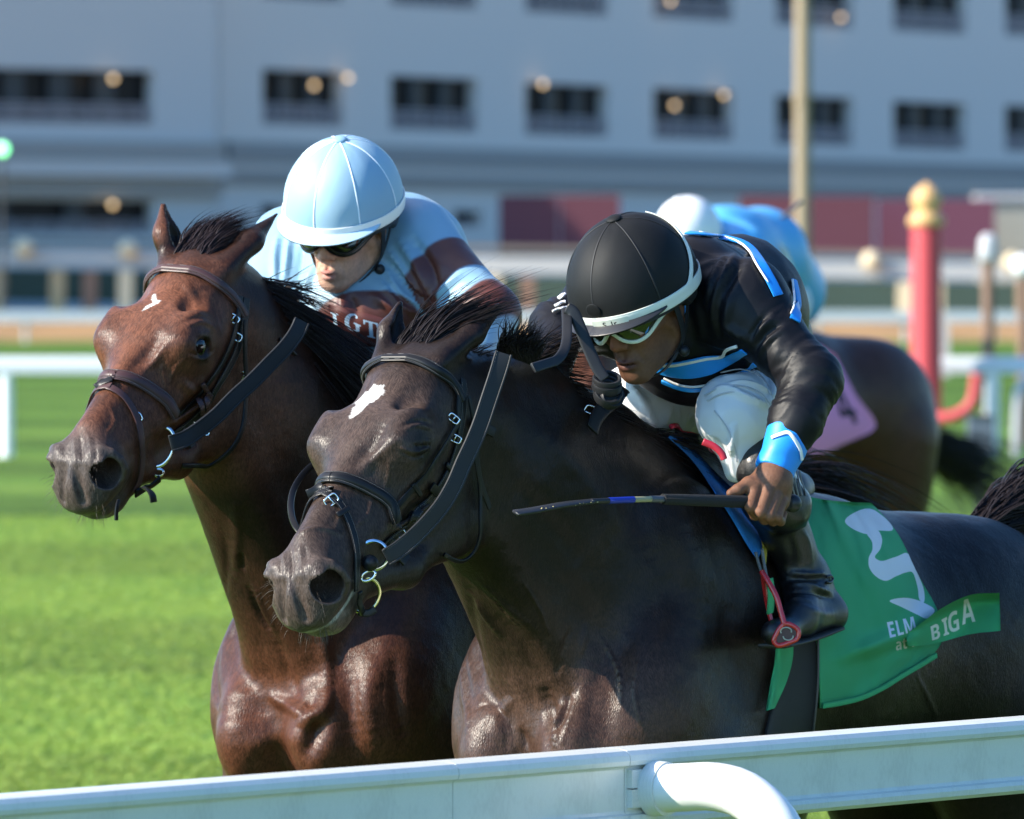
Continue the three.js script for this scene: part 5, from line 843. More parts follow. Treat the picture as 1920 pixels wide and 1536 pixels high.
const pw = (px, D = 16) => px * D / F;                  // pixels at a distance in metres

// ── the jockey in black on the dark horse
const blueCol = [0.012, 0.26, 0.78], jockeyBlack = makePerson({
  label: 'jockey in black silks with blue stripes and a black cap, head down holding a whip', base: P(1430, HORIZON, 16.5).setY(0), fine: 0.003,
  joints: { head: [1200, 565, 15.9], neck: [1292, 535, 16.05], shL: [1392, 570, 15.95], shR: [1140, 580, 16.2], chest: [1310, 605, 16.14], back: [1372, 585, 16.38], pelvis: [1396, 645, 16.64], elL: [1522, 712, 15.84], wrL: [1462, 862, 15.76], handL: [1432, 930, 15.74], elR: [1046, 615, 16.12], wrR: [1030, 705, 15.9], handR: [1024, 740, 15.85],
    hipL: [1440, 705, 16.5], knL: [1382, 772, 16.0], anL: [1508, 1085, 16.2], hipR: [1400, 700, 16.75], knR: [1195, 758, 16.3], anR: [1330, 1040, 16.7] },
  axes: [[-0.4907, -0.4558, 0.7426], [-0.2898, 0.8891, 0.3542], [-0.8217, -0.0414, -0.5684]], hs: 1.047, lo: V(-0.7, 0.9, -0.6), hi: V(0.5, 2.2, 1.0),
  skin: { base: [0.17, 0.078, 0.045], red: [0.27, 0.09, 0.045], lip: [0.13, 0.045, 0.038], stubble: [0.1, 0.05, 0.032], hair: [0.01, 0.008, 0.008] },
  hands: (J, L) => {
    const q = (x, y, D) => L(P(x, y, D)), out = [cap(J.wrL, q(1446, 905, 15.745), 0.027, 0.034, 0.02), cap(q(1446, 905, 15.745), q(1428, 922, 15.735), 0.034, 0.026, 0.02), cap(q(1450, 905, 15.745), q(1458, 938, 15.75), 0.032, 0.024, 0.02), cap(q(1420, 916, 15.722), q(1464, 942, 15.735), 0.015, 0.014, 0.012)];
    for (const [a, b, c, d, r] of [[[1418, 913, 15.715], [1407, 950, 15.688], [1416, 966, 15.72], [1432, 952, 15.75], 0.0128], [[1441, 921, 15.71], [1426, 961, 15.684], [1434, 974, 15.72], [1448, 960, 15.75], 0.0128], [[1456, 930, 15.715], [1443, 967, 15.69], [1450, 977, 15.725], [1460, 962, 15.75], 0.012], [[1467, 940, 15.725], [1458, 969, 15.70], [1464, 978, 15.735], [1470, 964, 15.755], 0.0105]])
      out.push(cap(q(...a), q(...b), r, r * 0.88, 0.0045), cap(q(...b), q(...c), r * 0.88, r * 0.8, 0.004), cap(q(...c), q(...d), r * 0.8, r * 0.66, 0.004));
    out.push(cap(q(1432, 902, 15.74), q(1404, 907, 15.715), 0.018, 0.014, 0.014), cap(q(1404, 907, 15.715), q(1384, 919, 15.70), 0.0135, 0.0118, 0.005), cap(q(1384, 919, 15.70), q(1370, 925, 15.695), 0.0118, 0.0085, 0.004));
    out.push(cap(J.wrR, J.handR, 0.027, 0.034, 0.02)); const r0 = (x, y, D) => q(x, y, D); for (let f = 0; f < 4; f++) { const a = r0(1012 + f * 8, 742 + f * 6, 15.83 + f * 0.018), b = r0(998 + f * 8, 762 + f * 6, 15.82 + f * 0.018), c = r0(1010 + f * 8, 776 + f * 5, 15.84 + f * 0.018); out.push(cap(J.handR, a, 0.02, 0.012, 0.01), cap(a, b, 0.012, 0.0105, 0.004), cap(b, c, 0.0105, 0.0085, 0.004)); } out.push(cap(J.handR, r0(1000, 740, 15.8), 0.016, 0.011, 0.01), cap(r0(1000, 740, 15.8), r0(990, 752, 15.79), 0.011, 0.009, 0.004));
    return out;
  },
});
{
  const p = jockeyBlack, J = p.J, black = std(0.0065, 0.0065, 0.0085, 0.45, { specularIntensity: 0.4, bumpMap: clothBump, bumpScale: 0.0003, vertexColors: true }), blue = std(...blueCol, 0.45, { bumpMap: clothBump, bumpScale: 0.0003 }), white = std(0.78, 0.78, 0.78, 0.5);
  const tors = [...p.torso(0.012), cap(J.neck, p.H(-0.05, -0.07, 0), 0.075, 0.06, 0.04), ell(p.toLocal(P(1320, 665, 16.12)), V(0.12, 0.06, 0.13), 0.06)], sleeveL = [cap(J.shL, J.elL, 0.076, 0.056, 0.05), cap(J.elL, J.elL.clone().lerp(J.wrL, 0.5), 0.056, 0.05, 0.03), cap(J.elL.clone().lerp(J.wrL, 0.5), J.elL.clone().lerp(J.wrL, 0.75), 0.05, 0.043, 0.03)], sleeveR = [cap(J.shR, J.elR, 0.07, 0.052, 0.05), cap(J.elR, J.wrR, 0.052, 0.04, 0.03)];
  const jersey = [...tors, ...sleeveL, ...sleeveR]; p.field = fieldOf(jersey);
  const eb = p.toLocal(P(1478, 722, 15.84)), cr = creases([[eb.clone().lerp(J.shL, 0.3), eb.clone().lerp(J.wrL, 0.3), 0.0125, 0.005, 0.035], [J.shR, J.elR, 0.03, 0.006, 0.07]]);
  const fo = foldsAt(p, [[[[1362, 478], [1340, 520], [1325, 570]], 0.012, 0.012], [[[1385, 470], [1360, 520], [1345, 560], [1340, 610]], 0.011, 0.014], [[[1400, 478], [1375, 515], [1352, 560]], 0.01, -0.012], [[[1408, 640], [1380, 625], [1345, 600]], 0.011, 0.011], [[[1400, 650], [1370, 650], [1320, 640]], 0.01, 0.009], [[[1300, 540], [1312, 600], [1320, 650]], 0.012, 0.007], [[[1412, 640], [1430, 612], [1452, 592]], 0.006, 0.007], [[[1408, 632], [1424, 604], [1444, 584]], 0.005, -0.006], [[[1418, 652], [1440, 624], [1466, 604]], 0.006, -0.006], [[[1420, 662], [1446, 634], [1474, 616]], 0.006, 0.006], [[[1370, 560], [1362, 600], [1380, 640]], 0.009, 0.008], [[[1350, 545], [1345, 590], [1352, 640]], 0.008, -0.007], [[[1310, 500], [1340, 490], [1372, 492]], 0.010, 0.006]]);
  const fine = (a, b, from, to, reach) => { const d = b.clone().sub(a), L = d.length(); d.divideScalar(L); return (x, y, z) => { const px = x - a.x, py = y - a.y, pz = z - a.z, t = (px * d.x + py * d.y + pz * d.z) / L, r2 = px * px + py * py + pz * pz - t * t * L * L; if (t < from - 0.1 || t > to + 0.1 || r2 > reach * reach) return 0; const w = smooth(from - 0.1, from + 0.1, t) * smooth(to + 0.1, to - 0.1, t), u = t * L; return w * (0.0042 * (0.32 - Math.abs(noise(u * 42 + 3 * noise(x * 9, y * 9, z * 9), x * 9 + 4, z * 9))) + 0.0028 * (0.32 - Math.abs(noise(u * 85 + 2 * noise(x * 14, y * 14, z * 14), x * 13, z * 13 + 7)))); }; };
  const w1 = fine(J.elL, J.wrL, -0.15, 0.72, 0.09), w2 = fine(J.shL, J.elL, 0.3, 0.95, 0.1), w3 = fine(J.shR, J.elR, 0.1, 1, 0.1);
  const disp = (x, y, z) => cr(x, y, z) + fo(x, y, z) + 0.005 * fbm(x * 9, y * 9, z * 9, 3) + w1(x, y, z) + w2(x, y, z) + w3(x, y, z) + 0.0022 * (0.3 - Math.abs(noise(x * 26 + y * 14, y * 12 - x * 10, z * 24))), bare = p.field; p.field = (x, y, z) => bare(x, y, z) - disp(x, y, z);
  part('jersey', solid(jersey, V(-0.7, 1.3, -0.5), V(0.45, 2.2, 1.0), 0.006, { disp, uv: 1, color: (x, y, z) => { const n = 1 + 0.15 * fbm(x * 20, y * 20, z * 20, 2); return [n, n, n]; } }), black, p.o);
  const band = (name, px, w, mat, lift = 0.004, th = 0.0022) => { const l = lay(p, px, 36, lift); return part(name, sweep(l.pts, l.nrm, typeof w === 'function' ? (t) => w(t) / 2 : w / 2, th, 12, 0.5), mat, p.o); };
  band('stripe', [[1218, 684], [1248, 691], [1280, 692], [1325, 684], [1365, 672], [1397, 657]], (t) => pw(16 + 28 * Math.sin(Math.PI * clamp(t * 1.05))), blue); band('stripe_edge', [[1224, 677], [1250, 683], [1285, 679], [1325, 671], [1356, 664], [1362, 655], [1385, 648]], pw(6), white, 0.0055);
  band('stripe', [[1242, 713], [1270, 724], [1296, 729], [1322, 726], [1348, 717], [1385, 700], [1418, 681]], pw(11), blue); band('stripe_edge', [[1246, 707], [1275, 719], [1298, 722], [1322, 719], [1350, 709]], pw(3), white, 0.005);
  band('stripe', [[1290, 440], [1325, 443], [1360, 449], [1392, 458], [1412, 474], [1428, 500], [1444, 528], [1458, 556]], pw(24), blue); band('stripe_edge', [[1310, 440], [1355, 448], [1388, 461], [1404, 477], [1420, 504], [1438, 532]], pw(2.8), white, 0.0055);
  band('stripe', [[1486, 526], [1491, 545], [1494, 565], [1493, 585], [1489, 603]], pw(22), blue); band('stripe_edge', [[1482, 526], [1484, 548], [1485, 570], [1481, 592]], pw(2.8), white, 0.0055);
  band('collar', [[1284, 545], [1281, 565], [1274, 585], [1264, 606]], pw(20), blue, 0.003); band('stripe_edge', [[1281, 552], [1275, 575], [1264, 598]], pw(9), white, 0.0056);
  for (const [y, w] of [[558, 9], [572, 6], [583, 4]]) band('stripe_edge', [[1036 + (583 - y) * 0.5, y + 6], [1048 + (583 - y) * 0.3, y], [1062, y - 3]], pw(w), white, 0.006);
  // cuff
  const cA = J.elL.clone().lerp(J.wrL, 0.66), cB = J.wrL.clone().lerp(J.handL, 0.34); const cuff = [cap(cA, cB, 0.0465, 0.0385, 0.02)];
  const ax = cB.clone().sub(cA).normalize(), cut = (p0, s) => ({ f: (x, y, z) => s * ((x - p0.x) * ax.x + (y - p0.y) * ax.y + (z - p0.z) * ax.z), k: 0.004, sub: true }); cuff.push(cut(cB, -1), cut(cA, 1));
  part('cuff', solid(cuff, lo3(cA, 0.16), hi3(cA, 0.16), 0.004, { uv: 1, disp: (x, y, z) => 0.0025 * noise(x * 30, y * 45, z * 30) }), blue, p.o);
  { const h = { ...p, field: fieldOf(cuff) }; const l = lay(h, [[1448, 822], [1462, 816], [1478, 812], [1490, 826], [1499, 844], [1502, 862]], 24, 0.003); part('cuff_stripe', sweep(l.pts, l.nrm, pw(7) / 2, 0.002, 8, 0.6), white, p.o); }
  // breeches, boots
  const whiteCloth = std(0.72, 0.72, 0.74, 0.6, { bumpMap: clothBump, bumpScale: 0.0003 });
  const br = [...p.leg('L', 0.012).slice(0, 1), ...p.leg('R', 0.012).slice(0, 1), cap(J.hipL, J.hipR, 0.115, 0.115, 0.06), cap(J.pelvis, J.back.clone().lerp(J.pelvis, 0.8), 0.11, 0.1, 0.06), cap(J.knL.clone().add(V(-0.012, -0.02, 0.01)), p.toLocal(P(1386, 872, 15.99)), 0.058, 0.032, 0.03), cap(J.knR, J.knR.clone().lerp(J.anR, 0.3), 0.068, 0.052, 0.03)];
  const bf = { ...p, field: fieldOf(br) }, bfo = foldsAt(bf, [[[[1330, 740], [1360, 730], [1400, 745], [1440, 760]], 0.008, 0.0133], [[[1360, 725], [1400, 720], [1440, 735]], 0.007, 0.0114], [[[1430, 690], [1445, 720], [1440, 760]], 0.007, 0.0114], [[[1345, 830], [1360, 860]], 0.006, -0.0114], [[[1375, 800], [1372, 850]], 0.006, 0.0114], [[[1250, 720], [1280, 790]], 0.006, 0.0095], [[[1270, 718], [1305, 790]], 0.006, 0.0095], [[[1180, 720], [1210, 760], [1230, 800]], 0.008, 0.0114]]);
  const v1 = fine(J.hipR, J.knR, 0.1, 0.9, 0.14), v2 = fine(J.hipL, J.knL, 0.2, 0.8, 0.15);
  part('breeches', solid(br, V(-0.65, 0.9, -0.6), V(0.4, 1.95, 0.9), 0.005, { uv: 1, disp: (x, y, z) => bfo(x, y, z) + 1.3 * v1(x, y, z) + v2(x, y, z) + 0.005 * fbm(x * 11, y * 11, z * 11, 3) + 0.008 * (0.35 - Math.abs(noise(x * 14 + y * 9, y * 7 - x * 8, z * 14))) + 0.003 * (0.35 - Math.abs(noise(x * 34 + y * 19, y * 16 - x * 18, z * 34))) }), whiteCloth, p.o);
  for (const px of [[[1322, 742], [1350, 728], [1390, 724], [1425, 738], [1446, 764]], [[1326, 752], [1354, 739], [1392, 736], [1424, 750]], [[1340, 770], [1362, 800], [1378, 840], [1382, 866]], [[1408, 690], [1432, 712], [1446, 742]], [[1352, 700], [1390, 694], [1420, 704], [1438, 722]]]) { const h = { ...p, field: (x, y, z) => bf.field(x, y, z) - bfo(x, y, z) - 0.004 }, l = lay(h, px, 24, 0.0015); part('seam', sweep(l.pts, l.nrm, 0.0016, 0.0014, 6, 1), std(0.5, 0.5, 0.53, 0.7), p.o); }
  for (const s of ['L', 'R']) {
    const K = J['kn' + s], A = J['an' + s], up = K.clone().lerp(A, s === 'L' ? 0.07 : 0.16).add(s === 'L' ? V(0.034, 0.0, -0.03) : V()), toe = s === 'L' ? p.toLocal(P(1452, 1186, 15.98)) : A.clone().add(V(-0.1, -0.11, 0.12)), heel = s === 'L' ? p.toLocal(P(1556, 1150, 16.22)) : A.clone().add(V(0.06, -0.07, -0.05));
    const boot = [cap(up, K.clone().lerp(A, 0.5), 0.052, 0.057, 0.03), cap(K.clone().lerp(A, 0.5), A, 0.057, 0.043, 0.03), cap(A, heel, 0.042, 0.032, 0.03), cap(A, heel.clone().lerp(toe, 0.55).add(V(0, 0.016, 0)), 0.038, 0.034, 0.04), cap(heel, toe, 0.03, 0.026, 0.03)];
    if (s === 'L') boot.push(cap(p.toLocal(P(1441, 800, 15.99)), p.toLocal(P(1428, 878, 15.98)), 0.018, 0.046, 0.02), cap(p.toLocal(P(1428, 878, 15.98)), p.toLocal(P(1470, 950, 16.04)), 0.046, 0.055, 0.03));
    const bo = s === 'L' ? foldsAt({ ...p, field: fieldOf(boot) }, [[[[1478, 1072], [1510, 1078], [1550, 1076]], 0.005, 0.007], [[[1480, 1086], [1515, 1086], [1552, 1084]], 0.005, -0.008], [[[1482, 1096], [1520, 1100], [1562, 1112]], 0.006, 0.008], [[[1482, 1110], [1520, 1112], [1562, 1122]], 0.005, -0.007], [[[1484, 1122], [1520, 1126]], 0.006, 0.005], [[[1478, 1000], [1486, 1040], [1482, 1070]], 0.008, -0.006], [[[1500, 960], [1516, 1020], [1522, 1060]], 0.008, 0.005], [[[1500, 1135], [1540, 1150], [1570, 1150]], 0.008, 0.004]]) : () => 0;
    part('boot', solid(boot, lo3(K.clone().lerp(A, 0.6), 0.42), hi3(K.clone().lerp(A, 0.6), 0.42), 0.005, { uv: 1, disp: (x, y, z) => bo(x, y, z) + 0.002 * noise(x * 25, y * 25, z * 25) }), std(0.006, 0.006, 0.008, 0.3, { clearcoat: 0.35, clearcoatRoughness: 0.22, bumpMap: pore, bumpScale: 0.0008 }), p.o);
    const q0 = heel.clone().add(V(0, -0.03, 0)), q1 = toe.clone().add(V(0, -0.026, 0)), d = q1.clone().sub(q0), sp = [0, 0.25, 0.5, 0.8, 1.02].map((t) => q0.clone().addScaledVector(d, t).add(V(0, -0.004 * Math.sin(t * 3), 0))), so = spline(sp, 16); part('sole', sweep(so, so.map(() => V(0, 1, 0)), 0.034, 0.005, 10, 0.6), std(0.03, 0.028, 0.026, 0.6), p.o);
    if (s === 'L') { const h = { ...p, field: fieldOf(boot) }; for (const o of [0, 1, 2, 3]) { const l = lay(h, [[1478 + o * 7, 888 - o * 2], [1484 + o * 7, 910], [1489 + o * 7, 930]], 8, 0.002); part('elastic_rib', sweep(l.pts, l.nrm, 0.0016, 0.0016, 6, 1), std(0.2, 0.2, 0.2, 0.5), p.o); } const l = lay(h, [[1549, 1083], [1556, 1080], [1560, 1086], [1555, 1093], [1548, 1092]], 10, 0.002); part('spur_loop', sweep(l.pts, l.nrm, 0.003, 0.003, 6, 1), std(0.01, 0.01, 0.012, 0.2), p.o); const l2 = lay(h, [[1392, 905], [1406, 935], [1428, 975]], 10, 0.002); part('seam', sweep(l2.pts, l2.nrm, 0.0012, 0.0012, 6, 1), std(0.1, 0.1, 0.1, 0.5), p.o); }
  }
  // helmet, goggles
  const capMat = std(0.0085, 0.009, 0.0095, 0.6, { sheen: 0.12, sheenColor: new THREE.Color().setRGB(0.6, 0.65, 0.65), sheenRoughness: 0.4, specularIntensity: 0.4, bumpMap: clothBump, bumpScale: 0.0003, side: THREE.DoubleSide }), cream = std(0.7, 0.72, 0.66, 0.45);
  const hm = makeHelmet(p, { gores: 6, turn: 0.02, seed: 3, rim: -0.08, tilt: 0.03, panels: [capMat], seamMat: std(0.006, 0.006, 0.007, 0.6), seamW: 0.0016, buttonMat: capMat, shellMat: std(0.02, 0.02, 0.022, 0.4), bandUp: -0.02, bandW: 0.027, bandMat: cream, peak: 0.026, peakDrop: 0.42, peakMat: std(0.02, 0.02, 0.022, 0.35, { side: THREE.DoubleSide }) });
  hm.ring((az) => -0.05 + 1.0 * (Math.max(0, -Math.cos(az)) ** 1.2) * 1.0, 1.02, 0.0065, 0.0018, cream, 'goggle_strap', -2.9, 2.9);
  const bt = new THREE.SphereGeometry(1, 16, 10); const bq = domePoint(0.03, 0.13, 1.01); bt.scale(0.0022, 0.014, 0.016).translate(bq.x, bq.y, bq.z).applyMatrix4(p.hm); bt.computeVertexNormals(); part('vent', bt, capMat, hm.g);
  { // lettering on the band
    const pos = [], uv = [], idx = [], n = 20, a0 = 0.08, a1 = -0.5; for (let i = 0; i <= n; i++) for (const j of [0, 1]) { const az = lerp(a0, a1, i / n), el = hm.rim(az) - 0.02 + (j - 0.5) * 0.125, q = domePoint(az, el, 1.05).applyMatrix4(p.hm); pos.push(q.x, q.y, q.z); uv.push(i / n, j); if (i && j) { const c = i * 2 + 1; idx.push(c - 3, c - 1, c - 2, c - 2, c - 1, c); } }
    const b = new THREE.BufferGeometry(); b.setAttribute('position', new THREE.Float32BufferAttribute(pos, 3)); b.setAttribute('uv', new THREE.Float32BufferAttribute(uv, 2)); b.setIndex(idx); b.computeVertexNormals();
    part('lettering', b, std(1, 1, 1, 0.5, { side: THREE.DoubleSide, map: textStrip(512, 128, (c, w, h) => { c.fillStyle = '#d9dccf'; c.fillRect(0, 0, w, h); c.fillStyle = '#151513'; c.font = 'bold 112px sans-serif'; c.textBaseline = 'middle'; c.fillText('S  Jr.', 150, h * 0.54); }) }), hm.g);
  }
  makeGoggles(p, { y0: -0.02, y1: 0.026, rx: 0.115, rz: 0.087, fw: 0.0042, sw: 0.006, lens: std(0.012, 0.02, 0.008, 0.06, { clearcoat: 1, clearcoatRoughness: 0.03, side: THREE.DoubleSide }), frame: std(0.66, 0.7, 0.62, 0.3), strap: std(0.66, 0.7, 0.62, 0.5) });
  chinStrap(p, std(0.012, 0.012, 0.014, 0.5));
}
function lo3(c, r) { return V(c.x - r, c.y - r, c.z - r); } function hi3(c, r) { return V(c.x + r, c.y + r, c.z + r); }

// ── the jockey in pale blue on the bay horse
const jockeyBlue = makePerson({
  label: 'jockey in pale blue silks with brown sleeve hoops, pale blue cap and dark goggles', base: P(800, HORIZON, 17.4).setY(0), fine: 0.0032, purse: true,
  joints: { head: [648, 408, 16.9], neck: [706, 440, 17.06], shL: [778, 452, 17.0], shR: [545, 470, 17.2], chest: [690, 540, 17.08], back: [752, 490, 17.4], pelvis: [800, 570, 17.7], elL: [916, 590, 16.82], wrL: [860, 720, 16.7], handL: [820, 745, 16.7], elR: [502, 590, 17.0], wrR: [520, 660, 16.8], handR: [525, 690, 16.76],
    hipL: [860, 640, 17.6], knL: [700, 700, 17.1], anL: [850, 960, 17.3], hipR: [790, 640, 17.85], knR: [590, 660, 17.25], anR: [700, 960, 17.7] },
  axes: [[-0.3854, -0.3979, 0.8326], [-0.0641, 0.9116, 0.406], [-0.9205, 0.1031, -0.3768]], hs: 1.024, lo: V(-0.7, 0.9, -0.7), hi: V(0.5, 2.35, 1.0),
  skin: { base: [0.55, 0.31, 0.22], red: [0.6, 0.25, 0.17], lip: [0.5, 0.17, 0.15], stubble: [0.4, 0.25, 0.18], hair: [0.03, 0.02, 0.015] },
  hands: (J, L) => { const out = []; for (const [w, h] of [[J.wrL, J.handL], [J.wrR, J.handR]]) { out.push(cap(w, h, 0.027, 0.034, 0.02)); for (let f = 0; f < 4; f++) { const a = h.clone().add(V(-0.02 + f * 0.012, -0.015 - f * 0.006, 0.03 - f * 0.012)), b = a.clone().add(V(-0.008, -0.03, 0.005)), c = b.clone().add(V(0.016, -0.01, -0.014)); out.push(cap(h, a, 0.02, 0.012, 0.01), cap(a, b, 0.012, 0.0105, 0.004), cap(b, c, 0.0105, 0.0085, 0.004)); } const t = h.clone().add(V(-0.035, 0.0, 0.02)); out.push(cap(h, t, 0.016, 0.011, 0.01), cap(t, t.clone().add(V(-0.012, -0.016, 0.006)), 0.011, 0.009, 0.004)); } return out; },
});
{
  const p = jockeyBlue, J = p.J, pale = [0.22, 0.375, 0.49], brown = [0.10, 0.028, 0.02];
  const jersey = [...p.torso(0.002), cap(J.neck, p.H(-0.05, -0.08, 0), 0.07, 0.056, 0.04), ell(p.toLocal(P(690, 590, 17.0)), V(0.17, 0.1, 0.12), 0.08), cap(J.shL, J.elL, 0.078, 0.062, 0.05), cap(J.elL, J.wrL, 0.062, 0.042, 0.03), cap(J.shR, J.elR, 0.086, 0.064, 0.05), cap(J.elR, J.wrR, 0.06, 0.042, 0.03)]; p.field = fieldOf(jersey);
  const alongArm = (a, b, x, y, z) => { const d = b.clone().sub(a), t = ((x - a.x) * d.x + (y - a.y) * d.y + (z - a.z) * d.z) / d.lengthSq(), r = Math.hypot(x - a.x - d.x * t, y - a.y - d.y * t, z - a.z - d.z * t); return [t, r]; };
  const spot = lay(p, [[690, 600], [692, 602]], 2, 0).pts[0];
  const fo = foldsAt(p, [[[[728, 470], [760, 520], [800, 565]], 0.011, 0.014], [[[750, 455], [790, 510], [815, 565]], 0.010, 0.013], [[[722, 500], [750, 550], [800, 575]], 0.010, 0.012], [[[715, 530], [745, 572], [790, 588]], 0.010, 0.011], [[[775, 450], [808, 500], [822, 560]], 0.009, -0.012], [[[735, 490], [772, 540], [812, 572]], 0.006, -0.010], [[[812, 560], [835, 540], [860, 520]], 0.009, 0.01], [[[820, 575], [850, 570], [880, 555]], 0.009, 0.01], [[[545, 430], [540, 480], [530, 540]], 0.008, 0.012], [[[570, 450], [560, 500], [550, 550]], 0.008, -0.011], [[[520, 440], [515, 490], [515, 540]], 0.008, 0.011], [[[590, 500], [575, 540], [570, 575]], 0.008, 0.01], [[[660, 560], [668, 585], [665, 600]], 0.008, -0.009], [[[640, 560], [645, 590]], 0.009, 0.009], [[[700, 555], [730, 575], [760, 600]], 0.009, 0.009]]);
  const disp = (x, y, z) => fo(x, y, z) + 0.006 * fbm(x * 8, y * 8, z * 8, 3) + 0.002 * noise(x * 26, y * 26, z * 26), bare = p.field; p.field = (x, y, z) => bare(x, y, z) - disp(x, y, z);
  part('jersey', solid(jersey, V(-0.7, 1.3, -0.6), V(0.5, 2.3, 1.0), 0.0048, { disp, uv: 1, color: (x, y, z) => {
    let b = 0; for (const [a, e, c0] of [[J.shL, J.elL, 0.52], [J.shR, J.elR, 1.2]]) { const [t, r] = alongArm(a, e, x, y, z); if (r < 0.088) b = Math.max(b, smooth(0.016, -0.016, Math.abs(t - c0) - 0.17), smooth(0.016, -0.016, Math.abs(t - c0 - 0.53) - 0.16)); }
    const d = Math.hypot((x - spot.x) / 0.112, (y - spot.y) / 0.062, (z - spot.z) / 0.1); b = Math.max(b, smooth(1.04, 0.96, d)); return mixc(pale, brown, b); } }), fabric(0.42, { sheen: 0.3, sheenColor: new THREE.Color().setRGB(0.8, 0.85, 0.9), sheenRoughness: 0.4 }), p.o);
  // letters on the chest
  const lt = sheet(p, [[[618, 572], [650, 578], [690, 588], [735, 600]], [[620, 598], [652, 606], [690, 615], [737, 624]], [[623, 622], [655, 632], [692, 640], [738, 648]]], 26, 10, 0.008, { th: 0.001, smooth: 3 });
  const tex = textStrip(512, 256, (c, w, h) => { c.clearRect(0, 0, w, h); c.fillStyle = '#5a2c24'; c.fillRect(0, 0, w, h); c.fillStyle = '#a9c4d6'; c.strokeStyle = '#a9c4d6'; c.font = 'bold 190px serif'; c.textBaseline = 'middle'; c.fillText('H', -70, h * 0.5); c.fillText('G', 110, h * 0.42); c.fillText('T', 270, h * 0.5); c.fillText('C', 440, h * 0.55); });
  part('lettering', lt, std(1, 1, 1, 0.5, { map: tex }), p.o);
  const wc = std(0.72, 0.72, 0.74, 0.6), br = [...p.leg('L', 0.012).slice(0, 1), ...p.leg('R', 0.012).slice(0, 1), cap(J.hipL, J.hipR, 0.115, 0.115, 0.06), cap(J.pelvis, J.back.clone().lerp(J.pelvis, 0.8), 0.13, 0.12, 0.06), cap(J.knL, J.knL.clone().lerp(J.anL, 0.3), 0.068, 0.052, 0.03), cap(J.knR, J.knR.clone().lerp(J.anR, 0.3), 0.068, 0.052, 0.03)];
  part('breeches', solid(br, V(-0.7, 0.9, -0.8), V(0.5, 2.0, 0.9), 0.009, { uv: 1, disp: (x, y, z) => 0.006 * fbm(x * 11, y * 11, z * 11, 3) }), wc, p.o);
  for (const s of ['L', 'R']) { const K = J['kn' + s], A = J['an' + s], toe = A.clone().add(V(-0.1, -0.11, 0.12)), heel = A.clone().add(V(0.06, -0.07, -0.05)), boot = [cap(K.clone().lerp(A, 0.27), A, 0.062, 0.043, 0.03), cap(A, heel, 0.042, 0.032, 0.03), cap(A, heel.clone().lerp(toe, 0.55), 0.038, 0.034, 0.04), cap(heel, toe, 0.03, 0.026, 0.03)]; part('boot', solid(boot, lo3(K.clone().lerp(A, 0.6), 0.42), hi3(K.clone().lerp(A, 0.6), 0.42), 0.009, { uv: 1 }), std(0.008, 0.008, 0.01, 0.2, { clearcoat: 0.8 }), p.o); }
  const lb = std(0.235, 0.39, 0.52, 0.55, { side: THREE.DoubleSide, bumpMap: clothBump, bumpScale: 0.0002 }), lb2 = std(0.3, 0.46, 0.57, 0.55, { side: THREE.DoubleSide, bumpMap: clothBump, bumpScale: 0.0002 }), wh = std(0.82, 0.82, 0.8, 0.4);
  makeHelmet(p, { gores: 8, turn: 0.03, seed: 8, rim: -0.02, tilt: -0.02, panels: [lb, lb2], seamMat: std(0.7, 0.78, 0.85, 0.5), seamW: 0.0014, buttonMat: lb, shellMat: std(0.02, 0.02, 0.022, 0.4), bandUp: -0.03, bandW: 0.025, bandMat: wh, peak: 0.036, peakDrop: 0.3, peakMat: std(0.38, 0.54, 0.66, 0.4, { side: THREE.DoubleSide }) });
  makeGoggles(p, { y0: -0.02, y1: 0.026, rx: 0.117, rz: 0.088, fw: 0.006, sw: 0.009, lens: std(0.008, 0.009, 0.006, 0.05, { clearcoat: 1, clearcoatRoughness: 0.03, side: THREE.DoubleSide }), frame: std(0.01, 0.01, 0.011, 0.25), strap: std(0.015, 0.015, 0.016, 0.6) });
  chinStrap(p, std(0.012, 0.012, 0.014, 0.5));
}
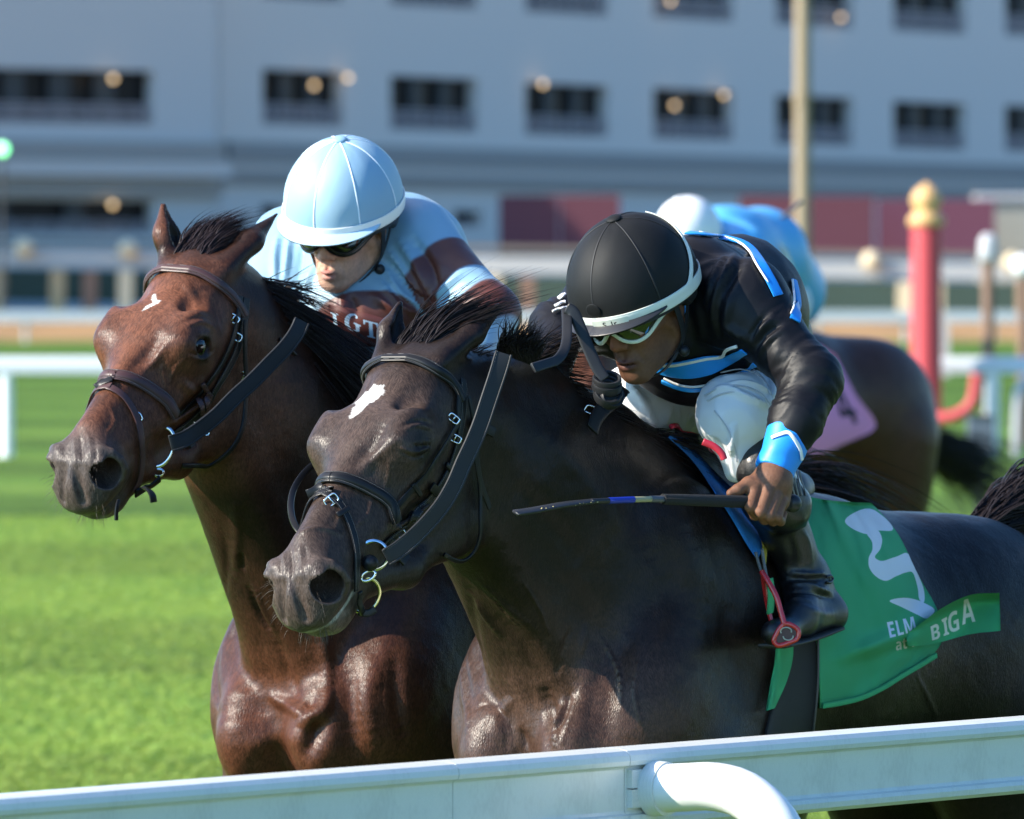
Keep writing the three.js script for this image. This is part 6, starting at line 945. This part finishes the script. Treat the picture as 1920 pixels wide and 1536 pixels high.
// ───────────────────────── saddles, cloths, whips ─────────────────────────
const onHorse = (h, name, label, cat, group) => thing(name, label, cat, h.base, TURN, group);
const weave = texture(256, 256, (u, v, x, y) => { const h = 255 * (0.5 + 0.3 * Math.sin((x + y) * Math.PI / 4) + 0.2 * (hash3(x, y, 93) - 0.5)); return [h, h, h]; }, { srgb: false }); weave.repeat.set(14, 14);
{
  const h = darkHorse, cloth = onHorse(h, 'saddle_cloth', 'green saddle cloth with a white number and letters on the black horse', 'saddle cloth');
  const rows = [[[1502, 938], [1545, 947], [1590, 951], [1630, 953]], [[1503, 1010], [1560, 1010], [1620, 1002], [1674, 1005]], [[1508, 1100], [1580, 1095], [1660, 1085], [1714, 1085]], [[1515, 1190], [1590, 1185], [1680, 1170], [1750, 1150]], [[1520, 1260], [1590, 1255], [1670, 1235], [1758, 1200]], [[1523, 1327], [1600, 1312], [1680, 1268], [1742, 1226]]];
  // where a point of the picture lies on the flat cloth
  const curve = (a, t) => new THREE.CatmullRomCurve3(a.map(([x, y]) => V(x, y, 0)), false, 'centripetal').getPoint(t), flat = []; for (let i = 0; i <= 50; i++) { const c = rows.map((r) => { const q = curve(r, i / 50); return [q.x, q.y]; }); for (let j = 0; j <= 60; j++) { const q = curve(c, j / 60); flat.push([q.x, q.y, i / 50, j / 60]); } }
  const uvOf = (x, y) => { let b = 1e9, r; for (const f of flat) { const d = (f[0] - x) ** 2 + (f[1] - y) ** 2; if (d < b) { b = d; r = f; } } return [r[2], r[3]]; };
  const Z = (x, y) => uvOf(1180 + x / 2.4, 780 + y / 2.4), CW = 1024, CH = 1024;
  const tex = textStrip(CW, CH, (c) => {
    c.fillStyle = '#3aa56d'; c.fillRect(0, 0, CW, CH);
    const poly = (pts) => { c.beginPath(); const q = new THREE.CatmullRomCurve3(pts.map(([x, y]) => { const [u, v] = Z(x, y); return V(u * CW, v * CH, 0); }), true, 'centripetal').getPoints(pts.length * 5); q.forEach((p, i) => (i ? c.lineTo(p.x, p.y) : c.moveTo(p.x, p.y))); c.fill(); };
    c.fillStyle = '#e4e6ea';
    poly([[957, 490], [1000, 462], [1088, 447], [1168, 488], [1172, 526], [1100, 538], [1058, 548], [1000, 530]]);
    poly([[1058, 546], [1105, 540], [1126, 570], [1126, 605], [1110, 650], [1140, 656], [1190, 642], [1240, 632], [1275, 655], [1297, 715], [1308, 790], [1312, 845], [1290, 838], [1278, 780], [1262, 722], [1235, 716], [1205, 738], [1160, 744], [1115, 722], [1085, 690], [1080, 650], [1098, 610], [1090, 575]]);
    poly([[1180, 840], [1255, 832], [1310, 850], [1352, 882], [1320, 915], [1285, 900], [1230, 862]]);
    c.fillStyle = '#d9d9c6'; { const [u, v] = Z(1150, 1062), [u2, v2] = Z(1290, 1030); c.save(); c.translate(u * CW, v * CH); c.rotate(Math.atan2((v2 - v) * CH, (u2 - u) * CW)); c.font = 'bold 96px sans-serif'; c.fillText('at the', 0, 0); c.restore(); }
    c.fillStyle = '#dfe3ea'; { const [u, v] = Z(1140, 1010), [u2, v2] = Z(1300, 955); c.save(); c.translate(u * CW, v * CH); c.rotate(Math.atan2((v2 - v) * CH, (u2 - u) * CW)); c.font = 'bold 118px sans-serif'; c.fillText('ELM', 0, 0); c.restore(); }
    c.strokeStyle = '#369a64'; c.lineWidth = 5; c.beginPath(); c.moveTo(0, CH - 46); c.lineTo(CW, CH - 46); c.moveTo(26, 0); c.lineTo(26, CH); c.stroke();
  });
  const green = std(1, 1, 1, 0.75, { map: tex, bumpMap: weave, bumpScale: 0.0006 }), plain = std(0.042, 0.375, 0.153, 0.75, { bumpMap: weave, bumpScale: 0.0006 });
  const fold = (u, v) => 0.03 * Math.exp(-(((v - 0.62 - 0.06 * Math.sin(u * 4)) / 0.05) ** 2)) * smooth(0.1, 0.5, u) + 0.026 * Math.exp(-(((v - 0.75 + 0.1 * u) / 0.04) ** 2)) * smooth(0, 0.4, u) + 0.02 * Math.exp(-(((u - 0.35 - 0.3 * v) / 0.07) ** 2)) * smooth(0.45, 0.1, v) + 0.010 * noise(u * 5, v * 6, 3) + 0.004 * noise(u * 14, v * 10, 8) + 0.012 * smooth(0.6, 1, v) * smooth(0.4, 1, u);
  part('cloth', sheet(h, rows, 56, 64, 0.012, { wave: fold, th: 0.003 }), green, cloth);
  const hemRow = [[1526, 1320], [1560, 1314], [1600, 1304], [1640, 1286], [1680, 1262], [1715, 1242], [1738, 1228]], hl = lay(h, hemRow, 30, 0.022); part('hem', sweep(hl.pts, hl.nrm, 0.006, 0.0022, 8, 0.6), plain, cloth);
  const flapTex = textStrip(1024, 256, (c, w, hh) => { c.fillStyle = '#3aa56d'; c.fillRect(0, 0, w, hh); c.fillStyle = '#e2e4dc'; c.font = 'bold 190px sans-serif'; c.textBaseline = 'middle'; c.fillText('B', 250, hh * 0.6); c.fillText('I', 395, hh * 0.57); c.font = 'bold 200px sans-serif'; c.fillText('G', 455, hh * 0.53); c.font = 'bold 220px sans-serif'; c.fillText('A', 620, hh * 0.4); });
  part('flap', sheet(h, [[[1690, 1190], [1718, 1170], [1752, 1146], [1812, 1119], [1866, 1115]], [[1691, 1202], [1720, 1192], [1755, 1178], [1812, 1155], [1867, 1150]], [[1693, 1212], [1724, 1211], [1757, 1204], [1812, 1190], [1868, 1184]]], 40, 14, 0.012, { th: 0.003, smooth: 8, wave: (u, v) => 0.034 + 0.035 * u + 0.012 * Math.sin(v * 3 + u * 5) }), std(1, 1, 1, 0.75, { map: flapTex, bumpMap: weave, bumpScale: 0.0006, side: THREE.DoubleSide }), cloth);
  part('corner', sheet(h, [[[1443, 1212], [1476, 1200]], [[1440, 1245], [1474, 1238]], [[1432, 1285], [1462, 1280]], [[1423, 1334], [1440, 1328]]], 8, 20, 0.016, { wave: (u) => 0.012 * Math.sin(u * 3.1) }), plain, cloth);
  const pad = onHorse(h, 'saddle_pad', 'bright blue pad under the front edge of the black saddle', 'saddle pad');
  part('pad', sheet(h, [[[1246, 826], [1252, 822], [1262, 820]], [[1290, 868], [1312, 860], [1335, 862]], [[1330, 925], [1358, 912], [1390, 908]], [[1365, 978], [1395, 960], [1428, 948]], [[1396, 1030], [1412, 1005], [1434, 985]], [[1413, 1054], [1416, 1045], [1422, 1035]]], 16, 40, 0.010, { wave: (u, v) => 0.004 * noise(u * 3, v * 8, 1) }), std(0.012, 0.2, 0.62, 0.7, { bumpMap: weave, bumpScale: 0.0006 }), pad);
  part('tip', sheet(h, [[[1415, 1018], [1427, 1008]], [[1417, 1040], [1426, 1034]], [[1419, 1066], [1424, 1062]]], 6, 10, 0.016), std(0.5, 0.4, 0.05, 0.7), pad);
  const sad = onHorse(h, 'saddle', 'small black racing saddle with red edging under the rider in black', 'saddle'), red = std(0.42, 0.012, 0.03, 0.5), blk = std(0.013, 0.012, 0.012, 0.4);
  part('flap', sheet(h, [[[1250, 816], [1300, 812], [1350, 832], [1420, 860]], [[1285, 850], [1330, 848], [1385, 872], [1450, 905]], [[1330, 898], [1370, 896], [1415, 920], [1462, 950]], [[1375, 942], [1405, 945], [1435, 960], [1470, 1000]], [[1405, 975], [1425, 980], [1445, 995], [1474, 1050]]], 24, 24, 0.02), blk, sad);
  const seatPts = [[-0.01, 1.6], [-0.12, 1.57], [-0.26, 1.51], [-0.36, 1.51], [-0.42, 1.52]].map(([x, y]) => V(x, y, 0)), seat = solid([cap(seatPts[0], seatPts[1], 0.035, 0.05, 0.04), cap(seatPts[1], seatPts[3], 0.05, 0.05, 0.05), cap(seatPts[3], seatPts[4], 0.05, 0.035, 0.04)], V(-0.7, 1.2, -0.35), V(0.1, 1.75, 0.35), 0.012); part('seat', seat, blk, sad);
  const pipe = (name, px, r, lift = 0.026) => { const l = lay(h, px, 28, lift); part(name, sweep(l.pts, l.nrm, r, r * 0.8, 10, 0.9), red, sad); };
  pipe('piping', [[1243, 818], [1275, 814], [1305, 818], [1322, 834], [1326, 852], [1340, 880], [1362, 908], [1385, 930], [1400, 940]], 0.006); pipe('piping', [[1318, 828], [1340, 838], [1354, 852], [1358, 862]], 0.007, 0.034); pipe('piping', [[1362, 866], [1372, 884], [1384, 908]], 0.005, 0.034);
  part('lining', sheet(h, [[[1326, 838], [1345, 846]], [[1334, 862], [1358, 868]], [[1350, 888], [1376, 895]], [[1376, 915], [1392, 925]]], 8, 14, 0.024), std(0.022, 0.018, 0.012, 0.7), sad);
  part('girth', sheet(h, [[[1462, 1120], [1526, 1120]], [[1470, 1195], [1526, 1195]], [[1448, 1280], [1525, 1280]], [[1425, 1370], [1517, 1366]], [[1415, 1420], [1508, 1420]]], 12, 40, 0.008), std(0.014, 0.014, 0.016, 0.6, { bumpMap: weave, bumpScale: 0.0005 }), sad);
  { const e = lay(h, [[1524, 1200], [1524, 1260], [1521, 1310], [1515, 1368]], 20, 0.013); part('girth_edge', sweep(e.pts, e.nrm, 0.003, 0.003, 8, 1), std(0.05, 0.05, 0.052, 0.5), sad); }
  const L = (x, y, D) => h.toLocal(P(x, y, D)), st = group('stirrup', sad), irn = std(0.45, 0.02, 0.022, 0.25, { clearcoat: 0.6, clearcoatRoughness: 0.15 });
  part('iron', merge([tube([L(1428, 1072, 15.95), L(1440, 1090, 15.935), L(1455, 1118, 15.925), L(1464, 1148, 15.92), L(1471, 1172, 15.915)], 0.0058, 24, 8), tube([L(1430, 1074, 15.96), L(1433, 1100, 15.985), L(1438, 1130, 16.0), L(1446, 1165, 16.0), L(1453, 1195, 15.99)], 0.005, 24, 8)]), irn, st);
  const ringP = [[1472, 1170], [1486, 1173], [1497, 1183], [1495, 1197], [1480, 1205], [1458, 1210], [1451, 1202], [1456, 1188], [1464, 1176]]; part('tread', tube(ringP.map(([x, y]) => L(x, y, 15.915)), 0.0052, 60, 8, true), irn, st);
  { const c0 = L(1474, 1190, 15.918), s = new THREE.Shape(ringP.map(([x, y]) => new THREE.Vector2((x - 1474) * 0.00102, -(y - 1190) * 0.00102))), g = new THREE.ExtrudeGeometry(s, { depth: 0.004, bevelEnabled: false }), m = new THREE.Matrix4().makeBasis(h.dirLocal(V(1, 0, 0)), h.dirLocal(V(0, 1, 0)), h.dirLocal(V(0, 0, 1))).setPosition(c0); g.applyMatrix4(m); part('plate', g, std(0.05, 0.02, 0.02, 0.5), st);
    const arc = (x, y, r, a0, a1) => { const p = []; for (let i = 0; i <= 14; i++) { const a = lerp(a0, a1, i / 14); p.push(L(x + Math.cos(a) * r * 1.15, y + Math.sin(a) * r * 0.8, 15.912)); } return tube(p, 0.0014, 24, 6); }; part('emblem', merge([arc(1474, 1184, 9, 2.6, 6.6), arc(1478, 1194, 8, -0.3, 3.3)]), std(0.32, 0.34, 0.28, 0.5), st); }
  for (const o of [0, 1]) part('stirrup_leather', (() => { const q = spline([L(1417 + o * 12, 1036 - o * 6, 15.97), L(1423 + o * 10, 1058, 15.96), L(1430 + o * 7, 1080, 15.945)], 12); return sweep(q, q.map(() => h.dirLocal(V(0.6, 0, 0.8)).normalize()), 0.003, 0.003, 8, 0.7); })(), std(0.12, 0.12, 0.11, 0.4), st);
  part('strap', (() => { const q = spline([L(1443, 1085, 15.965), L(1446, 1110, 15.97), L(1444, 1150, 15.99)], 12); return sweep(q, q.map(() => h.dirLocal(V(0.6, 0, 0.8)).normalize()), 0.009, 0.002, 8, 0.6); })(), plain, st);
  // whip in the left hand
  const w = thing('riding_whip', 'black riding whip with a blue band held in the jockey\'s bare left hand', 'whip', P(1400, 937, 15.7)), W = (x, y, D) => P(x, y, D).sub(w.position), wd = (x) => lerp(15.3, 15.7, (x - 965) / 435);
  const seg = (name, x0, y0, x1, y1, r0, r1, mat) => part(name, (() => { const a = W(x0, y0, wd(x0)), b = W(x1, y1, wd(x1)), q = [0, 0.25, 0.5, 0.75, 1].map((t) => a.clone().lerp(b, t)); return sweep(q, q.map(() => V(0, 1, 0.2).normalize()), (t) => lerp(r0, r1, t), (t) => lerp(r0, r1, t), 14, 1); })(), mat, w);
  const wb = std(0.016, 0.016, 0.018, 0.4);
  part('flap', (() => { const q = spline([W(966, 962, wd(966)), W(1000, 957, wd(1000)), W(1060, 946, wd(1060)), W(1112, 940, wd(1112))], 16); return sweep(q, q.map(() => V(0.15, 0.85, 0.5).normalize()), (t) => pw(17) / 2 * (1 - 0.3 * t * t), (t) => 0.0035, 10, 0.55); })(), std(0.02, 0.022, 0.027, 0.35), w);
  const gl = []; { const R = rng(44); for (let x = 1014; x < 1124; x += 7) { if (R() < 0.12) continue; const y = lerp(954, 940, (x - 1014) / 110), s = R(), q = W(x, y + 1, wd(x) - 0.006), q2 = W(x + 2 + 3 * s, y - 2 + 4 * R(), wd(x) - 0.006); gl.push(sweep([q, q2], [V(0, 0.5, 1), V(0, 0.5, 1)], 0.0011, 0.0006, 6, 1)); } } part('lettering', merge(gl), std(0.4, 0.33, 0.12, 0.4), w);
  seg('shaft', 1108, 940, 1142, 939, 0.0052, 0.0058, wb); seg('band', 1141, 939, 1188, 937, 0.0062, 0.0064, std(0.01, 0.03, 0.32, 0.4)); seg('ferrule', 1187, 937, 1221, 936, 0.0058, 0.0058, std(0.3, 0.28, 0.16, 0.35)); seg('collar', 1220, 936, 1244, 936, 0.0066, 0.0068, std(0.08, 0.085, 0.095, 0.35)); seg('grip', 1243, 936, 1480, 944, 0.0105, 0.0135, std(0.015, 0.015, 0.016, 0.7, { bumpMap: weave, bumpScale: 0.002 }));
  part('knob', (() => { const q = W(1486, 944, wd(1486)); return new THREE.SphereGeometry(0.018, 18, 12).translate(q.x, q.y, q.z); })(), wb, w);
  // saddle and cloth of the bay horse, out of sight behind its rider and the black horse
  const s2 = onHorse(bayHorse, 'saddle', 'black racing saddle of the bay horse under the pale blue rider', 'saddle'); part('seat', seat, blk, s2);
}
// ───────────────────────── the third runner, farther back ─────────────────────────
const thirdHorse = makeHorse({
  label: 'dark brown horse with a pink cloth running out of focus behind on the right', base: V(0.8, 0.27, -31.3), poll: P(1108, 645, 30.6), hs: 1.06, cell: 0.012, lo: V(-1.75, 0, -0.45), hi: V(1.5, 2.0, 0.45),
  axes: [[-0.4003, -0.6497, 0.6463], [-0.3816, 0.7594, 0.527], [-0.8331, -0.0357, -0.5519]], ears: [[[-0.005, -0.015, -0.058], P(1190, 600, 30.8), [0.25, 0.35, 0.8]], [[0.0, -0.01, 0.056], P(1095, 600, 30.8), [0.75, 0.1, 0.6]]],
  neck: [[0.86, 1.36, 0.13, 0.56], [0.55, 1.4, 0.19, 0.54], [0.28, 1.4, 0.26, 0.56], [0.05, 1.33, 0.31, 0.64]], crest: [[0.9, 1.44], [0.5, 1.57], [0.26, 1.6], [0.05, 1.6]], throat: [0.78, 1.22], dock: [-1.24, 1.06, 0], legs: GALLOP, eyeOpen: 1,
  coat: { ...bayCoat, body: [0.085, 0.03, 0.017], warm: [0.1, 0.036, 0.019] }, star: [],
});
maneOf(thirdHorse, [[0.9, 1.44], [0.5, 1.57], [0.26, 1.6], [0.05, 1.6]], 63, hairBay, { count: 500, clumps: 30, flow: () => ({ up: 0.2, side: -0.5, wild: 0.6, len: 0.18, drop: 0.6 }) });
tailOf(thirdHorse, 83, 900, hairDark, [-1.16, 1.1, 0], [-1.36, 1.05, 0], { len: 0.5, drop: -0.1 });
{
  const c = onHorse(thirdHorse, 'saddle_cloth', 'pink saddle cloth on the blurred horse behind the black sleeve', 'saddle cloth');
  const tx = textStrip(256, 256, (x, w, h) => { x.fillStyle = '#e58fc2'; x.fillRect(0, 0, w, h); x.fillStyle = '#2a1a30'; x.font = 'bold 110px sans-serif'; x.fillText('4', 150, 150); });
  part('cloth', sheet(thirdHorse, [[[1490, 640], [1530, 650], [1562, 668]], [[1490, 720], [1540, 730], [1598, 738]], [[1490, 800], [1560, 815], [1638, 798]], [[1490, 845], [1530, 848], [1590, 826]]], 20, 24, 0.012), std(1, 1, 1, 0.8, { map: tx }), c);
  const s3 = onHorse(thirdHorse, 'saddle', 'dark racing saddle of the blurred horse behind', 'saddle'); part('seat', solid([cap(V(-0.05, 1.58, 0), V(-0.3, 1.54, 0), 0.06, 0.08, 0.05), cap(V(-0.3, 1.54, 0), V(-0.5, 1.56, 0), 0.08, 0.05, 0.05)], V(-0.7, 1.3, -0.3), V(0.1, 1.75, 0.3), 0.02), std(0.013, 0.012, 0.012, 0.4), s3);
  const p = makePerson({ label: 'jockey far behind in bright sky blue silks with a white cap, out of focus', base: P(1440, HORIZON, 31.5).setY(0.25), fine: 0.012, coarse: 0.03,
    joints: { head: [1296, 452, 30.9], neck: [1345, 448, 31.1], shL: [1392, 470, 31.0], shR: [1325, 468, 31.5], chest: [1372, 478, 31.2], back: [1425, 478, 31.5], pelvis: [1470, 545, 31.8], elL: [1450, 580, 30.9], wrL: [1400, 630, 30.7], handL: [1385, 645, 30.6], elR: [1290, 545, 31.3], wrR: [1250, 590, 31.1], handR: [1238, 600, 31.0], hipL: [1462, 570, 31.6], knL: [1400, 610, 31.2], anL: [1475, 750, 31.2], hipR: [1440, 570, 31.95], knR: [1350, 600, 31.6], anR: [1420, 740, 31.9] },
    axes: [[-0.4907, -0.4558, 0.7426], [-0.2898, 0.8891, 0.3542], [-0.8217, -0.0414, -0.5684]], hs: 1.03, lo: V(-0.9, 0.8, -0.9), hi: V(0.6, 2.3, 1.0), skin: { base: [0.45, 0.25, 0.17], red: [0.5, 0.2, 0.14], lip: [0.4, 0.14, 0.12], stubble: [0.3, 0.2, 0.15], hair: [0.02, 0.015, 0.01] } });
  const J = p.J, sky = std(0.1, 0.42, 0.75, 0.4), j = [...p.torso(0.02), cap(J.neck, J.back, 0.11, 0.16, 0.08), cap(J.back, J.pelvis, 0.16, 0.15, 0.06), cap(J.shL, J.elL, 0.085, 0.065, 0.05), cap(J.elL, J.wrL, 0.06, 0.045, 0.03), cap(J.shR, J.elR, 0.085, 0.065, 0.05), cap(J.elR, J.wrR, 0.06, 0.045, 0.03)]; p.field = fieldOf(j);
  part('jersey', solid(j, V(-0.9, 1.0, -0.9), V(0.6, 2.2, 1.0), 0.016, { uv: 1 }), sky, p.o);
  part('stripe', sheet(p, [[[1452, 452], [1470, 470]], [[1464, 480], [1484, 500]], [[1474, 508], [1494, 528]]], 8, 10, 0.012), std(0.75, 0.78, 0.8, 0.5), p.o);
  const br = [...p.leg('L', 0.012).slice(0, 1), ...p.leg('R', 0.012).slice(0, 1), cap(J.hipL, J.hipR, 0.115, 0.115, 0.06)]; part('breeches', solid(br, V(-0.9, 0.6, -0.9), V(0.6, 2.0, 1.0), 0.02, { uv: 1 }), std(0.7, 0.72, 0.75, 0.6), p.o);
  for (const s of ['L', 'R']) { const K = J['kn' + s], A = J['an' + s], toe = A.clone().add(V(-0.1, -0.11, 0.12)), heel = A.clone().add(V(0.06, -0.07, -0.05)); part('boot', solid([cap(K.clone().lerp(A, 0.2), A, 0.062, 0.043, 0.03), cap(A, heel, 0.042, 0.032, 0.03), cap(heel, toe, 0.034, 0.026, 0.03)], lo3(K.clone().lerp(A, 0.6), 0.45), hi3(K.clone().lerp(A, 0.6), 0.45), 0.016, { uv: 1 }), std(0.01, 0.01, 0.012, 0.3), p.o); }
  const wm = std(0.82, 0.82, 0.82, 0.4, { side: THREE.DoubleSide }); makeHelmet(p, { gores: 6, turn: 0, seed: 2, rim: -0.1, tilt: 0, panels: [wm], seamMat: wm, seamW: 0.0012, buttonMat: wm, shellMat: wm, bandUp: -0.03, bandW: 0.02, bandMat: wm, peak: 0.03, peakDrop: 0.35, peakMat: wm });
  const w = thing('riding_whip', 'thin dark grey whip slanting up behind the sky blue rider before the tan pole', 'whip', P(1430, 440, 31.3)), a = V(0, 0, 0), b = P(1502, 378, 31.5).sub(w.position); part('shaft', tube([a, a.clone().lerp(b, 0.5), b], 0.008, 12, 8), std(0.12, 0.12, 0.13, 0.5), w); part('grip', tube([a.clone().lerp(b, -0.35), a.clone().lerp(b, -0.1), a.clone().lerp(b, 0.1)], 0.013, 8, 8), std(0.03, 0.03, 0.03, 0.6), w);
}
renderer.render(scene, camera);
